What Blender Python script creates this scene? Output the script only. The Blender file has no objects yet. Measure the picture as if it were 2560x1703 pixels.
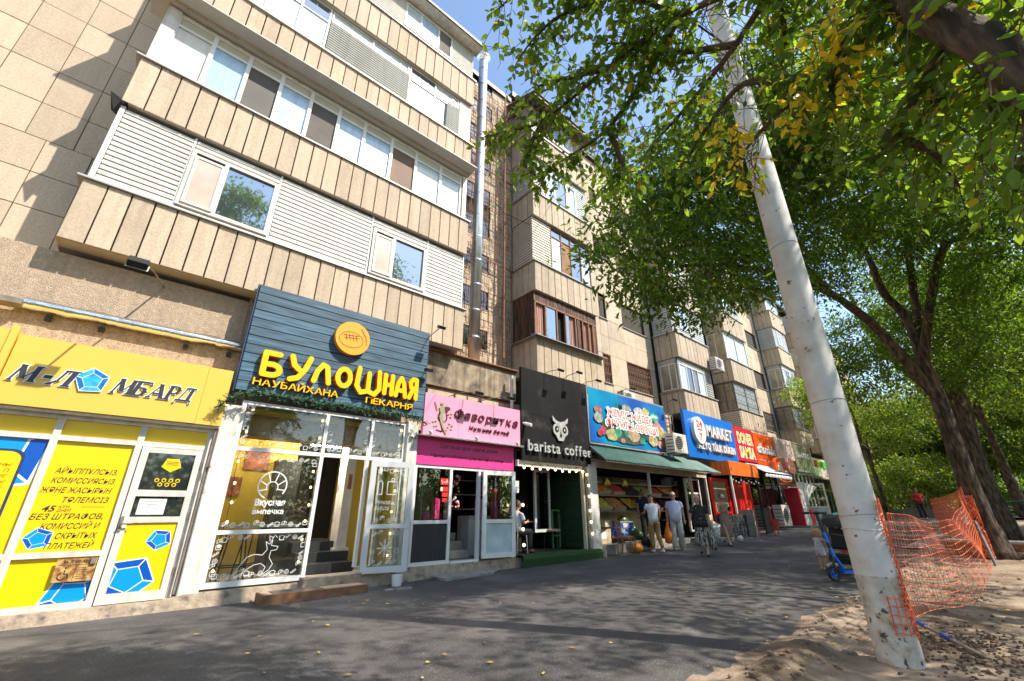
import bpy, math, random
import numpy as np
from mathutils import Vector, Matrix, noise

R = math.radians
rng = random.Random(7)
sc = bpy.context.scene
col = sc.collection

# ------------------------------------------------------------------ camera
CAM = Vector((0, 0, 1.3))
FPX, PITCH, ROLL, YAW = 1059.144, 0.383588, -0.0022414, 0.8535644
_h = Vector((math.cos(YAW), math.sin(YAW), 0)); _r = Vector((math.sin(YAW), -math.cos(YAW), 0)); _u = Vector((0, 0, 1))
FW = _h*math.cos(PITCH) + _u*math.sin(PITCH)
_up = -_h*math.sin(PITCH) + _u*math.cos(PITCH)
RT = _r*math.cos(ROLL) + _up*math.sin(ROLL)
UP = -_r*math.sin(ROLL) + _up*math.cos(ROLL)
cam = bpy.data.objects.new('camera', bpy.data.cameras.new('camera'))
col.objects.link(cam)
cam.matrix_world = Matrix.Translation(CAM) @ Matrix((RT, UP, -FW)).transposed().to_4x4()
cam.data.sensor_width = 36; cam.data.lens = 36*FPX/2560
cam.data.clip_start = 0.05; cam.data.clip_end = 2000
sc.camera = cam

# ------------------------------------------------------------------ sky, sun, exposure
SUND = Vector((-0.66, 1.12, -1.6)).normalized()          # the way the light travels
sun = bpy.data.objects.new('sun', bpy.data.lights.new('sun', 'SUN'))
col.objects.link(sun)
sun.data.energy = 3.9; sun.data.angle = R(0.55); sun.data.color = (1.0, 0.93, 0.82)
sun.rotation_euler = (-SUND).to_track_quat('Z', 'Y').to_euler()
sun.location = (5, -10, 30)
w = bpy.data.worlds.new('World'); sc.world = w; w.use_nodes = True
nt = w.node_tree; nt.nodes.clear()
sky = nt.nodes.new('ShaderNodeTexSky'); sky.sky_type = 'NISHITA'; sky.sun_disc = False
sky.sun_elevation = math.asin(-SUND.z); sky.sun_rotation = math.atan2(-SUND.x, -SUND.y)
sky.altitude = 700; sky.air_density = 1.35; sky.dust_density = 1.2; sky.ozone_density = 1.5
bg = nt.nodes.new('ShaderNodeBackground'); bg.inputs[1].default_value = 0.15
wo = nt.nodes.new('ShaderNodeOutputWorld')
nt.links.new(sky.outputs[0], bg.inputs[0]); nt.links.new(bg.outputs[0], wo.inputs[0])
sc.view_settings.view_transform = 'Standard'; sc.view_settings.look = 'None'
sc.view_settings.exposure = 1.0; sc.view_settings.gamma = 1
sc.view_settings.use_curve_mapping = False
sc.cycles.max_bounces = 7; sc.cycles.transparent_max_bounces = 12
sc.cycles.diffuse_bounces = 3; sc.cycles.glossy_bounces = 3
sc.cycles.caustics_reflective = False; sc.cycles.caustics_refractive = False
sc.cycles.sample_clamp_indirect = 4

# ------------------------------------------------------------------ helpers: points measured on known planes
def ray(px, py): return FW + RT*((px-1280)/FPX) - UP*((py-851.5)/FPX)
def fy(px, py, Y):
    d = ray(px, py); return CAM + d*(Y/d.y)
def dist(px, py, D): return CAM + ray(px, py).normalized()*D
def gz(x, y=5):
    if x < 2: z = 0.0
    elif x < 14: z = .011*(x-2)
    elif x < 37: z = .132 + .033*(x-14)
    else: z = .891
    return z
def gp(px, py):
    d = ray(px, py); z = 0
    for i in range(30):
        p = CAM + d*((z-CAM.z)/d.z); z = .5*z+.5*gz(p.x)
    return p

# ------------------------------------------------------------------ materials
MATS = {}
def mat(name, c, rough=.7, metal=0, var=.0, vs=3., bump=0., bs=60., rnd=0., isl=0., c2=None, ns=2., spec=.5,
        emit=0, coat=0, trans=0, stretch=None, thr=(.45, .62), c3=None, s3=9., thr3=(.6, .66), streak=0):
    if name in MATS: return MATS[name]
    m = bpy.data.materials.new(name); m.use_nodes = True; MATS[name] = m
    n = m.node_tree.nodes; l = m.node_tree.links; b = n['Principled BSDF']
    b.inputs['Roughness'].default_value = rough; b.inputs['Metallic'].default_value = metal
    b.inputs['Specular IOR Level'].default_value = spec
    if coat: b.inputs['Coat Weight'].default_value = coat; b.inputs['Coat Roughness'].default_value = .03
    if trans: b.inputs['Transmission Weight'].default_value = trans
    g = n.new('ShaderNodeNewGeometry'); pos = g.outputs['Position']
    if stretch:
        mp = n.new('ShaderNodeMapping'); mp.inputs['Scale'].default_value = stretch
        l.new(pos, mp.inputs[0]); pos = mp.outputs[0]
    out = None
    rgb = n.new('ShaderNodeRGB'); rgb.outputs[0].default_value = (*c, 1); out = rgb.outputs[0]
    def nz(scale, det=5):
        t = n.new('ShaderNodeTexNoise'); t.inputs['Scale'].default_value = scale; t.inputs['Detail'].default_value = det
        l.new(pos, t.inputs['Vector']); return t.outputs['Fac']
    def mixc(fac, a, bcol):
        x = n.new('ShaderNodeMix'); x.data_type = 'RGBA'; l.new(fac, x.inputs[0]); l.new(a, x.inputs[6])
        if isinstance(bcol, tuple): x.inputs[7].default_value = (*bcol, 1)
        else: l.new(bcol, x.inputs[7])
        return x.outputs[2]
    def ramp(f, a, bb, lo=0., hi=1.):
        x = n.new('ShaderNodeMapRange'); x.inputs[1].default_value = a; x.inputs[2].default_value = bb
        x.inputs[3].default_value = lo; x.inputs[4].default_value = hi; l.new(f, x.inputs[0]); return x.outputs[0]
    if c2: out = mixc(ramp(nz(ns, 6), *thr), out, c2)
    if c3: out = mixc(ramp(nz(s3, 8), *thr3), out, c3)
    def scale(o, f):
        h = n.new('ShaderNodeHueSaturation'); l.new(o, h.inputs['Color']); l.new(f, h.inputs['Value']); return h.outputs[0]
    if var: out = scale(out, ramp(nz(vs, 8), .3, .7, 1-var, 1+var))
    if streak:
        mp2 = n.new('ShaderNodeMapping'); mp2.inputs['Scale'].default_value = (9, 9, .5); l.new(g.outputs['Position'], mp2.inputs[0])
        t = n.new('ShaderNodeTexNoise'); t.inputs['Scale'].default_value = 1; t.inputs['Detail'].default_value = 6; l.new(mp2.outputs[0], t.inputs['Vector'])
        out = scale(out, ramp(t.outputs['Fac'], .42, .68, 1+streak*.15, 1-streak))
    if rnd:
        oi = n.new('ShaderNodeObjectInfo'); out = scale(out, ramp(oi.outputs['Random'], 0, 1, 1-rnd, 1+rnd))
    if isl: out = scale(out, ramp(g.outputs['Random Per Island'], 0, 1, 1-isl, 1+isl))
    l.new(out, b.inputs['Base Color'])
    if emit: l.new(out, b.inputs['Emission Color']); b.inputs['Emission Strength'].default_value = emit
    if bump:
        bn = n.new('ShaderNodeBump'); bn.inputs['Strength'].default_value = .6; bn.inputs['Distance'].default_value = bump
        l.new(nz(bs, 4), bn.inputs['Height']); l.new(bn.outputs[0], b.inputs['Normal'])
    return m

def glass(name, tint=(.9, .95, .93), refl=1.0, dirt=.0):
    if name in MATS: return MATS[name]
    m = bpy.data.materials.new(name); m.use_nodes = True; MATS[name] = m
    n = m.node_tree.nodes; l = m.node_tree.links; n.clear()
    o = n.new('ShaderNodeOutputMaterial'); t = n.new('ShaderNodeBsdfTransparent'); gl = n.new('ShaderNodeBsdfGlossy')
    t.inputs[0].default_value = (*tint, 1); gl.inputs['Roughness'].default_value = .01
    f = n.new('ShaderNodeFresnel'); f.inputs[0].default_value = 1.5
    mu = n.new('ShaderNodeMath'); mu.operation = 'MULTIPLY_ADD'; mu.inputs[1].default_value = refl; mu.inputs[2].default_value = dirt
    mx = n.new('ShaderNodeMixShader'); l.new(f.outputs[0], mu.inputs[0]); l.new(mu.outputs[0], mx.inputs[0])
    l.new(t.outputs[0], mx.inputs[1]); l.new(gl.outputs[0], mx.inputs[2]); l.new(mx.outputs[0], o.inputs[0])
    return m

def leafmat(name, c, tc, var=.45, yel=None, yamt=.0):
    m = bpy.data.materials.new(name); m.use_nodes = True; MATS[name] = m
    n = m.node_tree.nodes; l = m.node_tree.links; n.clear()
    o = n.new('ShaderNodeOutputMaterial'); b = n.new('ShaderNodeBsdfPrincipled'); t = n.new('ShaderNodeBsdfTranslucent')
    b.inputs['Roughness'].default_value = .42; b.inputs['Specular IOR Level'].default_value = .4
    g = n.new('ShaderNodeNewGeometry'); mr = n.new('ShaderNodeMapRange')
    mr.inputs[3].default_value = 1-var; mr.inputs[4].default_value = 1+var; l.new(g.outputs['Random Per Island'], mr.inputs[0])
    def br(cc, sk):
        h = n.new('ShaderNodeHueSaturation'); h.inputs['Color'].default_value = (*cc, 1); l.new(mr.outputs[0], h.inputs['Value'])
        if yel:
            lt = n.new('ShaderNodeMath'); lt.operation = 'MULTIPLY'; lt.inputs[1].default_value = 97.3; l.new(g.outputs['Random Per Island'], lt.inputs[0])
            fr = n.new('ShaderNodeMath'); fr.operation = 'FRACT'; l.new(lt.outputs[0], fr.inputs[0])
            gt = n.new('ShaderNodeMath'); gt.operation = 'LESS_THAN'; gt.inputs[1].default_value = yamt; l.new(fr.outputs[0], gt.inputs[0])
            mx = n.new('ShaderNodeMix'); mx.data_type = 'RGBA'; l.new(gt.outputs[0], mx.inputs[0]); l.new(h.outputs[0], mx.inputs[6])
            mx.inputs[7].default_value = (*[v*sk for v in yel], 1); l.new(mx.outputs[2], sk_in[0])
            return
        l.new(h.outputs[0], sk_in[0])
    sk_in = [b.inputs['Base Color']]; br(c, 1)
    sk_in = [t.inputs[0]]; br(tc, 1.2)
    mx = n.new('ShaderNodeMixShader'); mx.inputs[0].default_value = .5
    l.new(b.outputs[0], mx.inputs[1]); l.new(t.outputs[0], mx.inputs[2]); l.new(mx.outputs[0], o.inputs[0])
    return m

# ------------------------------------------------------------------ mesh builder
class B:
    def __init__(s): s.v = []; s.f = []; s.mi = []; s.ms = []; s.cur = 0; s.sm = []; s.smooth = False
    def m(s, material):
        if material not in s.ms: s.ms.append(material)
        s.cur = s.ms.index(material); return s
    def add(s, vs, fs):
        k = len(s.v); s.v += [tuple(v) for v in vs]
        for f in fs: s.f.append([k+i for i in f]); s.mi.append(s.cur); s.sm.append(s.smooth)
        return s
    def box(s, x0, x1, y0, y1, z0, z1):
        return s.add([(x, y, z) for z in (z0, z1) for y in (y0, y1) for x in (x0, x1)],
                     [(0, 2, 3, 1), (4, 5, 7, 6), (0, 1, 5, 4), (2, 6, 7, 3), (0, 4, 6, 2), (1, 3, 7, 5)])
    def cbox(s, x0, x1, y0, y1, z0, z1, c=.01):            # slab with a chamfered front edge (front = low y)
        a = [(x0, y1, z0), (x1, y1, z0), (x1, y1, z1), (x0, y1, z1)]
        b = [(x0, y0+c, z0), (x1, y0+c, z0), (x1, y0+c, z1), (x0, y0+c, z1)]
        d = [(x0+c, y0, z0+c), (x1-c, y0, z0+c), (x1-c, y0, z1-c), (x0+c, y0, z1-c)]
        fs = [(8, 9, 10, 11)]
        for i in range(4):
            j = (i+1) % 4; fs += [(i, j, 4+j, 4+i), (4+i, 4+j, 8+j, 8+i)]
        return s.add(a+b+d, fs)
    def quad(s, a, b, c, d): return s.add([a, b, c, d], [(0, 1, 2, 3)])
    def prism(s, pts, d):                                   # polygon (3D points) pushed along d
        d = Vector(d); n = len(pts); p = [Vector(q) for q in pts]; q = [a+d for a in p]
        return s.add(p+q, [tuple(range(n))[::-1], tuple(range(n, 2*n))] + [(i, (i+1) % n, n+(i+1) % n, n+i) for i in range(n)])
    def xz(s, pts, y0, y1): return s.prism([(x, y0, z) for x, z in pts], (0, y1-y0, 0))
    def tube(s, pts, rad, n=8, sy=1., cap=True, wob=0, seed=0, closed=False):
        p = [Vector(q) for q in pts]; k = len(p)
        if not hasattr(rad, '__len__'): rad = [rad]*k
        base = len(s.v); prev = None; vs = []
        for i in range(k):
            t = (p[min(i+1, k-1)]-p[max(i-1, 0)])
            t = t.normalized() if t.length > 1e-9 else Vector((0, 0, 1))
            if prev is None:
                a = Vector((0, 1, 0)) if abs(t.y) < .9 else Vector((1, 0, 0)); u = t.cross(a).normalized()
            else: u = (prev - t*prev.dot(t)).normalized()
            prev = u; v = t.cross(u)
            for j in range(n):
                an = 2*math.pi*j/n; r = rad[i]
                if wob: r *= 1+wob*noise.noise(Vector((math.cos(an)*1.7+seed, math.sin(an)*1.7, i*.55+seed*3)))
                vs.append(p[i] + u*(r*math.cos(an)) + v*(r*sy*math.sin(an)))
        fs = []
        for i in range(k-1):
            for j in range(n): fs.append((i*n+j, i*n+(j+1) % n, (i+1)*n+(j+1) % n, (i+1)*n+j))
        if cap: fs += [tuple(range(n))[::-1], tuple(range((k-1)*n, k*n))]
        return s.add(vs, fs)
    def rings(s, rs, n=16, cap=True, wob=0, fold=0, seed=0):  # rs: (cx,cy,z,rx,ry) stack of rings
        vs = []
        for i, (cx, cy, z, rx, ry) in enumerate(rs):
            for j in range(n):
                a = 2*math.pi*j/n; k = 1+wob*noise.noise(Vector((math.cos(a)*2+seed, math.sin(a)*2, z*6+seed)))
                if fold: k += fold*math.sin(a*7+z*3+seed)*(1-i/len(rs))
                vs.append((cx+rx*k*math.cos(a), cy+ry*k*math.sin(a), z))
        fs = [(i*n+j, i*n+(j+1) % n, (i+1)*n+(j+1) % n, (i+1)*n+j) for i in range(len(rs)-1) for j in range(n)]
        if cap: fs += [tuple(range(n))[::-1], tuple(range((len(rs)-1)*n, len(rs)*n))]
        return s.add(vs, fs)
    def ball(s, c, r, n=10, k=6, wob=0, seed=0):
        if not hasattr(r, '__len__'): r = (r, r, r)
        vs = []; fs = []
        for i in range(k+1):
            th = math.pi*i/k
            for j in range(n):
                a = 2*math.pi*j/n; d = Vector((math.sin(th)*math.cos(a), math.sin(th)*math.sin(a), math.cos(th)))
                q = 1+(wob*noise.noise(d*1.6+Vector((seed, seed*2, 0))) if wob else 0)
                vs.append((c[0]+d.x*r[0]*q, c[1]+d.y*r[1]*q, c[2]+d.z*r[2]*q))
        for i in range(k):
            for j in range(n): fs.append((i*n+j, (i+1)*n+j, (i+1)*n+(j+1) % n, i*n+(j+1) % n))
        return s.add(vs, fs)

ORG = {}
def origin(o):
    return ORG.get(o.name, Vector((0, 0, 0)))
def obj(name, b, m=None, parent=None, label=None, kind=None, smooth=None):
    me = bpy.data.meshes.new(name)
    off = origin(parent) if parent else Vector((0, 0, 0))
    # a part hangs directly below a thing whose origin is `off`; sub-parts share their part's origin (zero offset)
    vs = [(x-off.x, y-off.y, z-off.z) for x, y, z in b.v] if off.length else b.v
    me.from_pydata(vs, [], b.f)
    if m is not None and not b.ms: me.materials.append(m)
    else:
        for q in b.ms: me.materials.append(q)
        me.polygons.foreach_set('material_index', b.mi)
    if smooth is not None: me.polygons.foreach_set('use_smooth', [smooth]*len(b.f))
    elif any(b.sm): me.polygons.foreach_set('use_smooth', b.sm)
    o = bpy.data.objects.new(name, me); col.objects.link(o)
    if parent: o.parent = parent; ORG[o.name] = off
    if label: o['label'] = label
    if kind: o['kind'] = kind
    return o
def inst(src, name=None, loc=None, parent=None, rot=None, scale=None):
    o = src.copy(); col.objects.link(o)
    if parent: o.parent = parent
    if loc is not None: o.location = loc
    if rot is not None: o.rotation_euler = rot
    if scale is not None: o.scale = scale
    return o
def thing(name, label, cat, loc=(0, 0, 0), group=None, rz=0):
    o = bpy.data.objects.new(name, None); col.objects.link(o); o.location = loc; o.rotation_euler = (0, 0, rz)
    o.empty_display_size = .2
    o['label'] = label; o['category'] = cat
    if group: o['group'] = group
    ORG[o.name] = Vector(loc) if not rz else Vector((0, 0, 0))
    return o
def tag(o, label, cat, group=None):
    o['label'] = label; o['category'] = cat
    if group: o['group'] = group
    return o
def struct(name, b, m=None, **k):
    o = obj(name, b, m, **k); o['kind'] = 'structure'; return o
def copy_tree(root, loc, rz=0, label=None, scale=None):
    def rec(o, par):
        c = o.copy(); col.objects.link(c); c.parent = par
        for ch in o.children: rec(ch, c)
        return c
    r = rec(root, None); r.location = loc; r.rotation_euler = (0, 0, rz)
    if scale: r.scale = (scale,)*3
    if label: r['label'] = label
    return r
def shift(b, off, rz=0):
    c, s = math.cos(rz), math.sin(rz)
    b.v = [(x*c-y*s+off[0], x*s+y*c+off[1], z+off[2]) for x, y, z in b.v]; return b

# flat or raised lettering, facing the street (-Y)
def glyphs(s, size=1, extrude=0, offset=0, shear=0, bevel=0):
    cu = bpy.data.curves.new('t', 'FONT'); cu.body = s; cu.size = size; cu.extrude = extrude; cu.offset = offset; cu.shear = shear
    cu.bevel_depth = bevel; cu.bevel_resolution = 1; cu.resolution_u = 3
    to = bpy.data.objects.new('t', cu)
    me = bpy.data.meshes.new_from_object(to)
    V = [v.co.copy() for v in me.vertices]; F = [tuple(p.vertices) for p in me.polygons]
    bpy.data.objects.remove(to); bpy.data.curves.remove(cu); bpy.data.meshes.remove(me)
    return V, F
def text(b, s, x0, x1, z, y, h=None, depth=.004, shear=0, offset=0, align='fit', dz=0, flip=False):
    """write s on builder b between x0 and x1 (fitted), baseline z, cap height h, face towards -Y at depth y"""
    V, F = glyphs(s, 1, .5, offset, shear)
    if not V: return
    ax = min(v.x for v in V); bx = max(v.x for v in V); capz = .73
    h = h or .1
    sx = (x1-x0)/(bx-ax) if align == 'fit' else h/capz
    if align == 'r': x0 = x1-(bx-ax)*sx
    if align == 'c': x0 = (x0+x1)/2-(bx-ax)*sx/2
    sz = h/capz
    P = []
    for v in V:
        X = (bx-v.x if flip else v.x-ax)*sx + x0
        P.append((X, y - (v.z/1.)*depth*2, z + v.y*sz + dz*(X-x0)))
    b.add(P, F)
def letters(parent, s, x0, x1, z, y, h, m, depth=.05, shear=0, offset=.02, widths=None, dz=0, name='letter', bevel=0, face=None, space=.35, gap=.09):
    """raised sign lettering, every letter its own part"""
    cells = []; X = 0
    for ch in s:
        if ch == ' ': X += space; continue
        V, F = glyphs(ch, 1, .5, offset, shear)
        ax = min(v.x for v in V); bx = max(v.x for v in V); cells.append((X-ax, V, F)); X += bx-ax+gap
    k = (x1-x0)/(X-gap); sz = h/.73
    for o, V, F in cells:
        b = B().m(m)
        if face: b.m(face).m(m)
        b.add([((v.x+o)*k+x0, y-v.z*depth*2+depth*0, z+v.y*sz+dz*(v.x+o)*k) for v in V], F)
        if face:
            for i, f in enumerate(F):
                if all(V[q].z > .49 for q in f): b.mi[i] = b.ms.index(face)
        obj(name, b, None, parent)
# ------------------------------------------------------------------ palette
M_panel = mat('aggregate_panel', (.55, .43, .305), .9, var=.10, vs=22, bump=.006, bs=120, rnd=.11, c3=(.35, .265, .19), s3=75, thr3=(.52, .70), c2=(.44, .34, .24), ns=1.6, thr=(.55, .85), streak=.13)
M_tile = mat('aggregate_tile', (.54, .43, .31), .9, var=.10, vs=25, bump=.006, bs=110, rnd=.10, c3=(.35, .265, .19), s3=75, thr3=(.52, .70), c2=(.48, .35, .22), ns=.9, thr=(.58, .85), streak=.06)
M_oldpanel = mat('weathered_panel', (.52, .42, .30), .9, var=.12, vs=5, bump=.005, bs=90, rnd=.12, c2=(.40, .31, .22), ns=.9, thr=(.5, .8), c3=(.3, .22, .16), s3=60, thr3=(.55, .72), streak=.13)
M_wallslab = mat('smooth_wall_slab', (.56, .45, .32), .85, var=.08, vs=4, bump=.003, bs=70, rnd=.07, c2=(.49, .39, .28), ns=.8, streak=.08)
M_joint = mat('dark_joint_mortar', (.07, .055, .04), .95)  # one even dark tone behind the panel joints
M_rough = mat('roughcast', (.47, .355, .25), .95, var=.16, vs=14, bump=.03, bs=55, c3=(.2, .14, .09), s3=70, thr3=(.54, .66), streak=.15)
M_roughdark = mat('stained_roughcast', (.34, .27, .18), .95, var=.3, vs=5, bump=.02, bs=45, c3=(.08, .065, .05), s3=1.6, thr3=(.52, .7), streak=.45)
M_plinth = mat('plinth_concrete', (.36, .28, .2), .95, var=.25, vs=9, bump=.02, bs=30, c3=(.15, .12, .1), s3=6, thr3=(.55, .68))
M_conc = mat('grey_concrete', (.3, .27, .23), .92, var=.22, vs=6, bump=.008, bs=50, streak=.2)
M_white = mat('white_pvc', (.78, .76, .72), .35, var=.05, vs=3, streak=.07)
M_white2 = mat('aged_white_frame', (.68, .62, .54), .45, var=.12, vs=5, streak=.2)
M_whitewall = mat('chipped_white_plaster', (.68, .64, .58), .8, var=.14, vs=3, bump=.006, bs=12, c3=(.36, .28, .2), s3=2.6, thr3=(.63, .68), streak=.15)
M_siding = mat('white_siding', (.70, .66, .58), .45, var=.06, vs=2, rnd=.04, streak=.08)
M_greysid = mat('grey_siding', (.36, .36, .31), .5, var=.08, vs=2, streak=.15)
M_beigesid = mat('cream_siding', (.60, .53, .42), .5, var=.07, vs=2, streak=.1)
M_bluesid = mat('pale_grey_siding', (.52, .52, .50), .5, var=.07, vs=2, streak=.1)
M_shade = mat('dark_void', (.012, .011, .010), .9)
M_metal = mat('galvanised_sheet', (.74, .76, .79), .22, metal=1, var=.1, vs=4, bump=.02, bs=6)
M_pipe = mat('polished_flue', (.70, .70, .70), .38, metal=1, var=.08, vs=5)
M_cap = mat('grey_sill_metal', (.42, .40, .37), .5, metal=.3, var=.1)
M_darkmetal = mat('dark_roof_metal', (.035, .033, .03), .5, metal=.4)
M_black = mat('black_plastic', (.015, .015, .015), .45)
M_rust = mat('rusty_bar', (.30, .115, .05), .8, var=.3, vs=12, c2=(.16, .07, .04), ns=14)
M_rustgrey = mat('old_steel', (.2, .16, .13), .7, var=.3, vs=9)
M_soffit = mat('painted_soffit', (.55, .51, .45), .6, var=.05)
M_wood = mat('burnt_wood', (.16, .07, .035), .75, var=.6, vs=3, stretch=(14, 14, 1.2), rnd=.35, c2=(.035, .022, .016), ns=1.1, thr=(.4, .62))
M_brown = mat('brown_timber', (.22, .10, .045), .6, var=.3, vs=8)
M_paneBlue = mat('pane_over_blue_curtain', (.36, .52, .66), .35, var=.14, vs=2.5, stretch=(5, 5, .7), coat=1)
M_paneWht = mat('pane_over_white_curtain', (.50, .58, .60), .4, var=.08, vs=2, stretch=(6, 6, .6), coat=1)
M_paneDark = mat('dark_window_pane', (.02, .024, .026), .04, spec=.9, coat=1)
M_paneRefl = mat('mirror_pane', (.36, .42, .46), .02, metal=.9)
M_paneGrey = mat('grey_room_pane', (.12, .11, .1), .3, var=.3, vs=2, coat=1)
M_mesh = mat('insect_screen', (.12, .10, .085), .8, var=.25, vs=1.8)
M_curtain = mat('curtain_cloth', (.62, .5, .38), .9, var=.12, vs=3, stretch=(9, 9, .5))
M_pinkcurt = mat('faded_pink_curtain', (.45, .26, .2), .9, var=.25, vs=3, stretch=(12, 12, .5))
M_yel = mat('yellow_film', (.84, .56, .0), .38, var=.03, vs=2)
M_yelsign = mat('amber_sign_face', (.78, .47, .07), .38, var=.03, vs=1)
M_blue1 = mat('blue_film', (.0, .28, .78), .35)
M_blue2 = mat('deep_blue_film', (.0, .08, .42), .35)
M_blue3 = mat('crystal_blue', (.03, .38, .70), .3, var=.4, vs=12)
M_whiteprint = mat('white_print', (.82, .82, .80), .5)
M_blackprint = mat('black_print', (.02, .018, .018), .5)
M_rustprint = mat('rusted_brass_plate', (.55, .32, .1), .55, var=.35, vs=18, c2=(.25, .1, .03), ns=16)
M_teal = mat('dark_teal_plank', (.045, .105, .155), .6, var=.55, vs=2.2, stretch=(1, 1, 14), rnd=.22)
M_tealedge = mat('navy_edge', (.02, .035, .09), .5)
M_oran = mat('bun_orange', (.80, .34, .015), .42)
M_yellet = mat('letter_yellow_face', (.86, .52, .0), .35)
M_orside = mat('letter_orange_side', (.65, .16, .0), .45)
M_brownprint = mat('brown_print', (.12, .05, .015), .6)
M_fir = mat('garland_needles', (.05, .15, .07), .7, isl=.5)
M_glass = glass('shop_glass', (.93, .96, .93), 1.0, .02)
M_glass2 = glass('reflecting_glass', (.75, .8, .8), 1.5, .08)
M_pink = mat('pink_board', (.88, .32, .46), .4, var=.05, vs=.8, coat=.3)
M_hot = mat('magenta_board', (.80, .04, .26), .45, var=.06)
M_plum = mat('plum_print', (.10, .012, .035), .5)
M_olive = mat('olive_relief', (.30, .30, .15), .5)
M_blackboard = mat('black_tarpaulin', (.010, .0095, .009), .75, spec=.2, var=.35, vs=1.5, streak=.3, c3=(.04, .038, .035), s3=2.2, thr3=(.58, .72))
M_silver = mat('brushed_letter', (.62, .60, .57), .4, metal=.4, streak=.25, c3=(.25, .22, .2), s3=20, thr3=(.62, .68))
M_bulb = mat('lit_bulb', (1, .72, .34), .4, emit=3.2)
M_bulboff = mat('clear_bulb', (.7, .68, .62), .1, coat=1)
M_lamp = mat('lit_ceiling_lamp', (1, .93, .8), .4, emit=170)
M_green = mat('green_plank', (.012, .042, .015), .7, var=.3, vs=6, streak=.2)
M_greenlt = mat('olive_wall', (.22, .24, .06), .7, var=.15)
M_astro = mat('artificial_turf', (.022, .065, .010), .95, var=.4, vs=60, bump=.012, bs=200)
M_grnroof = mat('green_roof_sheet', (.022, .085, .062), .45, metal=.2, var=.2, vs=2, streak=.35)
M_blk2 = mat('charcoal_panel', (.02, .02, .021), .5, var=.3, vs=3, stretch=(9, 9, 1))
M_skin = mat('skin', (.52, .30, .20), .5); M_skin2 = mat('skin_tanned', (.42, .22, .13), .5)
M_greyhair = mat('grey_hair', (.52, .50, .46), .7, var=.2, vs=40); M_brownhair = mat('brown_hair', (.09, .05, .03), .6, var=.3, vs=40)
M_blackhair = mat('black_hair', (.012, .01, .01), .6); M_blondhair = mat('blond_hair', (.50, .27, .11), .7, var=.2, vs=60)
# ================================================================== GROUND
def grid(x0, x1, y0, y1, nx, ny, zf):
    b = B(); vs = [(x0+(x1-x0)*i/nx, y0+(y1-y0)*j/ny, 0) for j in range(ny+1) for i in range(nx+1)]
    vs = [(x, y, zf(x, y)) for x, y, _ in vs]
    b.add(vs, [(j*(nx+1)+i, j*(nx+1)+i+1, (j+1)*(nx+1)+i+1, (j+1)*(nx+1)+i) for j in range(ny) for i in range(nx)]); return b
M_asph = mat('fresh_asphalt', (.064, .059, .056), .8, var=.28, vs=2.2, bump=.018, bs=130, c2=(.15, .135, .12), ns=.9, thr=(.5, .78), c3=(.26, .24, .22), s3=85, thr3=(.60, .66), spec=.5)
M_dirt = mat('dry_dirt', (.29, .215, .15), .97, var=.25, vs=3.5, bump=.03, bs=18, c2=(.15, .10, .06), ns=1.3, c3=(.36, .27, .19), s3=34, thr3=(.6, .68))
M_road = mat('old_road', (.17, .16, .15), .9, var=.15, vs=1, bump=.006, bs=90)
def dirt_edge(x):                                            # y of the ragged edge between asphalt and dirt
    return 2.02 + .035*max(0, x-4) + .16*noise.noise(Vector((x*1.3, 0, 0))) + .07*noise.noise(Vector((x*5, 3, 0))) if x < 16 else 2.5+.1*noise.noise(Vector((x, 0, 0)))
def zdirt(x, y):
    z = gz(x, y)-.03
    if -14 < x < 24 and y < 3:
        z += +.05*noise.noise(Vector((x*.9, y*1.1, 0)))+.022*noise.noise(Vector((x*3.1, y*3.3, 1)))+.016*noise.noise(Vector((x*9, y*9, 2)))
        e = dirt_edge(x)-y
        z += .07*math.exp(-((e-.18)/.22)**2)
        z = min(z, gz(x, y)-.02) if y > dirt_edge(x)+.05 else z
    return z
gx = [-400, -60, -14, 2, 8, 14, 20, 26, 31, 37, 60, 200, 600]; gy = [-400, -60, 0, 60, 400]
g = B(); g.add([(x, y, gz(x)-.10) for y in gy for x in gx], [(j*13+i, j*13+i+1, j*13+14+i, j*13+13+i) for j in range(4) for i in range(12)])
struct('ground', g, M_dirt)
g = grid(3, 26, -4, 3, 230, 70, zdirt); struct('dirt_verge', g, M_dirt, smooth=True)
b = B(); N = 120; vs = []; fs = []
for i in range(N+1):
    x = -14+54*i/N; e = dirt_edge(x) if x > 3 else (2.02-.9*(3-x)**1.0 if x > -1 else -2)
    for j in range(9):
        y = e+(8.75-e)*j/8; vs.append((x, y, gz(x, y)+.012*noise.noise(Vector((x*.8, y*.8, 0)))-(.03 if j == 0 else 0)))
for i in range(N):
    for j in range(8): fs.append((i*9+j, i*9+j+9, i*9+j+10, i*9+j+1))
b.add(vs, fs); struct('asphalt_pavement', b, M_asph, smooth=True)
b = B(); b.add([(-14, -12, -.05), (4, -12, -.05), (4, 2.6, -.03), (-14, 2.6, -.03)], [(0, 1, 2, 3)]); struct('road', b, M_road)
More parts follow.
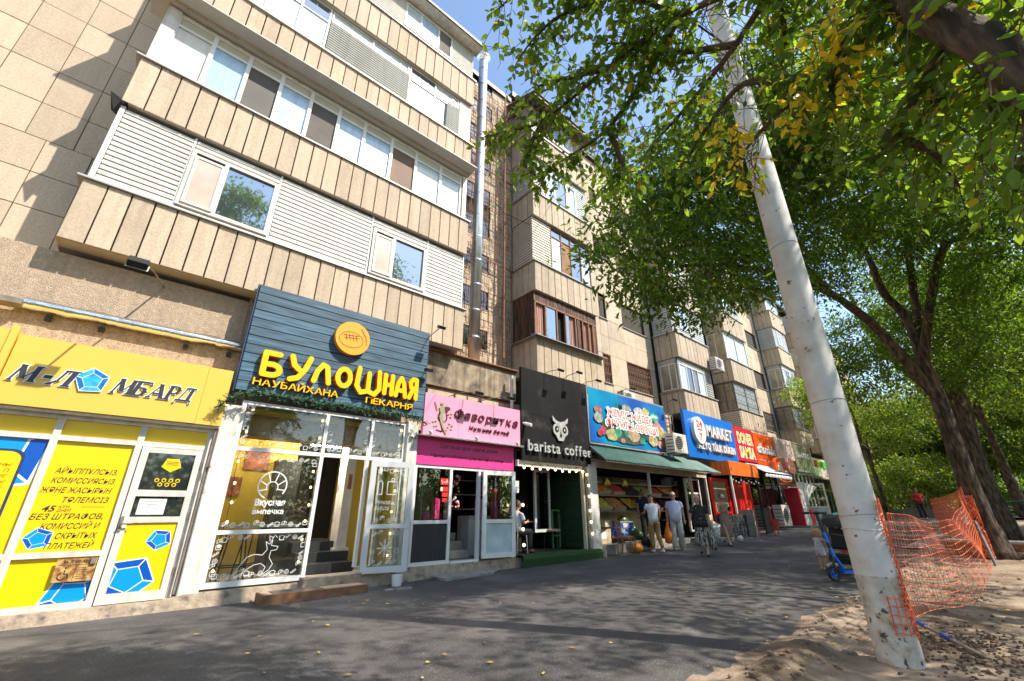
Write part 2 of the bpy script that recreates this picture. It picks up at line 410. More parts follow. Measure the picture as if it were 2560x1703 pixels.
# pale paving and drive farther down the street
M_pave = mat('pale_paving', (.40, .33, .28), .9, var=.15, vs=2, bump=.004, bs=40)
b = B(); b.add([(27.5, 6.2, gz(27.5)+.03), (60, 4.0, gz(60)+.03), (60, 9.5, gz(60)+.03), (27.5, 9.5, gz(27.5)+.03)], [(0, 1, 2, 3)]); struct('pavement', b, M_pave)
b = B(); b.add([(38, -6, .93), (60, -9, .93), (60, 4, .93), (38, 4, .93)], [(0, 1, 2, 3)]); b2 = B(); b2.add([(18, 1.7, gz(18)+.02), (37, 1.2, .9+.03), (37, 2.9, .9+.03), (18, 2.9, gz(18)+.02)], [(0, 1, 2, 3)]); struct('side_path', b2, M_pave)
struct('side_road', b, mat('pink_drive', (.30, .24, .22), .9, var=.2, vs=1))
M_curb = mat('kerb_stone', (.26, .24, .21), .9, var=.2, vs=4)
struct('kerb', B().box(24, 60, 2.35, 2.55, .4, 1.0), M_curb)

# ================================================================== APARTMENT BUILDING
YW, YB = 9.75, 8.6
BO = Vector((2, 9.75, 0))
bld = thing('apartment_building', 'long beige five storey apartment block with panelled enclosed balconies above the shops', 'building', BO)
def put(src, x, y, z, parent, rot=None, jit=True):
    o = inst(src, parent=parent, loc=(x-BO.x, y-BO.y, z-BO.z))
    if jit: o.rotation_euler = (rng.uniform(-.004, .004), rng.uniform(-.004, .004), (rot or 0)+rng.uniform(-.004, .004))
    elif rot: o.rotation_euler = (0, 0, rot)
    return o
_pm = {}
def panel_src(w_, h_, m, name):
    k = (round(w_, 3), round(h_, 3), m.name)
    if k not in _pm:
        me = bpy.data.meshes.new(name); t = B().cbox(0, w_, 0, .05, 0, h_, .006)
        # ragged edges
        r2 = random.Random(len(_pm)); me.from_pydata(t.v, [], t.f); me.materials.append(m); _pm[k] = me
    return _pm[k]
def panel(x, y, z, w_, h_, m, parent, rz=0, name='facing_panel'):
    o = bpy.data.objects.new(name, panel_src(w_, h_, m, name)); col.objects.link(o); o.parent = parent
    o.location = (x-BO.x, y-BO.y+rng.uniform(-.004, .004), z-BO.z)
    o.rotation_euler = (rng.uniform(-.005, .005), rng.uniform(-.002, .002), rz+rng.uniform(-.004, .004)); return o

# main wall body behind everything
b = B(); b.box(-14, 60, 9.86, 21, 3.6, 17.7)
obj('wall', b, M_joint, bld)
b = B(); b.box(-14, 5.9, 9.7, 21.2, 17.1, 17.45).box(8.45, 60.1, 9.62, 21.2, 17.72, 17.98).box(5.9, 8.45, 9.7, 21.2, 17.4, 17.6)
obj('roof', b, M_darkmetal, bld)

# --- tiled wall left of the first balconies
rows = [5.12, 5.46, 6.12, 6.80, 7.50, 8.24, 9.03, 9.77, 10.46, 11.20, 11.92, 12.64, 13.36, 14.08, 14.8, 15.52, 16.24, 17.0]
for i in range(len(rows)-1):
    z0, z1 = rows[i], rows[i+1]; x = -2.2 if z0 >= 7.4 else -1.93
    x += .62*3
    while x > -9:
        x0 = x-.62
        if x0 < -1.0: panel(x0+.005, 9.80, z0+.005, .61, z1-z0-.010, M_tile, bld, name='wall_tile')
        x = x0

# --- stairwell bay behind the flue: tiles, windows, ornamental grille
for i in range(18):
    z0 = 5.2+i*.69
    for j in range(6):
        x0 = 5.4+j*.535; win = j in (2, 3)
        zz = (z0-5.2) % 1.38
        if j in (2, 3, 1) and zz > .6: continue
        panel(x0, 9.80, z0, .527, .682, M_tile, bld, name='wall_tile')
b = B()
for i in range(9):
    z0 = 5.89+i*1.38; b.box(5.93, 7.54, 9.83, 9.85, z0, z0+.69)
obj('stairwell_window_panes', b, M_paneDark, bld, kind='stuff')
b = B()
for i in range(9):
    z0 = 5.89+i*1.38
    for x in (5.94, 6.46, 7.0, 7.5): b.box(x, x+.04, 9.79, 9.83, z0, z0+.69)
    b.box(5.93, 7.54, 9.79, 9.83, z0, z0+.04)
obj('stairwell_window_frames', b, M_rustgrey, bld, kind='stuff')
# grille: interlocking rectangles of rusty bar standing off the wall
b = B(); r2 = random.Random(5); t = .011
def bar(x0, x1, z0, z1):
    if x0 == x1: b.box(x0-t/2, x0+t/2, 9.64, 9.655, z0, z1)
    else: b.box(x0, x1, 9.657, 9.67, z0-t/2, z0+t/2)
z = 5.25
while z < 16.9:
    h_ = r2.choice((.30, .34, .4)); x = 5.9
    while x < 8.36:
        w_ = min(r2.choice((.16, .22, .3, .36)), 8.42-x); o = r2.choice((-.08, 0, .08, .1))
        bar(x, x, z+o, z+h_+o+.1); bar(x, x+w_+r2.choice((0, .06)), z+o, z+o)
        if r2.random() < .45: bar(x, x+w_, z+h_*.55+o, z+h_*.55+o)
        if r2.random() < .35: bar(x+w_*.5, x+w_*.5, z+o, z+h_*.55+o)
        x += w_
    z += h_
for x in (5.92, 8.40): bar(x, x, 5.2, 17)
for z in (9.0, 12.8): b.box(5.9, 8.45, 9.57, 9.60, z, z+.03)
obj('ornamental_grille', b, M_rust, bld)
b = B(); b.tube([(7.93, 9.5, 5.7), (7.95, 9.5, 17)], .035, 8); obj('rusty_downpipe', b, M_rust, bld)

# --- balconies
def balcony(x0, x1, zb, zt, m=M_panel, pitch=.315, depth=1.15, cap=M_cap, side=True, name='balcony', gap=.022):
    yb = YB; b = B().m(M_joint)
    b.box(x0+.02, x1-.02, yb+.055, 9.74, zb+.03, zt-.02); b.m(M_soffit).box(x0+.03, x1-.03, yb+.05, 9.745, zb+.005, zb+.028)
    b.m(cap).box(x0-.07, x1+.05, yb-.05, yb+.12, zt, zt+.035)
    if side: b.box(x0-.07, x0+.1, yb+.123, 9.74, zt, zt+.034)
    part = obj(name, b, None, bld)
    n = round((x1-x0)/pitch); p = (x1-x0)/n
    for i in range(n): panel(x0+i*p+gap/2, yb, zb, p-gap, zt-zb, m, part)
    if side:
        k = 4; q = (9.74-yb-.02)/k
        for i in range(k):       # side face looks towards -X
            o = panel(x0-.001, yb+.02+(i+1)*q-gap/2, zb, q-gap, zt-zb, m, part, rz=-math.pi/2)
    return part
def slats(parent, x0, x1, z0, z1, y, m, pitch=.105, single=False, side=None, name='siding'):
    n = max(1, round((z1-z0)/pitch)); p = (z1-z0)/n; b = B(); src = None
    for i in range(n):
        za = z0+i*p; zc = za+p
        if side is not None:                 # faces -X at x=x0, from y..side
            pr = [(x0-.020, za), (x0-.026, za+p*.3), (x0-.008, zc-p*.2), (x0+.006, zc-p*.2), (x0+.006, za)]
            q = B().prism([(a, y, c) for a, c in pr], (0, side-y, 0))
        else:
            pr = [(y-.020, za), (y-.026, za+p*.3), (y-.008, zc-p*.2), (y+.006, zc-p*.2), (y+.006, za)]
            q = B().prism([(x0, a, c) for a, c in pr], (x1-x0, 0, 0))
        if single:
            if src is None: src = obj('slat', q, m, parent); first = za
            else: inst(src, parent=parent, loc=(0, 0, za-first))
        else: b.add(q.v, q.f)
    if not single: obj(name, b, m, parent)
def window(parent, x0, x1, z0, z1, y, m=M_white, panes=(1,), pm=M_paneDark, fw=.055, transom=None, tpm=None, name='window', depth=.06, sill=None):
    """frame + one pane object per light; panes = relative widths; pm may be a list"""
    b = B(); b.box(x0, x1, y, y+depth, z0, z0+fw).box(x0, x1, y, y+depth, z1-fw, z1)
    b.box(x0, x0+fw, y, y+depth, z0+fw, z1-fw).box(x1-fw, x1, y, y+depth, z0+fw, z1-fw)
    tot = sum(panes); xs = [x0+(x1-x0)*sum(panes[:i])/tot for i in range(len(panes)+1)]
    for x in xs[1:-1]: b.box(x-fw/2, x+fw/2, y+.002, y+depth, z0+fw, z1-fw)
    if transom: b.box(x0+fw, x1-fw, y+.004, y+depth-.002, transom-fw*.4, transom+fw*.4)
    if sill: b.m(sill).box(x0-.05, x1+.05, y-.12, y+.02, z0-.03, z0-.002)
    f = obj(name, b, m if not sill else None, parent)
    if sill:
        f.data.materials.clear(); f.data.materials.append(m); f.data.materials.append(sill)
        nb = len(b.f); f.data.polygons.foreach_set('material_index', [0]*(nb-6)+[1]*6)
    for i in range(len(panes)):
        mm = pm[i] if isinstance(pm, (list, tuple)) else pm
        if mm is None: continue
        zt = transom if transom else z1
        q = B().box(xs[i]+.01, xs[i+1]-.01, y+depth*.55, y+depth*.7, z0+fw*.6, (zt-.012 if transom else z1-fw*.6)); obj('pane', q, mm, f)
        if transom:
            t2 = tpm[i] if isinstance(tpm, (list, tuple)) else (tpm or mm)
            q = B().box(xs[i]+.01, xs[i+1]-.01, y+depth*.55, y+depth*.7, transom+.012, z1-fw*.6); obj('pane', q, t2, f)
    return f

# first balcony stack  (x -1.70 .. 5.80)
A0, A1 = -1.70, 5.80
YE = 8.72
b1 = balcony(A0, A1, 5.20, 6.33, side=True); b2 = balcony(A0, A1, 8.10, 9.22, side=True)
b3 = balcony(A0, A1, 11.00, 12.20, side=True); b4 = balcony(A0, A1, 14.0, 15.15, side=True)
# solid bodies of the enclosures (rooms behind)
def room(x0, x1, z0, z1, y0=8.80, wl=M_beigesid, depth=9.74):
    b = B().m(M_paneGrey); b.box(x0+.02, x1-.02, y0+.02, depth, z0, z1); return obj('balcony_room', b, None, bld)
room(A0+.04, A1-.04, 6.36, 8.09); room(A0+.15, A1-.06, 9.26, 10.99, 9.25); room(A0+.04, A1-.04, 12.24, 13.99, 8.84); room(A0+.04, A1-.04, 15.19, 16.9)
M_sidback = mat('siding_shadow_gap', (.10, .095, .085), .8)
M_ceil = mat('balcony_ceiling', (.32, .27, .21), .8, var=.15)
# row 1: slatted siding, two white windows
sd = obj('siding', B().box(A0+.03, A1-.03, YE+.03, YE+.05, 6.37, 8.06), M_sidback, bld)
for xa, xb, za, zb in ((A0+.10, -.58, 6.46, 8.05), (-.53, .97, 7.86, 8.05), (1.01, 3.03, 6.46, 8.05), (3.09, 4.57, 7.82, 8.05), (4.62, 5.72, 6.46, 8.05)):
    slats(sd, xa, xb, za, zb, YE, M_siding, single=True)
b = B()
for x in (-.56, .98, 3.06, 4.60, 5.75): b.box(x-.018, x+.018, YE-.03, YE+.03, 6.37, 8.06)
b.box(A0+.02, A0+.09, YE-.035, YE+.05, 6.37, 8.06).box(A0+.02, A1, YE-.04, YE+.02, 6.37, 6.45)
obj('siding_trim', b, M_white, bld)
def winpair(x0, x1, z0, z1):
    f = window(bld, x0, x1, z0, z1, YE-.06, M_white2, (.38, .62), (None, M_paneRefl), fw=.07, depth=.1)
    s = B(); a0, a1 = x0+.07, x0+(x1-x0)*.38-.02
    s.box(a0, a1, YE-.085, YE-.05, z0+.06, z0+.11).box(a0, a1, YE-.085, YE-.05, z1-.2, z1-.15).box(a0, a0+.05, YE-.085, YE-.05, z0+.11, z1-.2).box(a1-.05, a1, YE-.085, YE-.05, z0+.11, z1-.2)
    so = obj('open_sash', s, M_white2, f); obj('pane', B().box(a0+.04, a1-.04, YE-.072, YE-.065, z0+.1, z1-.19), M_paneCurt, f)
    obj('dark_gap', B().box(a0, a1, YE-.03, YE+.0, z1-.16, z1-.07), M_shade, f)
M_paneCurt = mat('pane_with_peach_curtain', (.55, .42, .33), .3, var=.2, vs=1.6, coat=1)
winpair(-.55, .96, 6.50, 7.80); winpair(3.10, 4.56, 6.50, 7.76)
# metal flap at the top left corner of row 1
b = B(); b.prism([(-1.86, 8.62, 8.20), (-1.60, 8.62, 8.10), (-1.66, 8.62, 8.05)], (0, .5, 0)); b.prism([(-1.86, 8.62, 8.20), (-1.70, 8.62, 8.07), (-1.74, 8.62, 7.86)], (0, .02, 0))
obj('metal_flap', b, M_shade, bld)
# row 2: white glazing with blue curtains
xs = [-1.48, -.82, -.155, .52, 1.19, 1.87, 2.54, 3.31, 4.06, 4.87, 5.60]
pm = [M_siding, M_paneBlue, M_mesh, M_paneBlue, M_mesh, M_paneBlue, M_paneBlue, M_mesh, M_paneWht, M_paneWht]
M_paneOpen = mat('open_light_interior', (.09, .075, .06), .6, var=.25, vs=1.2)
M_screenBrown = mat('brown_screen', (.20, .12, .075), .7, var=.2, vs=1.5)
pm[2] = M_paneOpen; pm[7] = M_screenBrown
b = B(); z0, z1, zt = 9.26, 10.98, 10.66
b.box(A0+.12, A1-.1, YE+.07, YE+.15, z0, z0+.10).box(A0+.1, A1-.1, YE+.07, YE+.15, z1-.06, z1)
f2 = obj('glazed_front', b, M_white2, bld)
for i in range(10):
    x0, x1 = xs[i], xs[i+1]; y = YE+.06
    q = B(); q.box(x0-.005, x0+.04, y, y+.1, z0+.1, z1-.06).box(x1-.04, x1+.005, y+.001, y+.099, z0+.1, z1-.06).box(x0+.04, x1-.04, y+.01, y+.09, zt-.035, zt+.02)
    q.box(x0+.04, x1-.04, y+.012, y+.088, z0+.1, z0+.15).box(x0+.04, x1-.04, y+.012, y+.088, z1-.10, z1-.06)
    wf = obj('window_frame', q, M_white, f2)
    obj('pane', B().box(x0+.03, x1-.03, y+.05, y+.06, z0+.14, zt-.03), pm[i], wf)
    obj('top_pane', B().box(x0+.03, x1-.03, y+.03, y+.04, zt+.015, z1-.09), mat('cream_transom', (.56, .50, .40), .5, var=.06, coat=.4), wf)
obj('corner_post', B().box(A0+.02, A0+.24, YE+.03, YE+.17, z0, z1).box(A0+.04, A0+.10, YE+.171, 9.74, z0, z1), M_white2, bld); obj('corner_post', B().box(A1-.15, A1-.02, YE+.03, YE+.15, z0, z1), M_white2, bld)
b = B(); b.prism([(A0-.28, 8.28, 11.06), (A1+.02, 8.28, 11.06), (A1+.02, 9.2, 10.985), (A0-.28, 9.2, 10.985)], (0, 0, .03)); obj('eave_sheet', b, M_soffit, bld)
# row 3: mixed glazing and louvres
f3 = obj('enclosure', B().box(A0+.04, A1-.04, YE+.08, YE+.11, 12.24, 13.98), M_greysid, bld)
window(f3, -1.64, 1.17, 12.26, 14.0, YE, M_white, (1.5, .75, .75), (M_paneWht,)*3, fw=.05, transom=13.45, tpm=(M_paneGrey, M_paneWht, M_paneRefl), name='window')
window(f3, 1.19, 3.50, 13.55, 13.98, YE, M_white2, (1, 1), (M_paneWht, M_paneWht), fw=.05)
slats(f3, 1.19, 3.50, 12.26, 13.52, YE, M_greysid, pitch=.085, name='louvre')
window(f3, 3.52, 5.31, 12.26, 13.98, YE, M_white2, (1, 1), (M_paneWht,)*2, fw=.05, transom=13.45, tpm=(M_paneRefl, M_paneWht))
slats(f3, 4.84, 5.30, 12.26, 13.52, YE-.045, M_greysid, pitch=.085, name='louvre')
obj('end_panel', B().box(5.33, 5.78, YE-.02, YE+.05, 12.24, 13.98), mat('pinkish_plaster', (.58, .47, .44), .8, var=.15), f3)
# row 4: white lap siding with a strip of windows, overhanging roof
f4 = obj('enclosure', B().box(A0+.02, A1-.02, YE+.03, YE+.06, 15.19, 16.85), M_siding, bld)
slats(f4, A0+.03, 3.12, 15.2, 16.85, YE, M_siding, pitch=.08); slats(f4, 4.89, 5.78, 15.2, 16.85, YE, M_siding, pitch=.08); slats(f4, 3.13, 4.88, 16.62, 16.85, YE, M_siding, pitch=.08)
window(f4, 3.13, 4.88, 15.5, 16.6, YE-.03, M_white, (1, 1.2, .95), (M_paneWht, M_paneBlue, M_mesh), fw=.05)
slats(f4, 3.13, 4.88, 15.2, 15.48, YE, M_siding, pitch=.08)
b = B(); b.prism([(-2.4, 8.28, 16.72), (-2.4, 8.28, 16.84), (-2.4, 9.9, 17.5), (-2.4, 9.9, 17.38)], (8.36, 0, 0)); obj('balcony_roof', b, M_darkmetal, bld)
b = B(); b.prism([(-2.38, 8.32, 16.715), (-2.38, 8.75, 16.88), (-2.38, 8.75, 16.70), (-2.38, 8.34, 16.70)], (8.3, 0, 0)); obj('soffit', b, M_white2, bld)

# second stack (x 8.50 .. 11.75)
def stack(x0, x1, bands, m=M_oldpanel, cap=M_cap):
    out = []
    for zb, zt in bands: out.append(balcony(x0, x1, zb, zt, m, cap=cap, pitch=.325))
    return out
C0, C1 = 8.50, 11.72
bands = [(5.17, 6.28), (7.97, 9.05), (10.95, 11.98), (13.75, 14.9)]
stack(C0, C1, bands)
# level 1: burnt timber boards, pink curtains, open window
z0, z1 = 6.33, 7.95
tb = obj('timber_enclosure', B().box(C0+.12, C1-.12, YE+.12, 9.7, z0, z1), M_shade, bld)
def boards(x0, x1, za, zb, y, side=None):
    if side is None:
        n = round((x1-x0)/.1); p = (x1-x0)/n
        for i in range(n): obj('board', B().box(x0+i*p+.004, x0+(i+1)*p-.004, y+rng.uniform(-.006, .006), y+.02, za+rng.uniform(-.01, .01), zb), M_wood, tb)
    else:
        n = round((side-y)/.1); p = (side-y)/n
        for i in range(n): obj('board', B().box(x0+rng.uniform(-.006, .006), x0+.02, y+i*p+.004, y+(i+1)*p-.004, za, zb), M_wood, tb)
boards(C0+.02, C1-.02, 7.62, 7.96, YE-.02); boards(C0+.02, 0, z0+.02, z1, YE+.02, side=9.7); boards(11.5, C1-.02, z0+.02, 7.6, YE-.02); boards(10.62, 10.78, z0+.02, 7.6, YE-.02)
b = B()
for x in (C0+.04, 9.02, 9.55, 9.98, 10.5, 10.88, 11.2, 11.45): b.box(x, x+.055, YE-.03, YE+.05, z0, 7.6)
b.box(C0+.04, C1-.04, YE-.03, YE+.05, 7.57, 7.63).box(C0+.04, C1-.04, YE-.03, YE+.05, z0, z0+.06); obj('timber_window_frame', b, M_brown, bld)
def curtain(parent, x0, x1, z0, z1, y, m):
    n = int((x1-x0)/.035)+2; vs = []
    for k, z in ((0, z0), (1, z1)):
        for i in range(n): vs.append((x0+(x1-x0)*i/(n-1), y+.018*math.sin(i*2.1)+(0 if k else .01*math.sin(i)), z))
    obj('curtain', B().add(vs, [(i, i+1, n+i+1, n+i) for i in range(n-1)]), m, parent)
for xa, xb in ((8.56, 9.0), (10.1, 10.5), (10.9, 11.45)): curtain(tb, xa, xb, z0+.05, 7.58, YE+.05, M_pinkcurt)
for xa, xb in ((9.07, 9.55), (10.02, 10.2)): obj('pane', B().box(xa, xb, YE, YE+.008, z0+.06, 7.57), M_paneRefl, tb)
b = B().m(M_cap); b.prism([(C0-.14, 8.42, z0-.035), (C1+.1, 8.42, z0-.035), (C1+.1, 8.72, z0+.05), (C0-.14, 8.72, z0+.05)], (0, 0, .02)); b.prism([(C0-.14, 8.42, z0-.034), (C0-.14, 9.7, z0-.034), (C0+.05, 9.7, z0+.04), (C0+.05, 8.5, z0+.04)], (0, 0, .02)); obj('sheet_ledge', b, None, bld)
# level 2: cream siding + brown-framed windows
z0, z1 = 9.10, 10.93
e = obj('enclosure', B().box(C0+.04, C1-.04, YE+.05, 9.7, z0, z1), M_paneGrey, bld)
slats(e, C0+.02, 9.42, z0+.04, z1, YE, M_beigesid, pitch=.105); slats(e, C0+.03, 0, z0+.02, z1, YE+.02, M_beigesid, pitch=.105, side=9.7)
window(e, 9.45, C1-.06, z0+.05, z1-.02, YE-.01, M_brown, (1, .9, 1, 1), (M_paneWht, M_paneOpen2 if False else M_paneGrey, M_paneRefl, M_paneWht), fw=.045, transom=10.55, tpm=M_paneRefl)
obj('open_light', B().box(10.05, 10.52, YE+.018, YE+.024, z0+.1, 10.5), mat('warm_room', (.25, .12, .03), .7, var=.4, vs=2), e)
# level 3: pale siding + white windows
z0, z1 = 12.02, 13.72
e = obj('enclosure', B().box(C0+.04, C1-.04, YE+.05, 9.7, z0, z1), M_paneGrey, bld)
slats(e, C0+.02, 9.26, z0+.02, z1, YE, M_bluesid, pitch=.105); slats(e, 11.05, C1-.02, z0+.02, z1, YE, M_bluesid, pitch=.105); slats(e, C0+.03, 0, z0+.02, z1, YE+.02, M_bluesid, pitch=.105, side=9.7)
slats(e, 9.27, 11.04, 13.5, z1, YE, M_bluesid, pitch=.105)
window(e, 9.28, 11.04, z0+.08, 13.48, YE-.03, M_white, (.75, 1, .85), (M_paneBlue, M_paneRefl, M_paneBlue), fw=.07)
# level 4: beige boards, small windows under a ragged roof
z0, z1 = 14.94, 16.4
e = obj('enclosure', B().box(C0+.04, C1-.04, YE+.05, 9.7, z0, z1), M_paneGrey, bld)
slats(e, C0+.03, 0, z0+.02, z1, YE+.02, mat('pinkish_siding', (.5, .4, .32), .6, var=.1, vs=3), pitch=.11, side=9.7); slats(e, C0+.02, C1-.02, z0+.02, z1, YE, M_beigesid, pitch=.105)
window(e, 9.2, 11.0, z0+.35, z1-.15, YE-.06, M_white, (1, 1, 1), (M_mesh, M_paneBlue, M_paneWht), fw=.05)
b = B()
for i in range(14):
    x = 8.25+i*.28; b.prism([(x, 8.1, 16.35+rng.uniform(-.03, .03)), (x, 9.9, 17.1), (x, 9.9, 17.14), (x, 8.1, 16.4)], (.26, 0, 0))
obj('balcony_roof', b, M_rustgrey, bld)
b = B()
for x in (8.3, 8.9, 9.5, 10.1, 10.7, 11.3, 11.9): b.box(x, x+.05, 8.2, 9.8, 16.28, 16.33)
b.box(8.2, 12.1, 8.15, 8.2, 16.24, 16.30); obj('roof_battens', b, M_brown, bld)

# wall zones: big slabs with windows
def wallzone(x0, x1, holes, zlo=4.1):
    """smooth slabs between x0 and x1; holes = list of window columns (xa, xb)"""
    xs = sorted({x0, x1} | {a for h in holes for a in h})
    levels = [(6.05, 7.3), (8.92, 10.1), (11.85, 13.05), (14.72, 15.92)]
    zs = [zlo, 5.2] + [v for p in levels for v in p] + [17.7]
    for i in range(len(xs)-1):
        hole = any(abs(xs[i]-h[0]) < .01 for h in holes)
        for k in range(len(zs)-1):
            if hole and any(abs(zs[k]-p[0]) < .01 for p in levels): continue
            n = max(1, round((xs[i+1]-xs[i])/1.1)); p = (xs[i+1]-xs[i])/n; hz = zs[k+1]-zs[k]; m_ = 2 if hz > 1.5 else 1
            for q in range(n):
                for r_ in range(m_): panel(xs[i]+q*p+.004, 9.79, zs[k]+r_*hz/m_+.004, p-.008, hz/m_-.008, M_wallslab, bld, name='wall_slab')
    return levels
def bars(parent, x0, x1, z0, z1, y, m, n=12, side=None, name='window_grille'):
    b = B(); L = (side-y) if side else (x1-x0)
    for i in range(n+1):
        a = L*i/n
        if side: b.box(x0-.008, x0+.008, y+a-.008, y+a+.008, z0, z1)
        else: b.box(x0+a-.008, x0+a+.008, y-.008, y+.008, z0, z1)
    for zz in (z0, z0+(z1-z0)*.32, z0+(z1-z0)*.68, z1):
        if side: b.box(x0-.012, x0+.012, y, side, zz-.01, zz+.01)
        else: b.box(x0, x1, y-.012, y+.012, zz-.01, zz+.01)
    zc = z0+(z1-z0)*.84
    for i in range(n):                       # zigzag ornament
        a = L*i/n; c = L*(i+1)/n; dz = .06 if i % 2 else -.06
        for u0, u1, e0, e1 in ((a, c, -dz, dz), (a, c, dz, -dz)):
            if side: b.tube([(x0, y+u0, zc+e0), (x0, y+u1, zc+e1)], .006, 4)
            else: b.tube([(x0+u0, y, zc+e0), (x0+u1, y, zc+e1)], .006, 4)
    obj(name, b, m, parent)
WZ = []
for k, off in enumerate((0, 14.9, 29.8)):
    xe = 17.35+off if k < 2 else 60
    lv = wallzone((11.75 if k == 0 else 26.3) if k < 2 else 41.2, xe, [(13.45+off, 13.95+off), (15.1+off, 16.9+off)])
    for i, (za, zb) in enumerate(lv):
        for (xa, xb, pn) in ((13.45+off, 13.95+off, (1,)), (15.1+off, 16.9+off, (1, 1, 1))):
            pmz = [rng.choice((M_paneWht, M_paneGrey, M_paneRefl, M_paneDark)) for _ in pn]
            wd = window(bld, xa, xb, za, zb, 9.86, M_white2, pn, pmz, fw=.07, sill=M_cap)
            if i == 0: bars(wd, xa+.02, xb-.02, za+.02, zb-.02, 9.78, M_rust if k == 0 else M_rustgrey, n=4 if xb-xa < 1 else 13)
def enc(x0, x1, z0, z1, kind):
    e = obj('enclosure', B().box(x0+.05, x1-.05, YE+.06, 9.7, z0, z1), M_paneGrey, bld); m = kind[0]
    if kind[1] == 'side':
        slats(e, x0+.03, 0, z0+.02, z1, YE+.02, m, pitch=.12, side=9.7); slats(e, x0+.02, x1-.02, z0+.02, z1, YE, m, pitch=.12)
        window(e, x0+.75, x0+1.75, z0+.35, z1-.12, YE-.06, M_white, (1, 1), (M_paneBlue, M_paneWht), fw=.06)
    elif kind[1] == 'glaz':
        b = B().m(m); b.box(x0+.02, x0+.1, YE, YE+.08, z0, z1).box(x1-.1, x1-.02, YE, YE+.08, z0, z1).box(x0+.02, x1-.02, YE+.001, YE+.06, z1-.22, z1).box(x0+.02, x0+.08, YE+.08, 9.7, z1-.22, z1).box(x0+.02, x0+.08, 9.62, 9.7, z0, z1-.22)
        obj('window_surround', b, None, e)
        window(e, x0+.12, x1-.7, z0+.04, z1-.23, YE-.01, M_white, (1, .8, .8, 1), (M_paneWht, M_paneDark, M_paneGrey, M_paneWht), fw=.05)
        slats(e, x1-.68, x1-.02, z0+.02, z1-.2, YE, m, pitch=.12)
        fr = B(); ya, yb = YE+.1, 9.6
        for y in (ya, ya+.3, yb-.04): fr.box(x0+.0, x0+.05, y, y+.045, z0+.04, z1-.23)
        fr.box(x0+.001, x0+.049, ya, yb, z0+.04, z0+.09).box(x0+.001, x0+.049, ya, yb, z1-.28, z1-.23); obj('side_window_frame', fr, M_white, e)
        obj('side_pane', B().box(x0+.03, x0+.035, ya, yb, z0+.05, z1-.24), M_paneGrey2, e)
    else:
        b = B(); 
        for x in (x0+.02, (x0+x1)/2, x1-.08): b.box(x, x+.06, YE, YE+.06, z0, z1)
        b.box(x0+.02, x1-.02, YE+.001, YE+.059, z0, z0+.06).box(x0+.02, x1-.02, YE+.001, YE+.059, z1-.06, z1).box(x0+.02, x0+.08, YE+.06, 9.7, z1-.06, z1).box(x0+.02, x0+.08, 9.6, 9.7, z0, z1-.06).box(x0+.02, x0+.07, 9.2, 9.25, z0, z1-.06)
        obj('window_surround', b, m, e)
        obj('pane', B().box(x0+.04, x1-.04, YE+.04, YE+.05, z0+.03, z1-.03), M_paneWht, e); obj('side_pane', B().box(x0+.045, x0+.05, YE+.07, 9.7, z0+.03, z1-.03), M_paneGrey2, e)
        if kind[1] == 'bars':
            bars(e, x0+.0, x1, z0+.02, z1-.02, YE-.05, M_rustgrey, 16); bars(e, x0-.03, 0, z0+.02, z1-.02, YE-.03, M_rustgrey, 8, side=9.7)
M_paneGrey2 = mat('cream_room_pane', (.33, .28, .18), .35, var=.4, vs=1.5, coat=1)
K = {'sl': (M_bluesid, 'side'), 'sb': (M_beigesid, 'side'), 'gl': (M_greysid, 'glaz'), 'br': (M_rustgrey, 'bars'), 'pl': (M_white2, 'plain')}
def far_stack(x0, x1, kinds, m=M_oldpanel):
    bn = [(5.25, 6.22), (7.78, 8.98), (10.7, 11.9), (13.5, 14.75)]
    for i, (zb, zt) in enumerate(bn):
        balcony(x0, x1, zb, zt, m, pitch=.33, cap=M_cap); top = bn[i+1][0]-.03 if i < 3 else 16.3
        enc(x0, x1, zt+.04, top, K[kinds[i]])
    obj('balcony_roof', B().prism([(x0-.2, 8.3, 16.35), (x0-.2, 9.8, 16.9), (x0-.2, 9.8, 16.95), (x0-.2, 8.3, 16.42)], (x1-x0+.4, 0, 0)), M_rustgrey, bld)
far_stack(17.45, 20.65, ('gl', 'sl', 'sb', 'pl')); far_stack(23.25, 26.25, ('br', 'pl', 'sl', 'sb'))
far_stack(32.1, 34.7, ('br', 'gl', 'sl', 'pl')); far_stack(38.0, 41.1, ('gl', 'br', 'sb', 'sl'))
# plain slabs in the stairwell bays farther on
for xa, xb in ((20.7, 23.2), (34.75, 37.95)):
    for i in range(7):
        for j in range(2):
            w_ = (xb-xa)/2; panel(xa+j*w_+.004, 9.79, 4.4+i*1.9+.004, w_-.008, 1.892, M_wallslab, bld, name='wall_slab')
# lower-ledge band with lap siding under the fourth stack
e = obj('siding_skirt', B().box(23.2, 26.4, YE-.05, 9.7, 5.02, 6.1), M_greysid, bld)
slats(e, 23.15, 26.45, 5.0, 6.12, YE-.08, M_beigesid, pitch=.1); slats(e, 23.13, 0, 5.0, 6.12, YE-.08, M_beigesid, pitch=.1, side=9.6)

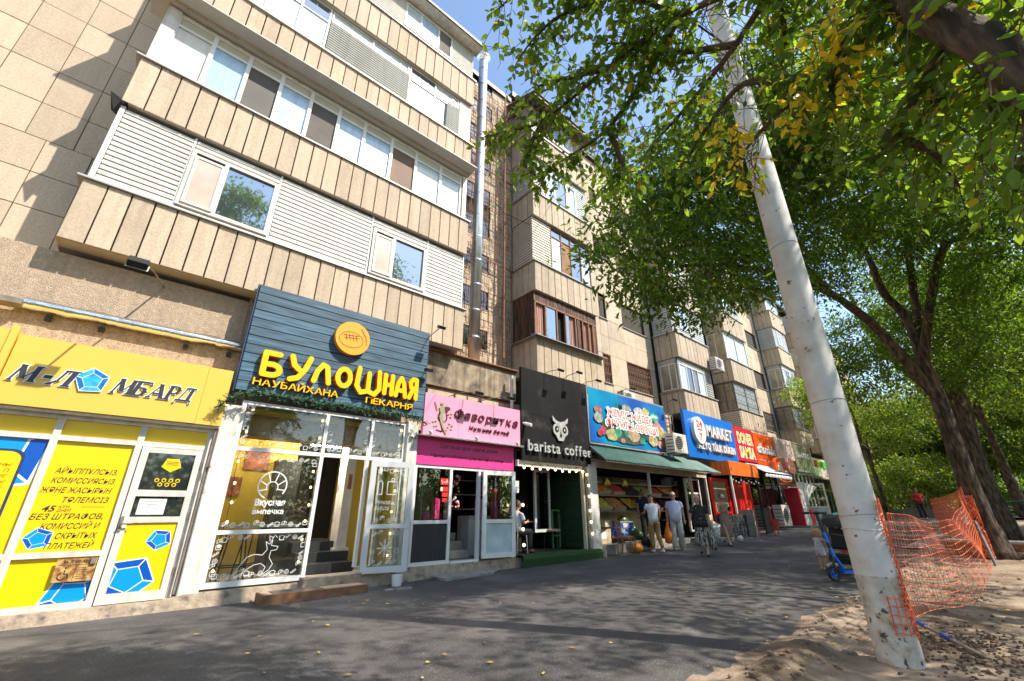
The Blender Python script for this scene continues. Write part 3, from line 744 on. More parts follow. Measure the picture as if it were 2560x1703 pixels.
# --- the roughcast shop annexe in front of the ground floor
b = B(); b.box(-14, 1.0, 8.93, 9.75, 4.22, 5.10); obj('parapet', b, M_rough, bld)
b = B(); b.box(-14, 4.95, 9.02, 9.5, 2.6, 4.2); b.box(1.0, 4.95, 8.95, 9.0, 4.2, 5.2); obj('annexe_wall', b, M_rough, bld)
b = B(); b.box(4.95, 7.95, 8.95, 9.7, 4.22, 5.08); obj('parapet', b, M_roughdark, bld)
b = B(); b.box(4.9, 8.1, 9.1, 9.6, 2.6, 4.2); obj('annexe_wall', b, M_wallslab, bld)
b = B(); b.box(4.9, 7.98, 8.90, 9.75, 5.09, 5.13); b.box(4.9, 7.98, 8.86, 8.9, 5.12, 5.15); obj('annexe_roof', b, M_brown, bld)
b = B()
for i in range(7):
    x = 5.0+i*.42+rng.uniform(0, .1); b.box(x, x+.38, 9.0, 9.06, 3.86, 4.12)
obj('loose_bricks', b, M_oldpanel, bld, kind='stuff')
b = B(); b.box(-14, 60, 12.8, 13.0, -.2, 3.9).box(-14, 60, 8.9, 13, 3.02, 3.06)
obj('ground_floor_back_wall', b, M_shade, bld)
b = B(); b.box(8.1, 60, 9.1, 9.2, 2.9, 4.2); obj('annexe_wall', b, M_wallslab, bld)
# stone plinth under the shops
b = B(); nn = 60; vs = []
for i in range(nn+1):
    x = -8+16*i/nn; o = .03*noise.noise(Vector((x*2.3, 0, 0)))+.012*noise.noise(Vector((x*9, 0, 0)))
    zt = .14 if x < .95 else (.19 if x < 4.6 else .27)
    vs += [(x, 8.44+o, -.08), (x, 8.5+o*.6, zt), (x, 8.9, zt)]
b.add(vs, [(i*3+j, i*3+3+j, i*3+4+j, i*3+1+j) for i in range(nn) for j in range(2)])
obj('plinth', b, M_plinth, bld)
# torn gutter sheet along the parapet
b = B(); vs = []; n = 44
for i in range(n+1):
    x = -1.78+2.86*i/n; q = .022*noise.noise(Vector((x*9, 0, 1)))+.03*noise.noise(Vector((x*2.7, 0, 4)))
    vs += [(x, 8.94, 4.23), (x, 8.88+q, 4.245+q), (x, 8.82+q, 4.18+q*.5), (x, 8.86-q, 4.11+q), (x, 8.93, 4.09+q)]
b.smooth = True; b.add(vs, [(i*5+j, i*5+5+j, i*5+6+j, i*5+1+j) for i in range(n) for j in range(4)])
tag(obj('gutter_sheet', b, M_metal), 'crumpled shiny metal flashing strip along the roughcast above the yellow sign', 'flashing')
b = B(); b.tube([(-9, 8.9, 4.12), (-1.75, 8.86, 4.14)], .07, 6, wob=.5); tag(obj('cable_bundle', b, M_rustgrey), 'dark sagging strip of old flashing left of the shiny one', 'flashing')
b = B()
for (x, z) in ((-1.5, 3.98), (-.9, 3.97), (.2, 3.95), (.85, 3.96)): b.box(x, x+.07, 8.96, 9.02, z, z+.08)
obj('anchor_block', b, M_darkmetal, bld, kind='stuff')
# ================================================================== SHOP A: yellow pawnshop
YS = 8.6
A = thing('pawnshop', 'yellow film-covered pawnshop front with white frames and blue gem pictures', 'shopfront', (-.9, 8.6, .14))
b = B().box(-6, -5.9, YS, YS+.1, .14, 2.5)
for x in (-3.6, -2.25, -.905, .0): b.box(x, x+.08, YS-.005, YS+.095, .14, 2.62)
b.box(.86, .93, YS-.004, YS+.09, .14, 2.62)
for z0, z1 in ((.14, .21), (.75, .82), (2.23, 2.30), (2.52, 2.62)):
    for xa, xb in ((-5.9, -3.6), (-3.52, -2.25), (-2.17, -.905), (-.825, 0)): b.box(xa, xb, YS, YS+.09, z0, z1)
b.box(.08, .86, YS, YS+.09, 2.23, 2.30).box(.08, .86, YS, YS+.09, 2.52, 2.62)
obj('frame', b, M_white2, A)
for xa, xb in ((-5.9, -3.6), (-3.52, -2.25), (-2.17, -.905), (-.825, 0)):
    for z0, z1 in ((.21, .75), (.82, 2.23), (2.30, 2.52)): obj('film_panel', B().box(xa, xb, YS+.04, YS+.05, z0, z1), M_yel, A)
obj('film_panel', B().box(.08, .86, YS+.04, YS+.05, 2.30, 2.52), M_yel, A)
def gem(par, cx, cz, r, y, rot=0, sq=.92, clipb=None, name='gem_picture', ms=None):
    ms = ms or (M_blue1, M_blue2, M_whiteprint)
    def pt(k, rr, oy=0): a = rot+math.pi/2+2*math.pi*k/5; return (cx+rr*math.cos(a), cz+rr*sq*math.sin(a))
    b = B()
    def poly(pts, m, yy):
        if clipb:
            x0, x1, z0, z1 = clipb; pts = clip(pts, x0, x1, z0, z1)
            if len(pts) < 3: return
        b.m(m); b.add([(x, yy, z) for x, z in pts], [tuple(range(len(pts)))])
    poly([pt(k, r*1.06) for k in range(5)], ms[2], y-.001)
    for k in range(5):
        o0, o1, i0, i1 = pt(k, r), pt(k+1, r), pt(k, r*.62), pt(k+1, r*.62)
        g = .05; c = ((o0[0]+o1[0]+i0[0]+i1[0])/4, (o0[1]+o1[1]+i0[1]+i1[1])/4)
        q = [(c[0]+(p[0]-c[0])*(1-g), c[1]+(p[1]-c[1])*(1-g*1.6)) for p in (o0, o1, i1, i0)]
        poly(q, ms[1] if k in (1, 3, 4) else ms[0], y-.0025)
    poly([pt(k, r*.58) for k in range(5)], ms[0], y-.0025)
    return obj(name, b, None, par)
def clip(pts, x0, x1, z0, z1):
    for ax, lim, sg in ((0, x0, 1), (0, x1, -1), (1, z0, 1), (1, z1, -1)):
        out = []
        for i in range(len(pts)):
            p, q = pts[i-1], pts[i]; a, c = (p[ax]-lim)*sg, (q[ax]-lim)*sg
            if (a >= 0) != (c >= 0): t = a/(a-c); out.append((p[0]+(q[0]-p[0])*t, p[1]+(q[1]-p[1])*t))
            if c >= 0: out.append(q)
        pts = out
        if len(pts) < 3: return []
    return pts
yf = YS+.038
gem(A, -.665, .985, .145, yf, .25); gem(A, -.17, .30, .29, yf, .6, clipb=(-.82, -.005, .215, .745))
gem(A, -1.42, 2.05, .62, yf, .2, clipb=(-2.16, -.91, .825, 2.225))
b = B(); tz = 1.875
M_pr = M_blackprint
for s_, z, x1 in (('АЙЫППҰЛСЫЗ,', 1.80, -.10), ('КОМИССИЯСЫЗ', 1.675, -.10), ('ЖӘНЕ ЖАСЫРЫН', 1.55, -.10), ('ТӨЛЕМСІЗ', 1.425, -.10), ('БЕЗ ШТРАФОВ,', 1.215, -.10), ('КОМИССИЙ И', 1.095, -.10), ('СКРЫТЫХ', .975, -.10), ('ПЛАТЕЖЕЙ', .855+.0, -.10)):
    w_ = len(s_)*.0585+(.015 if 'Ж' in s_ or 'Ш' in s_ else 0); text(b, s_, x1-w_, x1, z, yf, .072, .001, shear=.25, offset=.006)
text(b, '45', -.73, -.60, 1.315, yf, .075, .001, shear=.25, offset=.02); text(b, 'КҮН', -.58, -.47, 1.355, yf, .034, .001, shear=.25); text(b, 'ДНЕЙ', -.59, -.45, 1.31, yf, .034, .001, shear=.25)
b.box(-.36, -.12, yf-.001, yf, 1.37, 1.374)
for s_, z in (('АНЫ', 1.86), ('П', 1.79), ('ӘНЕ', 1.72), ('РДЫ', 1.65), ('Е', 1.58)): text(b, s_, -1.21-.055*len(s_)+.05, -1.16, z, yf-.004, .042, .001, shear=.2)
obj('lettering', b, M_pr, A)
b = B().m(M_tealedge); pts = []
for k in range(13):
    a = math.pi/2*k/12; pts.append((-1.07-.13+.13*math.cos(a), 1.98-.0+.10*math.sin(a)))
pts = [(-1.07, .84)]+pts+[(-2.1, 2.08), (-2.1, .84)]
b.add([(x, yf-.0035, z) for x, z in pts], [tuple(range(len(pts)))]); b.m(M_yel); p2 = [(-1.10, .84)]+[(x-.03, z-.03) for x, z in pts[1:-2]]+[(-2.05, 2.05), (-2.05, .84)]
b.add([(x, yf-.005, z) for x, z in p2], [tuple(range(len(p2)))]); obj('phone_picture', b, None, A)
b = B().m(M_whiteprint)
for k, (px_, pz_) in enumerate(((-1.35, .95), (-1.5, 1.02), (-1.28, 1.05))): b.ball((px_, yf-.006, pz_), (.07, .002, .05), 10, 4)
obj('print_shapes', b, None, A)
# accessibility plate
P = thing('wheelchair_plate', 'rusty brass wheelchair access plate beside the pawnshop door', 'sign', (-.2, 8.59, .45))
b = B().m(M_rustprint).box(-.40, -.01, 8.575, 8.59, .46, .73).m(M_blackprint); text(b, 'М-Л МБАРД', -.33, -.06, .675, 8.574, .035, .001, offset=.02)
b.box(-.38, -.03, 8.573, 8.5745, .655, .660).box(-.205, -.20, 8.573, 8.5745, .47, .655)
b.ball((-.295, 8.573, .625), (.012, .003, .012), 8, 4); b.tube([(-.297, 8.573, .60), (-.298, 8.573, .555), (-.262, 8.573, .553), (-.25, 8.573, .505)], .006, 5)
b.tube([(-.31+.042*math.cos(a), 8.573, .53+.042*math.sin(a)) for a in [R(100+t*20) for t in range(13)]], .005, 5)
for k in range(6): b.box(-.18, -.06-(k % 3)*.02, 8.573, 8.5745, .49+k*.025, .495+k*.025)
obj('plate', b, None, P); obj('bell_button', B().m(M_rustgrey).box(-.075, -.02, 8.55, 8.575, .66, .73), None, P)
# door
D = obj('door', B().box(.09, .18, YS-.03, YS+.03, .15, 2.22).box(.77, .85, YS-.03, YS+.03, .15, 2.22).box(.18, .77, YS-.029, YS+.03, .15, .27).box(.18, .77, YS-.029, YS+.03, 2.14, 2.22).box(.18, .77, YS-.029, YS+.03, 1.52, 1.61).box(.18, .77, YS-.029, YS+.03, 1.16, 1.24), M_white2, A)
obj('pane', B().box(.18, .77, YS, YS+.008, 1.61, 2.14), M_paneDark, D); obj('pane', B().box(.18, .77, YS, YS+.008, 1.24, 1.52), M_paneDark, D); obj('film_panel', B().box(.18, .77, YS-.005, YS+.008, .27, 1.16), M_yel, D)
gem(D, .60, .93, .155, YS-.006, .5, clipb=(.185, .765, .275, 1.155)); gem(D, .36, .44, .31, YS-.006, .75, clipb=(.185, .765, .275, 1.155))
b = B().m(M_yel); a0 = [(.50+.13*math.cos(R(90+72*k+180)), 1.98+.11*math.sin(R(90+72*k+180))) for k in range(5)]; a0 = [(x, z) for x, z in a0]
b.add([(x, YS-.001, z) for x, z in a0], [tuple(range(5))]); 
for k in range(4): b.ball((.37+k*.085, YS-.001, 1.75), (.032, .001, .032), 10, 3)
for k in range(3): b.ball((.42+k*.085, YS-.001, 1.69), (.032, .001, .032), 10, 3)
b.m(M_blackprint)
for k in range(3): b.box(.43, .58, YS-.003, YS-.0025, 2.02-k*.022, 2.026-k*.022)
for k in range(4): b.ball((.37+k*.085, YS-.0035, 1.75), (.018, .0012, .018), 8, 3)
for k in range(3): b.ball((.42+k*.085, YS-.0035, 1.69), (.018, .0012, .018), 8, 3)
obj('sticker', b, None, D)
b = B().m(M_whiteprint).box(.24, .56, YS-.004, YS-.003, 1.27, 1.49).m(M_pr); text(b, 'Закрывайте', .29, .51, 1.44, YS-.0045, .02, .0005); text(b, 'дверь', .33, .46, 1.40, YS-.0045, .02, .0005); text(b, 'Работает', .31, .49, 1.35, YS-.0045, .02, .0005); obj('paper_notice', b, None, D)
obj('handle', B().tube([(.115, YS-.03, 1.15), (.115, YS-.08, 1.15), (.24, YS-.08, 1.15)], .01, 6).box(.10, .13, YS-.045, YS-.03, 1.05, 1.25), M_rustgrey, D)
for z in (.45, 1.2, 1.95): obj('hinge', B().tube([(.862, YS-.035, z), (.862, YS-.035, z+.1)], .012, 6), M_rustgrey, D)
# sign box
S = thing('pawnshop_sign', 'long amber sign box with dark serif letters and a blue crystal', 'sign', (-.4, 8.5, 2.6))
b = B().m(M_yelsign).box(-1.56, .62, 8.42, 9.0, 2.615, 3.56).box(.624, .97, 8.421, 9.0, 2.612, 3.555).box(-6, -1.58, 8.38, 9.0, 2.615, 3.60).m(M_white2).box(-6, .98, 8.47, 8.98, 2.58, 2.612)
obj('sign_box', b, None, S)
obj('corner_trim', B().box(-1.64, -1.57, 8.36, 8.44, 2.615, 3.66), M_yelsign, S)
# serif italic letters built from strokes: (x0,z0,x1,z1,width)
SER = {'М': (1.15, [(.08, 0, .2, 1, .10), (.2, 1, .5, .15, .24), (.5, .15, .95, 1, .07), (.85, 1, .93, 0, .24)], [(.0, .2), (.75, 1.12)], [(.1, .36), (.78, 1.04)]),
       'Л': (1.0, [(.05, .04, .3, .3, .16), (.3, .3, .38, 1, .10), (.38, .97, .9, .97, .09), (.72, 1, .72, 0, .24)], [(-.05, .2), (.55, .92)], [(.3, .95)]),
       'Б': (.95, [(.2, 0, .2, 1, .24), (.2, .97, .85, .97, .09), (.83, .97, .85, .78, .07), (.2, .56, .65, .56, .08), (.62, .54, .72, .3, .22), (.72, .3, .6, .06, .2), (.2, .04, .62, .04, .08)], [(.02, .4)], [(.02, .4)]),
       'А': (1.05, [(.08, 0, .5, 1, .08), (.46, 1, .84, 0, .25), (.22, .32, .68, .32, .08)], [(-.04, .24), (.66, 1.02)], []),
       'Р': (.9, [(.2, 0, .2, 1, .24), (.2, .96, .6, .96, .09), (.6, .95, .72, .72, .2), (.72, .72, .58, .48, .2), (.2, .46, .58, .46, .08)], [(.02, .4)], [(.02, .4)]),
       'Д': (1.05, [(.18, .1, .42, 1, .10), (.42, .97, .95, .97, .09), (.76, 1, .76, .1, .24), (.0, .08, 1.0, .08, .10), (.02, .1, .0, -.2, .06), (.98, .1, 1.0, -.2, .06)], [], [(.32, .98)]),
       '-': (.5, [(.05, .45, .45, .45, .2)], [], [])}
def serif(ch, x, z, h, y, w_):
    wd, st, sb, stp = SER[ch]; sh = .30; b = B().m(M_whiteprint); sc_ = w_/wd; k = 0
    def q(x0, z0, x1, z1, wd_, grow, yy):
        dx, dz = x1-x0, z1-z0
        if abs(dz) > abs(dx)*.6: p = [(x0-wd_/2-grow, z0-grow), (x0+wd_/2+grow, z0-grow), (x1+wd_/2+grow, z1+grow), (x1-wd_/2-grow, z1+grow)]
        else: p = [(x0-grow, z0-wd_/2-grow), (x1+grow, z1-wd_/2-grow), (x1+grow, z1+wd_/2+grow), (x0-grow, z0+wd_/2+grow)]
        if abs(dz) > abs(dx)*.6 and z1 < z0: p = p[::-1]
        b.prism([(x+(a+(c)*sh)*sc_, yy, z+c*h) for a, c in p], (0, .012, 0))
    S_ = [*st]+[(a, .03, c, .03, .06) for a, c in sb]+[(a, .97, c, .97, .06) for a, c in stp]
    for grow, mm, yo in ((.05, M_whiteprint, 0), (0, M_lamb, -.006)):
        b.m(mm)
        for s_ in S_: k += 1; q(*s_, grow, y+yo-k*.0002)
    return obj('letter', b, None, S)
M_lamb = mat('charcoal_letter_face', (.03, .027, .03), .5)
for ch, x, w_ in (('М', -1.50, .26), ('-', -1.215, .10), ('Л', -1.135, .25), ('М', -.30+.06, .29), ('Б', .0, .22+.02), ('А', .22+.02, .25), ('Р', .47+.0, .21), ('Д', .64+.01, .24)):
    if x > -.5: x = -.5 + (x+.24)*.86 + .02; w_ *= .86
    serif(ch, x, 2.93, .225, 8.405, w_)
gem(S, -.70, 3.06, .185, 8.40, .12, sq=1, name='crystal_emblem', ms=(M_blue3, mat('crystal_deep', (.0, .16, .5), .3, var=.4, vs=14), M_whiteprint))

# pilaster between the shops
b = B().cbox(.97, 1.235, 8.50, 8.95, .10, 3.0, .012); pil = tag(obj('pilaster', b, M_whitewall), 'chipped white plaster pier between pawnshop and bakery', 'pilaster')
b = B(); b.tube([(.93, 8.52, .2), (.935, 8.5, 2.55)], .02, 6).tube([(.93, 8.53, 1.95), (.98, 8.45, 1.98)], .02, 5); tag(obj('conduit_pipe', b, M_rustgrey), 'thin pipe running up beside the white plaster pier', 'pipe')
b = B().cbox(4.40, 4.66, 8.50, 8.95, .15, 3.15, .012); tag(obj('pilaster', b, M_whitewall), 'chipped white plaster pier behind the open bakery door', 'pilaster')

# ================================================================== SHOP B: bakery
Bk = thing('bakery', 'tall glazed bakery front with frosted pastry prints and a glass door standing open', 'shopfront', (2.7, 8.6, .22))
b = B()
for x, z0 in ((1.235, .22), (2.675, .22), (4.34, .22)): b.box(x, x+.065, YS-.03, YS+.06, z0, 3.12)
b.box(3.60, 3.66, YS-.03, YS+.06, 2.34, 3.12).box(3.58, 3.64, YS-.02, YS+.06, .35, 2.27)
for z0, z1 in ((.22, .30), (.97, 1.03), (2.27, 2.34), (3.06, 3.12)): b.box(1.30, 2.675, YS-.028, YS+.06, z0, z1)
b.box(2.74, 4.34, YS-.028, YS+.06, 2.27, 2.34).box(2.74, 4.34, YS-.028, YS+.06, 3.06, 3.12).box(3.64, 4.34, YS-.02, YS+.06, .3, .36).box(3.9, 3.95, YS-.02, YS+.06, .3, 2.27)
obj('frame', b, M_white, Bk)
for xa, xb, za, zb in ((1.30, 2.675, .30, .97), (1.30, 2.675, 1.03, 2.27), (1.30, 2.675, 2.34, 3.06), (2.74, 3.60, 2.34, 3.06), (3.66, 4.34, 2.34, 3.06), (3.95, 4.34, .36, 2.27)):
    obj('pane', B().box(xa, xb, YS+.01, YS+.018, za, zb), M_glass, Bk)
# frosted prints on the glass: pastries, wheel, reindeer, words
def outline(b, pts, r=.006, closed=True):
    p = list(pts)+([pts[0]] if closed else []); y = YP
    for i in range(len(p)-1):
        (x0, z0), (x1, z1) = p[i], p[i+1]; dx, dz = x1-x0, z1-z0; L = math.hypot(dx, dz) or 1; nx, nz = -dz/L*r, dx/L*r; ex, ez = dx/L*r*.6, dz/L*r*.6
        b.add([(x0+nx-ex, y, z0+nz-ez), (x0-nx-ex, y, z0-nz-ez), (x1-nx+ex, y, z1-nz+ez), (x1+nx+ex, y, z1+nz+ez)], [(0, 1, 2, 3)])
YP = YS+.006
def circ(cx, cz, r, n=12, sx=1, a0=0, a1=360): return [(cx+r*sx*math.cos(R(a0+(a1-a0)*k/n)), cz+r*math.sin(R(a0+(a1-a0)*k/n))) for k in range(n+(0 if a1-a0 == 360 else 1))]
def pastry(b, x, z, k, s=.042):
    r = .0042
    if k == 0: outline(b, circ(x, z, s*.8, 10), r); outline(b, circ(x, z, s*.35, 8), r)
    elif k == 1: outline(b, [(x-s, z-s*.5), (x-s*.6, z-s*.8), (x+s, z+s*.4), (x+s*.7, z+s*.8)], r); outline(b, [(x-.3*s, z), (x, z-.3*s)], r, False); outline(b, [(x+.1*s, z+.4*s), (x+.4*s, z)], r, False)
    elif k == 2: outline(b, [(x-s*.8, z-s*.7), (x+s*.8, z-s*.7), (x+s*.8, z+s*.2), (x+s, z+s*.6), (x, z+s), (x-s, z+s*.6), (x-s*.8, z+s*.2)], r)
    else: outline(b, circ(x, z, s*.95, 8, 1, 20, 220)+[(x-s*.3, z-s*.1), (x+s*.3, z+s*.2)], r); outline(b, [(x, z+s*.9), (x, z+s*.2)], r, False)
b = B(); r3 = random.Random(3)
def run(x0, z0, x1, z1, n, jit=.02):
    for i in range(n):
        t = (i+.5)/n; pastry(b, x0+(x1-x0)*t+r3.uniform(-jit, jit), z0+(z1-z0)*t+r3.uniform(-jit, jit), (i+int(z0*7)) % 4)
run(1.33, 2.42, 2.64, 2.42, 13); run(1.36, 2.45, 1.36, 2.95, 4); run(2.62, 2.45, 2.62, 2.9, 4); run(2.77, 2.42, 3.58, 2.42, 8); run(2.80, 2.5, 2.80, 2.8, 2); run(3.56, 2.45, 3.56, 2.95, 4); run(3.69, 2.42, 4.32, 2.42, 7); run(3.7, 2.5, 3.7, 2.9, 3); run(4.3, 2.5, 4.3, 2.9, 3)
run(1.33, 2.18, 2.64, 2.18, 12); run(1.33, 1.11, 2.66, 1.11, 12); run(2.62, 2.1, 2.62, 2.15, 1)
run(1.36, .38, 1.36, .92, 6); run(1.36, .37, 2.6, .37, 12); run(1.36, .90, 1.8, .90, 4); run(2.2, .90, 2.64, .90, 4); run(2.62, .45, 2.62, .8, 4)
obj('pastry_prints', b, M_whiteprint, Bk, kind='stuff')
b = B(); wh = circ(1.97, 1.73, .225, 20, 1, -35, 245); outline(b, wh+[(1.97-.03, 1.66)][:0], .011, False)
outline(b, circ(1.97, 1.70, .09, 10, 1, -30, 215), .008, False)
for a in (-20, 25, 70, 115, 160, 205): outline(b, [(1.97+.09*math.cos(R(a)), 1.70+.09*math.sin(R(a))), (1.97+.225*math.cos(R(a)), 1.73+.225*math.sin(R(a)))], .008, False)
obj('croissant_print', b, M_whiteprint, Bk)
b = B(); text(b, 'Вкусная', 1.75, 2.22, 1.405, YP, .10, .0008, offset=.03); text(b, 'выпечка', 1.74, 2.22, 1.27, YP, .085, .0008, offset=.02); obj('lettering', b, M_whiteprint, Bk)
deer = [(1.62, .33), (1.72, .50), (1.80, .62), (1.90, .66), (2.02, .64), (2.08, .72), (2.04, .84), (2.10, .80), (2.14, .86), (2.13, .78), (2.24, .76), (2.22, .71), (2.14, .70), (2.13, .60), (2.20, .50), (2.16, .42), (2.05, .34), (2.10, .46), (2.02, .52), (1.92, .50), (1.82, .44), (1.75, .34), (1.80, .46), (1.70, .42)]
b = B(); outline(b, deer, .0038); outline(b, [(2.10, .84), (2.08, .93), (2.14, .90)], .004, False); outline(b, [(2.12, .85), (2.16, .94), (2.2, .9)], .004, False); obj('reindeer_print', b, M_whiteprint, Bk)
# open door leaf, swung outwards in front of the pier
def leaf(parent, x0, y0, x1, y1, z0, z1, m, mid, lower, upper=M_glass, wd=.085, name='door', th=.05):
    """door leaf from hinge (x0,y0) to free edge (x1,y1)"""
    d = Vector((x1-x0, y1-y0, 0)); L = d.length; d.normalize(); nrm = Vector((d.y, -d.x, 0))
    def bb(a, c, z_0, z_1, t0=0, t1=th): return [Vector((x0, y0, 0))+d*a+nrm*t0, Vector((x0, y0, 0))+d*c+nrm*t0, Vector((x0, y0, 0))+d*c+nrm*t1, Vector((x0, y0, 0))+d*a+nrm*t1], z_0, z_1
    def add(b, a, c, z_0, z_1, t0=0, t1=th):
        p, za, zb = bb(a, c, z_0, z_1, t0, t1); b.prism([(v.x, v.y, za) for v in p], (0, 0, zb-za))
    b = B(); add(b, 0, wd, z0, z1); add(b, L-wd, L, z0, z1); add(b, wd, L-wd, z0, z0+wd, .001, th-.001); add(b, wd, L-wd, z1-wd, z1, .001, th-.001); add(b, wd, L-wd, mid-.04, mid+.04, .001, th-.001)
    D = obj(name, b, m, parent)
    b = B(); add(b, wd, L-wd, mid+.04, z1-wd, th*.4, th*.5); obj('pane', b, upper, D)
    b = B(); add(b, wd, L-wd, z0+wd, mid-.04, th*.4, th*.5); obj('lower_pane', b, lower, D)
    return D, (lambda a, t=0: Vector((x0, y0, 0))+d*a+nrm*t), L
M_doorgrey = mat('grey_white_metal_door', (.60, .60, .59), .4, var=.06)
D, q, L = leaf(Bk, 3.66, 8.50, 4.50, 8.30, .24, 2.25, M_doorgrey, 1.04, M_glass, wd=.11)
def onleaf(builder, q, th=.055):    # bend a flat print (x along leaf, y ignored) on to the leaf
    o = q(0); e = q(1); dx = e-o; nn = Vector((dx.y, -dx.x, 0)).normalized()
    builder.v = [tuple(o+dx*x+nn*(th*.62)+Vector((0, 0, z))) for x, y, z in builder.v]; return builder
b = B(); YP = 0
for (x, z) in [(.2, 2.05), (.3, 2.1), (.42, 2.06), (.55, 2.1), (.65, 2.05), (.2, 1.15), (.32, 1.18), (.45, 1.14), (.58, 1.17), (.2, .9), (.32, .93), (.5, .9), (.62, .92), (.22, .42), (.35, .4), (.5, .43), (.62, .41), (.65, .6), (.2, .6)]: pastry(b, x, z, int(x*50+z*30) % 4, .045)
for k in range(8):
    a = R(45*k); outline(b, [(.42, .66), (.42+.15*math.cos(a), .66+.15*math.sin(a))], .007, False); outline(b, [(.42+.1*math.cos(a+.25), .66+.1*math.sin(a+.25)), (.42+.12*math.cos(a), .66+.12*math.sin(a))], .005, False)
outline(b, [(.36, 1.62), (.36, 1.86), (.56, 1.86), (.56, 1.62)], .006); outline(b, circ(.46, 1.9, .03, 8), .006)
outline(b, [(.18, 1.62), (.18, 1.84), (.22, 1.88), (.26, 1.84), (.26, 1.62)], .006)
text(b, 'Ручная', .16, .44, 1.44, 0, .075, .0005, offset=.02); text(b, 'работа', .16, .42, 1.33, 0, .075, .0005, offset=.02); text(b, '8-21', .46, .66, 1.42, 0, .06, .0005, offset=.02)
obj('door_prints', onleaf(b, q), M_whiteprint, D, kind='stuff'); YP = YS+.006
b = B(); p0, p1 = q(L-.06, .06), q(L-.06, .13); b.tube([p0+Vector((0, 0, 1.35)), p1+Vector((0, 0, 1.35)), p1+Vector((0, 0, 1.0)), p0+Vector((0, 0, 1.0))], .012, 6); obj('handle', b, M_doorgrey, D)
# stone sill + step
b = B().cbox(2.66, 3.66, 8.36, 8.7, .10, .27, .01); obj('door_sill', b, M_plinth, Bk)
# interior of the bakery
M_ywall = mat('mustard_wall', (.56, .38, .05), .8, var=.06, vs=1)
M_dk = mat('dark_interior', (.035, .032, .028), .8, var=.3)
IB = thing('bakery_interior', 'mustard walled bakery room seen through the glass with dark counter end', 'room', (2.7, 10, .25))
b = B().m(M_ywall).box(1.0, 2.75, 10.3, 10.4, .2, 3.02).box(1.0, 1.1, 8.66, 10.3, .2, 3.02).m(M_conc).box(1.0, 4.6, 8.66, 12.7, .12, .22).m(M_ywall).box(1.0, 4.6, 8.66, 12.7, 2.98, 3.01).m(M_ywall).box(4.5, 4.58, 8.66, 12.7, .2, 3.0).box(3.78, 4.5, 9.6, 9.66, .2, 3.0)  # ceiling takes the wall mustard to imitate golden light bounced off it
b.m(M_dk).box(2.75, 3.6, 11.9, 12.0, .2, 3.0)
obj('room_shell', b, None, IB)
obj('counter', B().m(M_dk).box(2.3, 2.74, 9.9, 10.29, .22, 2.3), None, IB)
obj('column', B().m(M_whitewall).box(3.55, 3.75, 9.5, 9.9, .55, 3.0).box(3.50, 3.80, 9.45, 9.95, .5, .62), None, IB)
for k in range(3): obj('stair_step', B().m(M_blk2).box(2.76, 3.75, 9.0+k*.32, 11, .24+k*.17, .24+(k+1)*.17-.004), None, IB)
b = B().m(mat('pastry_photo', (.32, .10, .05), .5, var=.5, vs=9)); b.box(1.32, 1.78, 10.27, 10.3, 1.6, 1.95); obj('wall_picture', b, None, IB); b = B().m(MATS['pastry_photo']).box(1.75, 2.2, 10.27, 10.3, 2.1, 2.5); obj('wall_picture', b, None, IB); obj('wall_picture', B().m(M_brown).box(3.60, 3.68, 9.44, 9.46, 1.75, 2.05), None, IB)
for k, (x, y, z) in enumerate(((1.9, 9.5, 2.955), (3.2, 9.3, 2.955))): obj('ceiling_lamp', B().rings([(x, y, z-.05, .11, .11), (x, y, z-.03, .11, .11)], 14), M_lamp, IB)
obj('strip_lamp', B().box(2.78, 3.4, 9.6, 9.66, 2.6, 2.63), M_lamp, IB)
b = B().m(M_doorgrey).box(1.3, 2.6, 8.9, 9.25, 1.05, 1.09); obj('window_bar_counter', b, None, IB)
stool = thing('bar_stool', 'tall black metal bar stool nearest the left edge of the bakery window', 'stool', (0, 0, 0), group='bar stools in the bakery window')
b = B()
for sx in (-1, 1):
    for sy in (-1, 1): obj('leg', B().tube([(sx*.20, sy*.20, 0), (sx*.12, sy*.12, .74)], .012, 6), M_black, stool)
obj('seat', B().box(-.16, .16, -.16, .16, .74, .77), M_black, stool); obj('footrest', B().tube([(-.17, -.17, .25), (.17, -.17, .25), (.17, .17, .25), (-.17, .17, .25), (-.17, -.17, .25)], .01, 5), M_black, stool)
stool.location = (1.66, 9.0, .22); s2 = copy_tree(stool, (1.98, 9.12, .22), .3, 'tall black metal bar stool behind the reindeer print in the bakery window')
# fairy bulbs hanging inside the glass
L1 = thing('fairy_lights', 'warm fairy light bulbs strung round the inside of the bakery window', 'string lights', (1.3, 8.66, 2.3))
b = B(); pts = [(1.40, 3.0), (1.38, 2.6), (1.36, 2.1), (1.38, 1.75), (1.40, 1.45), (1.40, 1.15), (1.36, .8), (1.36, .45)]; b.tube([(x, 8.66, z) for x, z in pts], .004, 4); pts2 = [(2.62, 2.95), (2.62, 2.62), (2.60, 2.0), (2.60, 1.72), (2.62, 1.42), (2.60, 1.15), (2.60, .85), (2.6, .5)]; b.tube([(x, 8.66, z) for x, z in pts2], .004, 4)
pts3 = [(4.3, 2.95), (4.28, 2.62), (4.25, 2.1), (4.28, 1.7), (4.25, 1.3), (4.27, .9), (4.25, .5)]; obj('cable', b, M_black, L1)
for x, z in pts+pts2+pts3: obj('bulb', B().ball((x+.02, 8.655, z), (.02, .02, .026), 8, 5), M_bulb, L1)
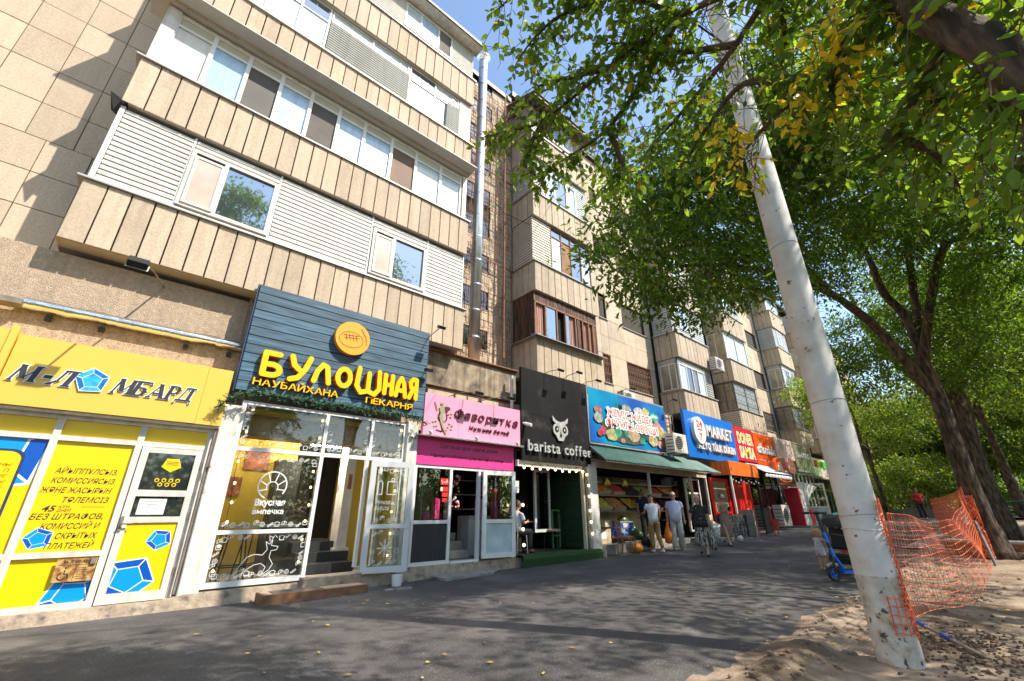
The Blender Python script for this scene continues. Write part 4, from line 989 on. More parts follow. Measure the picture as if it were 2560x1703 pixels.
# timber step on the pavement
T = thing('timber_step', 'low timber step with a metal grate on the pavement below the bakery doorway', 'step', (2.75, 8.0, .03))
b = B()
for k in range(5): obj('board', B().cbox(2.0, 3.62, 8.02+k*.07, 8.085+k*.07, .10, .13, .006), mat('worn_step_board', (.40, .28, .19), .85, var=.25, vs=4, stretch=(2, 30, 30), rnd=.12), T)
obj('step_rim', B().box(1.98, 3.64, 7.97, 8.015, .0, .135).box(1.98, 2.02, 8.016, 8.38, 0, .134).box(3.6, 3.64, 8.016, 8.38, 0, .134).box(2.02, 3.6, 8.02, 8.36, .0, .09), M_brown, T)
b = B()
for k in range(22): b.box(2.15+k*.034, 2.165+k*.034, 8.05, 8.30, .131, .142)
b.box(2.14, 2.90, 8.04, 8.055, .131, .144).box(2.14, 2.90, 8.295, 8.31, .131, .144); obj('metal_grate', b, M_rustgrey, T, kind='stuff')
tag(obj('white_bucket', B().rings([(4.30, 8.22, .02, .085, .085), (4.30, 8.22, .2, .105, .105), (4.30, 8.22, .2, .095, .095), (4.30, 8.22, .05, .08, .08)], 16), M_white), 'small white plastic bucket under the open bakery door', 'bucket')
b = B(); b.box(3.9, 4.05, 7.78, 7.9, .01, .04); b.prism([(4.02, 7.62, .02), (4.32, 7.66, .02), (4.34, 7.78, .02), (4.06, 7.80, .02)], (0, 0, .035)); tag(obj('broken_slab', b, M_conc), 'broken pale slab fragment lying on the asphalt past the timber step', 'rubble')
b = B(); b.add([(5.3, 8.05, .06), (6.6, 8.15, .07), (7.0, 8.4, .1), (5.1, 8.42, .1)], [(0, 1, 2, 3)]); b.prism([(5.25, 8.0, .02), (6.5, 8.08, .03), (6.9, 8.42, .03), (5.2, 8.42, .02)], (0, 0, .06)); tag(obj('concrete_step', b, M_conc), 'low cracked concrete step in front of the pink lingerie shop', 'step')
# bakery sign
S = thing('bakery_sign', 'big navy plank signboard with bulging yellow bakery letters and an orange bun disc', 'sign', (2.9, 8.5, 3.3))
b = B().m(M_tealedge).box(1.02, 4.74, 8.47, 8.56, 3.24, 5.32); obj('sign_back', b, None, S)
zz = 3.26; r4 = random.Random(11)
while zz < 5.28:
    h_ = min(.171, 5.30-zz); obj('plank', B().cbox(1.05, 4.71, 8.44+r4.uniform(-.003, .003), 8.468, zz+.005, zz+h_-.005, .006), M_teal, S); zz += h_
# chunky letters: capsule strokes
def blob(parent, strokes, x, z, w_, h, y, rad, name='letter', depth=.11, mface=M_yellet, mside=M_orside):
    b = B(); k = 0
    for st in strokes:
        for i in range(len(st)-1):
            (a0, c0), (a1, c1) = st[i], st[i+1]; p0 = (x+a0*w_, z+c0*h); p1 = (x+a1*w_, z+c1*h)
            an = math.atan2(p1[1]-p0[1], p1[0]-p0[0]); k += 1; yy = y-k*.0003
            out = [(p0[0]+rad*math.cos(an+math.pi/2+t*math.pi/7), p0[1]+rad*math.sin(an+math.pi/2+t*math.pi/7)) for t in range(8)]+[(p1[0]+rad*math.cos(an-math.pi/2+t*math.pi/7), p1[1]+rad*math.sin(an-math.pi/2+t*math.pi/7)) for t in range(8)]
            n = len(out); b.m(mside); base = len(b.v); b.v += [(q0, yy+depth, q1) for q0, q1 in out]+[(q0, yy, q1) for q0, q1 in out]
            for j in range(n): b.f.append([base+j, base+(j+1) % n, base+n+(j+1) % n, base+n+j]); b.mi.append(b.cur); b.sm.append(False)
            b.m(mface); b.f.append([base+n+j for j in range(n)]); b.mi.append(b.cur); b.sm.append(False)
    return obj(name, b, None, parent)
def arc(cx, cz, rx, rz, a0, a1, n=8): return [(cx+rx*math.cos(R(a0+(a1-a0)*i/n)), cz+rz*math.sin(R(a0+(a1-a0)*i/n))) for i in range(n+1)]
LET = {'Б': [[(.75, 1), (.1, 1), (.1, .1)], [(.1, .5)]+arc(.45, .28, .4, .24, 80, -90, 6)+[(.1, .05)]],
       'У': [[(.05, .95), (.2, .6), (.45, .45)], [(.95, 1), (.75, .5), (.45, .1), (.1, .0)]],
       'Л': [[(.0, .05), (.15, .6), (.45, 1), (.75, .9), (.95, .05)], [(.3, .8), (.45, 1)]],
       'О': [arc(.5, .5, .42, .46, 0, 360, 14)],
       'Ш': [[(.05, 1), (.0, .25), (.2, .0), (.5, .1), (.5, .85)], [(.5, .1), (.8, .0), (1, .25), (.95, 1)]],
       'Н': [[(.1, 1), (.1, 0)], [(.9, 1), (.9, 0)], [(.1, .45), (.9, .5)]],
       'А': [[(.0, 0), (.2, .7), (.5, 1), (.8, .7), (1, 0)], [(.15, .3), (.85, .3)]],
       'Я': [[(.9, 0), (.9, 1), (.45, 1), (.15, .8), (.3, .52), (.9, .48)], [(.5, .48), (.1, 0)]]}
for ch, x, z, w_, h in (('Б', 1.34, 3.56, .36, .42), ('У', 1.80, 3.57, .36, .46), ('Л', 2.25, 3.60, .29, .36), ('О', 2.66, 3.60, .30, .38), ('Ш', 3.08, 3.55, .48, .50), ('Н', 3.66, 3.62, .20, .40), ('А', 3.94, 3.62, .22, .40), ('Я', 4.24, 3.62, .20, .42)):
    blob(S, LET[ch], x, z, w_, h, 8.32, .049)
def slim(s_, x0, x1, z, h):
    letters(S, s_, x0, x1, z, 8.40, h, M_orside, depth=.045, offset=.012, face=M_yellet, gap=.06)
slim('НАУБАЙХАНА', 1.27, 2.76, 3.375, .125); slim('ПЕКАРНЯ', 3.32, 4.38, 3.365, .125)
b = B().m(M_oran); n = 32; cx, cz, rr = 2.87, 4.65, .36
b.xz([(cx+rr*math.cos(2*math.pi*k/n), cz+rr*math.sin(2*math.pi*k/n)) for k in range(n)], 8.32, 8.43); dsk = obj('bun_disc', b, None, S)
b = B(); YP = 8.316; outline(b, [(cx-.03+.25*math.cos(R(k*18)), cz-.04+.17*math.sin(R(k*18))) for k in range(20)], .005)
for k in range(4): outline(b, [(cx-.16+k*.07, cz+.08), (cx-.12+k*.07, cz-.06)], .006, False)
outline(b, [(cx-.2, cz+.03), (cx+.12, cz+.07)], .006, False); outline(b, [(cx-.18, cz-.02), (cx+.13, cz+.02)], .006, False); outline(b, [(cx+.14, cz+.24), (cx+.27, cz+.08), (cx+.30, cz-.1)], .005, False)
for k in range(6): outline(b, [(cx+.16+k*.022, cz+.22-k*.045), (cx+.2+k*.022, cz+.25-k*.045)], .004, False)
obj('bun_drawing', b, M_brownprint, dsk); YP = YS+.006
# fir garland
G = thing('fir_garland', 'green artificial fir garland draped under the navy bakery sign', 'garland', (2.7, 8.4, 3.1))
cp = [(.86, 2.84), (1.0, 3.02), (1.15, 3.12), (1.35, 3.19), (1.6, 3.16), (2.0, 3.18), (2.4, 3.15), (2.8, 3.17), (3.3, 3.15), (3.8, 3.17), (4.3, 3.14), (4.55, 3.12), (4.75, 3.03)]
cp = [(x, z+.05) for x, z in cp]
obj('stem', B().tube([(x, 8.30, z) for x, z in cp], .012, 5), M_brown, G)
b = B(); r5 = random.Random(2)
for i in range(len(cp)-1):
    L_ = math.hypot(cp[i+1][0]-cp[i][0], cp[i+1][1]-cp[i][1]); nt_ = int(L_/.055)
    for k in range(nt_):
        t = (k+r5.random())/nt_; c = Vector((cp[i][0]+(cp[i+1][0]-cp[i][0])*t, 8.30, cp[i][1]+(cp[i+1][1]-cp[i][1])*t))
        for u in range(5):
            d = Vector((r5.uniform(-1, 1), r5.uniform(-1, .4), r5.uniform(-1, .7))).normalized()*r5.uniform(.09, .16)
            for w_ in range(13):
                t2 = w_/13; p0 = c+d*t2; s_ = Vector((r5.uniform(-1, 1), r5.uniform(-1, 1), r5.uniform(-1, 1))).normalized()*.033+d.normalized()*.02
                e = s_.cross(d).normalized()*.010; b.add([p0-e, p0+e, p0+s_], [(0, 1, 2)])
obj('needles', b, M_fir, G, kind='stuff')
for x, z in ((1.36, 3.0), (4.5, 2.82)):
    c = thing('dome_camera', 'small white security camera under the %s end of the fir garland' % ('left' if x < 2 else 'right'), 'camera', (x, 8.5, z))
    obj('housing', B().ball((x, 8.48, z), (.055, .055, .045), 10, 6), M_white, c); obj('lens', B().ball((x-.02, 8.44, z-.02), .02, 8, 5), M_black, c)
# ================================================================== SHOP C: pink lingerie shop
C = thing('lingerie_shop', 'narrow pink fronted lingerie shop with open white door and black lower panel', 'shopfront', (6, 8.6, .28))
b = B()
for x in (4.67, 5.59, 6.40): b.box(x, x+.07, YS-.03, YS+.06, .27, 2.26)
b.box(7.46, 7.52, YS-.03, YS+.06, .27, 2.26)
for z0, z1 in ((.27, .34), (1.06, 1.13), (2.20, 2.26)): b.box(4.74, 5.59, YS-.028, YS+.06, z0, z1)
b.box(5.66, 6.40, YS-.028, YS+.06, 2.20, 2.26).box(6.47, 7.46, YS-.028, YS+.06, 2.20, 2.26).box(5.66, 6.40, YS-.1, YS+.06, .27, .31)
obj('frame', b, M_white, C)
obj('pane', B().box(4.74, 5.59, YS+.01, YS+.018, 1.13, 2.20), M_glass, C); obj('lower_panel', B().box(4.74, 5.59, YS, YS+.02, .34, 1.06), M_blk2, C)
obj('side_panel', B().box(6.47, 7.46, YS+.01, YS+.03, .30, 2.2), M_glass, C)
D, q, L = leaf(C, 6.47, 8.5, 7.36, 8.36, .32, 2.22, M_white, 1.09, mat('frosted_lower_pane', (.42, .55, .56), .2, var=.2, vs=3, coat=1), wd=.10)
obj('handle', B().tube([q(L-.05, .05)+Vector((0, 0, 1.18)), q(L-.05, .1)+Vector((0, 0, 1.18)), q(L-.2, .1)+Vector((0, 0, 1.19))], .01, 5), M_doorgrey, D)
for z in (.5, 1.2, 1.95): obj('hinge', B().tube([(6.465, 8.45, z), (6.465, 8.45, z+.1)], .013, 6), M_doorgrey, D)
b = B(); b.box(4.64, 7.50, 8.55, 8.58, 2.27, 2.86); obj('magenta_board', b, M_hot, C)
def script(s, x0, x1, z, y, h, m, par, off=.012, dep=.001, name='lettering'):
    b = B(); text(b, s, x0, x1, z, y, h, dep, shear=.28, offset=off); return obj(name, b, m, par)
script('Одежда для сна и дома', 5.27, 6.96, 2.66, 8.548, .085, M_plum, C); script('Нижнее белье для всей семьи', 5.02, 7.16, 2.44, 8.548, .085, M_plum, C)
b = B()
for k in range(28): b.tube([(4.62+k*.107, 8.28, 2.855+.012*(k % 2)), (4.72+k*.107, 8.28, 2.855+.012*(k % 2))], .014, 5)
b.prism([(4.6, 8.28, 2.84), (7.62, 8.28, 2.84), (7.62, 8.56, 2.90), (4.6, 8.56, 2.90)], (0, 0, .012)); obj('scalloped_canopy', b, M_cap, C)
S = thing('lingerie_sign', 'pink signboard with dark cursive letters and an olive flower lady silhouette', 'sign', (6.1, 8.45, 2.86))
for xa, xb in ((4.72, 5.66), (5.665, 6.62), (6.625, 7.62)): obj('board_panel', B().box(xa, xb, 8.42, 8.52, 2.90, 3.84), M_pink, S)
letters(S, 'Фаворитка', 5.52, 7.52, 3.36, 8.40, .21, M_plum, depth=.015, shear=.22, offset=.012, gap=.10)
letters(S, 'Нижнее бельё', 5.95, 7.22, 3.12, 8.40, .10, M_plum, depth=.012, shear=.22, offset=.012)
YP = 8.41
b = B()       # silhouette with vines, as layered relief
b.m(M_plum); outline(b, circ(5.2, 3.33, .12, 14, 1, 100, 400), .014, False); outline(b, [(5.05, 3.02), (5.18, 3.0), (5.32, 3.03)], .015, False); outline(b, [(5.2, 3.02), (5.19, 3.30)], .012, False)
b.ball((5.31, 8.408, 3.55), (.10, .006, .05), 10, 4); b.ball((5.30, 8.408, 3.49), (.04, .006, .06), 8, 4)
b.m(M_olive); b.ball((5.17, 8.40, 3.64), (.045, .01, .05), 10, 5); b.xz([(5.12, 3.58), (5.22, 3.58), (5.25, 3.45), (5.20, 3.36), (5.24, 3.25), (5.23, 3.12), (5.33, 2.96), (5.30, 2.94), (5.20, 3.08), (5.14, 3.22), (5.11, 3.32), (5.13, 3.42), (5.10, 3.50)], 8.395, 8.41)
b.tube([(5.12, 8.40, 3.56), (5.04, 8.40, 3.48), (5.0, 8.40, 3.60), (4.97, 8.40, 3.66)], .012, 5)
for x, z in ((5.36, 3.42), (5.42, 3.36), (5.44, 3.44), (5.40, 3.20), (5.47, 3.16), (5.45, 3.08), (5.36, 3.12), (5.03, 3.22), (5.0, 3.10), (5.06, 3.12), (4.96, 3.2)): b.ball((x, 8.405, z), (.032, .006, .024), 8, 4)
obj('lady_relief', b, None, S)
b = B().m(mat('cream_rose', (.75, .62, .5), .8)).ball((4.84, 8.28, 2.93), .05, 8, 5, wob=.4); tag(obj('fabric_rose', b), 'small cream fabric rose at the left end of the pink sign canopy', 'ornament')
for n_, x in (('middle', 6.1), ('right end', 7.4)): tag(obj('fabric_rose', B().m(MATS['cream_rose']).ball((x, 8.28, 2.93), .05, 8, 5, wob=.4)), 'small cream fabric rose at the %s of the pink sign canopy' % n_, 'ornament')
# interior
M_sidg = mat('olive_siding_room', (.20, .19, .09), .8, var=.2, vs=2)
I = thing('lingerie_interior', 'room inside the lingerie shop with pale steps, rack and glass shelves', 'room', (6, 10, .3))
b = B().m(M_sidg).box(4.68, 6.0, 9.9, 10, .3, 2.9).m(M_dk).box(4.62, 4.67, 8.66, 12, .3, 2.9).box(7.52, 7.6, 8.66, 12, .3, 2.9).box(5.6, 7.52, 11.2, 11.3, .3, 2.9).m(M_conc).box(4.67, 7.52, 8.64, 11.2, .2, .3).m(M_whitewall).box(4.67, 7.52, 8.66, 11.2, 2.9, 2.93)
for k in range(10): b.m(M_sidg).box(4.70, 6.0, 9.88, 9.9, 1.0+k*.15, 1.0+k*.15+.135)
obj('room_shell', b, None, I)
for k in range(3): obj('step', B().box(5.66, 6.5, 9.0+k*.3, 11, .31+k*.17, .31+(k+1)*.17-.004), mat('marble_step', (.42, .38, .30), .5, var=.2, vs=4), I)
b = B(); b.box(6.75, 7.45, 9.4, 9.9, .3, 1.2); obj('white_cabinet', b, M_whitewall, I)
b = B()
for z in (1.35, 1.7, 2.05): b.box(6.5, 7.4, 9.6, 9.9, z, z+.015)
obj('glass_shelf', b, M_doorgrey, I, kind='stuff')
b = B(); b.tube([(4.85, 9.1, .4), (4.85, 9.1, 2.05), (5.2, 9.1, 2.05), (5.2, 9.1, .4)], .01, 5); obj('garment_rail', b, M_doorgrey, I)
r6 = random.Random(4)
cols = [(.8, .05, .25), (.75, .1, .05), (.85, .5, .05), (.1, .45, .15), (.08, .2, .55), (.7, .2, .45), (.03, .03, .03), (.8, .75, .7)]
for k, (x, y, z, w_, h_) in enumerate(((5.4, 8.95, 1.15, .2, .45), (5.2, 9.0, 1.1, .16, .2), (5.95, 9.3, 1.0, .1, .8), (6.02, 9.4, 1.1, .12, .6), (6.75, 8.9, 1.75, .24, .18), (7.1, 9.0, 1.6, .3, .25), (6.7, 9.1, 1.2, .3, .4), (7.2, 9.1, 1.15, .25, .5))):
    m = mat('garment_%d' % k, cols[[0, 5, 6, 7, 0, 1, 5, 0][k]], .8, var=.5, vs=25)
    b = B(); n = 9; vs = [(x+w_*i/(n-1), y+.02*math.sin(i*1.9), z+h_*(1-.15*abs(i/(n-1)-.5))*j) for j in (0, 1) for i in range(n)]
    b.add(vs, [(i, i+1, n+i+1, n+i) for i in range(n-1)]); obj('garment', b, m, I)
b = B()
for k in range(34):
    b.m(mat('flower_%d' % (k % 4), cols[(0, 2, 1, 7)[k % 4]], .7)); b.ball((6.02+.12*math.cos(k*2.4)+r6.uniform(-.03, .03), 9.0, 1.75+.35*math.sin(k*1.3)), r6.uniform(.02, .045), 6, 4)
obj('flower_wreath', b, None, I)
b = B()
for k in range(38): b.ball((5.0+r6.random()*.55, 8.612, 1.15+.7*r6.random()*r6.random()), (.016, .002, .016), 6, 3)
obj('heart_stickers', b, mat('flower_0', (.8, .05, .25)), C, kind='stuff')
b = B()
for k, (z, h_) in enumerate(((1.86, .14), (1.72, .10), (1.61, .09), (1.50, .08))): b.m(mat('red_sticker', (.80, .04, .02), .4)).box(5.37+.01*k+(.03 if k > 1 else 0), 5.57, 8.600, 8.605, z, z+h_)
b.m(M_whiteprint); text(b, 'Kaspi QR', 5.44, 5.56, 1.91, 8.599, .03, .0005); outline(b, [(5.385, 1.89), (5.425, 1.96)], .006, False)
YP = 8.598; outline(b, [(5.385, 1.96), (5.425, 1.89)], .006, False); b.box(5.375, 5.43, 8.599, 8.6, 1.73, 1.81)
obj('payment_stickers', b, None, C)

# ================================================================== floodlights on arms
def flood(base, head, label, big=1.0):
    t = thing('floodlight', label, 'floodlight', base); b = B(); p, q_ = Vector(base), Vector(head)
    obj('arm', B().tube([p, (p+q_)/2+Vector((0, 0, .06)), q_], .011*big, 5), M_rustgrey, t)
    d = (Vector((q_.x, 8.6, q_.z-1.2))-q_).normalized(); u = Vector((1, 0, 0)); v = d.cross(u).normalized(); s = .085*big
    c = q_
    b.prism([c+u*s+v*s*.7, c-u*s+v*s*.7, c-u*s-v*s*.7, c+u*s-v*s*.7], d*.07*big); obj('lamp_head', b, M_black, t)
    b = B(); e = c+d*.075*big; b.add([e+u*s*1.1+v*s*.8, e-u*s*1.1+v*s*.8, e-u*s*1.1-v*s*.8, e+u*s*1.1-v*s*.8], [(0, 1, 2, 3)]); obj('lens', b, M_doorgrey, t)
flood((-.30, 8.92, 4.95), (-.60, 7.30, 4.60), 'big floodlight on a rusty arm above the yellow pawnshop sign', 1.35)
flood((4.76, 8.9, 4.3), (4.66, 8.25, 4.35), 'small black floodlight in front of the navy signboard right edge')
flood((5.55, 9.0, 3.95), (5.95, 8.0, 3.98), 'floodlight on a thin arm over the left part of the pink sign')
flood((6.45, 9.0, 3.95), (6.95, 8.0, 4.02), 'floodlight on a thin arm over the right part of the pink sign')
flood((4.6, 8.9, 4.9), (4.75, 7.95, 5.35), 'floodlight over the roughcast parapet beside the navy signboard')
flood((8.5, 8.6, 4.98), (8.84, 7.95, 5.16), 'leftmost of the three floodlights above the black coffee sign')
flood((9.35, 8.6, 4.98), (9.68, 7.95, 5.26), 'middle of the three floodlights above the black coffee sign')
flood((10.2, 8.6, 4.98), (10.6, 7.95, 5.18), 'rightmost of the three floodlights above the black coffee sign')
flood((12.2, 8.6, 5.05), (12.5, 7.95, 5.26), 'floodlight on a thin arm above the fruit banner')
flood((15.2, 8.6, 5.05), (15.3, 7.95, 5.32), 'floodlight on a thin arm between the fruit banner and blue market sign')

# ================================================================== SHOP D: coffee bar
D0 = thing('coffee_bar', 'dark open coffee porch lined with green boards under a black sign', 'shopfront', (9, 8.7, .3))
b = B().m(M_dk).box(7.6, 10.2, 10.9, 11.0, .3, 2.9).m(mat('dark_red_wall', (.09, .018, .01), .8)).box(8.1, 8.7, 10.85, 10.9, 1.2, 2.8)
obj('back_wall', b, None, D0)
for k in range(17):
    z = .34+k*.15; obj('green_board', B().cbox(7.56, 7.60, 8.62, 10.9, z, z+.142, .004), M_green, D0)
    obj('green_board', B().prism([(10.20, 8.64, z), (10.20, 8.64, z+.142), (10.225, 8.64, z+.142), (10.225, 8.64, z)], (0, 2.2, 0)), M_green, D0)
for k in range(6):
    z = .9+k*.15; obj('green_board', B().cbox(7.62, 8.1, 10.80, 10.85, z, z+.142, .004), M_green, D0)
obj('porch_floor', B().box(7.56, 10.25, 8.5, 10.9, .10, .31), M_blk2, D0)
b = B(); n = 40; vs = []
for i in range(n+1):
    x = 7.55+3.0*i/n; o = .02*noise.noise(Vector((x*2, 0, 9))); vs += [(x, 8.26+o, .02), (x, 8.24+o, .25), (x, 8.29+o, .325), (x, 8.52, .33), (x, 8.6, .335)]
b.add(vs, [(i*5+j, i*5+5+j, i*5+6+j, i*5+1+j) for i in range(n) for j in range(4)]); obj('turf_step', b, M_astro, D0)
obj('lintel', B().box(7.6, 10.2, 8.5, 8.6, 2.40, 2.56), M_whitewall, D0); obj('corner_post', B().box(10.10, 10.16, 8.45, 8.55, .33, 2.42), mat('pale_post', (.6, .52, .35), .7), D0); obj('corner_trim', B().box(10.17, 10.26, 8.5, 8.6, .33, 2.42), M_green, D0)  # corner post has one even pale tone
f = obj('open_casement', B().box(9.05, 9.13, 9.4, 9.46, .75, 2.46).box(9.62, 9.70, 9.4, 9.46, .75, 2.46).box(9.13, 9.62, 9.4, 9.46, .75, .83).box(9.13, 9.62, 9.4, 9.46, 2.38, 2.46), M_doorgrey, D0); obj('pane', B().box(9.13, 9.62, 9.42, 9.43, .83, 2.38), M_glass2, f); obj('handle', B().tube([(9.64, 9.38, 1.6), (9.64, 9.34, 1.6), (9.52, 9.34, 1.57)], .012, 5), M_white, f)
obj('menu_paper', B().box(7.70, 7.86, 8.75, 8.76, 1.75, 2.05), M_whiteprint, D0)
obj('frame_green', B().box(9.85, 9.89, 9.5, 9.54, .32, 1.35).box(10.15, 10.19, 9.5, 9.54, .32, 1.35).box(9.89, 10.15, 9.5, 9.54, 1.31, 1.35).box(9.89, 10.15, 9.5, 9.54, .62, .66), mat('light_green_frame', (.12, .35, .12), .6), D0)
S = thing('coffee_sign', 'tall black tarpaulin sign with a silver owl and brushed lower case letters', 'sign', (9.1, 8.5, 2.55))
for (xa, xb, za, zb) in ((7.68, 8.95, 3.80, 5.10), (8.955, 10.50, 3.80, 5.10), (7.68, 8.95, 2.55, 3.795), (8.955, 10.50, 2.55, 3.795)): obj('tarpaulin', B().box(xa, xb, 8.42, 8.5, za, zb), M_blackboard, S)
letters(S, 'barista coffee', 7.84, 10.44, 2.80, 8.36, .30, M_silver, depth=.025, offset=.012, gap=.11, dz=.0)
b = B().m(M_silver); cx, cz = 9.16, 3.50; YP = 8.36
b.xz([(cx-.33, cz+.36), (cx-.2, cz+.24), (cx, cz+.20), (cx+.2, cz+.26), (cx+.33, cz+.36), (cx+.31, cz+.22), (cx+.2, cz+.15), (cx+.06, cz+.10), (cx, cz-.02), (cx-.06, cz+.10), (cx-.2, cz+.15), (cx-.31, cz+.22)], 8.36, 8.39)
for s_ in (-1, 1):
    b.xz([(cx+s_*(.16+.155*math.cos(R(a))), cz-.02+.17*math.sin(R(a))) for a in range(0, 360, 24)][::s_], 8.366, 8.39); b.m(M_blackboard).xz([(cx+s_*(.16+.085*math.cos(R(a))), cz-.01+.095*math.sin(R(a))) for a in range(0, 360, 30)][::s_], 8.360, 8.364)
    b.m(M_silver).xz([(cx+s_*(.15+.035*math.cos(R(a))), cz-.01+.04*math.sin(R(a))) for a in range(0, 360, 40)][::s_], 8.352, 8.359)
b.xz([(cx-.24, cz-.12), (cx+.24, cz-.12), (cx+.1, cz-.33), (cx-.1, cz-.33)], 8.368, 8.39); b.m(M_blackboard).xz([(cx, cz-.10), (cx+.05, cz-.18), (cx, cz-.26), (cx-.05, cz-.18)], 8.360, 8.367)
obj('owl_emblem', b, None, S)
tag(obj('drain_pipe', B().tube([(7.62, 8.75, 4.9), (7.62, 8.75, 2.3)], .045, 8), M_doorgrey), 'short pale pipe between the pink sign and black tarpaulin', 'pipe')
c = thing('security_camera', 'white bullet camera on the black tarpaulin beside the pink sign', 'camera', (7.8, 8.3, 3.5)); obj('housing', B().tube([(7.78, 8.4, 3.50), (7.83, 8.2, 3.44)], .045, 8), M_white, c); obj('bracket', B().tube([(7.72, 8.42, 3.52), (7.78, 8.38, 3.5)], .02, 6), M_white, c)
L2 = thing('string_lights', 'row of lit round bulbs under the black coffee sign and down its post', 'string lights', (9, 8.4, 2.5))
bp = [(7.70+k*.29, 8.36, 2.36-.015*math.sin(k*1.5)) for k in range(9)]+[(10.22, 8.38, 2.30), (10.27, 8.38, 2.0), (10.26, 8.38, 1.70), (10.26, 8.38, 1.32), (10.27, 8.38, 1.02), (10.30, 8.38, .72)]+[(7.62, 8.34, 1.45), (7.62, 8.34, .9), (7.64, 8.34, .55)]
b = B(); b.tube([(x, y, z+.10) for x, y, z in bp[:9]]+[(10.2, 8.38, 2.45)]+[(x-.02, y+.02, z+.04) for x, y, z in bp[9:15]], .007, 4); obj('cable', b, M_black, L2)
for x, y, z in bp: o = obj('bulb', B().ball((x, y, z), (.034, .034, .04), 10, 6), M_bulb, L2); obj('socket', B().tube([(x, y, z+.035), (x, y, z+.085)], .013, 6), M_black, L2)
# furniture of the coffee porch
def chair(label, wood, seat, loc, rz, h=.46):
    t = thing('chair', label, 'chair', (0, 0, 0))
    for sx in (-.19, .19):
        obj('leg', B().tube([(sx*1.08, -.21, 0), (sx, -.18, h)], .015, 6), wood, t); obj('leg', B().tube([(sx*1.05, .23, 0), (sx, .18, h), (sx*.95, .25, h+.48)], .015, 6), wood, t)
    obj('seat', B().rings([(0, 0, h, .21, .21), (0, 0, h+.05, .22, .22), (0, 0, h+.06, .19, .19)], 14), seat, t)
    b = B().tube([(-.19, .25, h+.48), (0, .28, h+.5), (.19, .25, h+.48)], .018, 6)
    for k in range(4): b.tube([(-.11+k*.073, .19, h+.03), (-.11+k*.073, .26, h+.48)], .007, 4)
    obj('backrest', b, wood, t); obj('stretcher', B().tube([(-.2, -.2, .2), (.2, -.2, .2)], .01, 5), wood, t)
    t.location = loc; t.rotation_euler = (0, 0, rz); return t
chair('white framed chair carrying the seated coffee drinker', M_white2, M_black, (7.98, 9.0, .31), R(100)); chair('dark spindle back chair with a pale cushion by the green frame', M_black, mat('stone_cushion', (.45, .35, .24), .9), (9.72, 9.35, .31), R(-70))
t = thing('cafe_table', 'small round cafe table in the dark coffee porch', 'table', (8.45, 9.2, .31)); obj('table_top', B().rings([(8.45, 9.25, 1.03, .26, .26), (8.45, 9.25, 1.05, .27, .27)], 18), M_brown, t); obj('pedestal', B().tube([(8.45, 9.25, .31), (8.45, 9.25, 1.03)], .025, 8), M_black, t)
t = thing('bench', 'low pale cushioned bench below the dark window of the coffee porch', 'bench', (8.9, 10, .31)); obj('seat', B().box(8.5, 9.3, 9.7, 10.05, .72, .78), MATS['stone_cushion'], t); obj('base', B().box(8.52, 9.28, 9.75, 10.0, .31, .72), M_black, t)

# ================================================================== SHOP E: greengrocer
E_ = thing('greengrocer', 'greengrocer kiosk with white posts, fruit shelves and green corrugated canopy', 'shopfront', (14, 8.6, .2))
gb = gz(12)
b = B().cbox(10.36, 10.74, 8.42, 8.8, .28, 2.7, .01).box(10.34, 10.45, 8.40, 8.415, .28, 2.6); obj('corner_post', b, M_whitewall, E_)
obj('base_block', B().box(10.3, 10.9, 8.4, 8.9, -.05, .275), M_conc, E_)
obj('fascia', B().box(10.74, 18.1, 8.56, 8.66, 2.56, 2.74).box(10.3, 18.1, 8.5, 8.7, 2.744, 2.80), mat('cream_fascia', (.58, .48, .36), .7, var=.15), E_)
for x in (13.8, 16.75, 18.0): obj('post', B().box(x, x+.07, 8.56, 8.64, .4, 2.56), M_white2, E_)
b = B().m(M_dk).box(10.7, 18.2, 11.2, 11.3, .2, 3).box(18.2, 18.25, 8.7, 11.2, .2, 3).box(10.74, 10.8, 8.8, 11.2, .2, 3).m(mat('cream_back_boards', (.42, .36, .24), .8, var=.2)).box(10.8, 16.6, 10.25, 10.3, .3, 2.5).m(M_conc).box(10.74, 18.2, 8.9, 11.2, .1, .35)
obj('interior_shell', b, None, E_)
b = B().m(M_conc).box(10.9, 18.1, 8.75, 8.9, .0, .36); obj('low_base', b, None, E_)
shz = (1.28, 1.78, 2.18)
for z in shz: obj('shelf', B().box(10.85, 16.6, 9.3, 10.2, z, z+.035), mat('shelf_board', (.40, .30, .2), .7, var=.2), E_)
M_crate = mat('pale_crate_wood', (.52, .40, .26), .8, var=.2, vs=6)
kinds = [('oranges', (.85, .30, .02), .04), ('yellow plums', (.75, .45, .05), .028), ('dark plums', (.06, .015, .04), .03), ('red apples', (.5, .04, .02), .038), ('peaches', (.75, .28, .10), .04), ('tomatoes', (.65, .05, .02), .038), ('green grapes', (.3, .4, .08), .02), ('lemons', (.8, .6, .05), .035)]
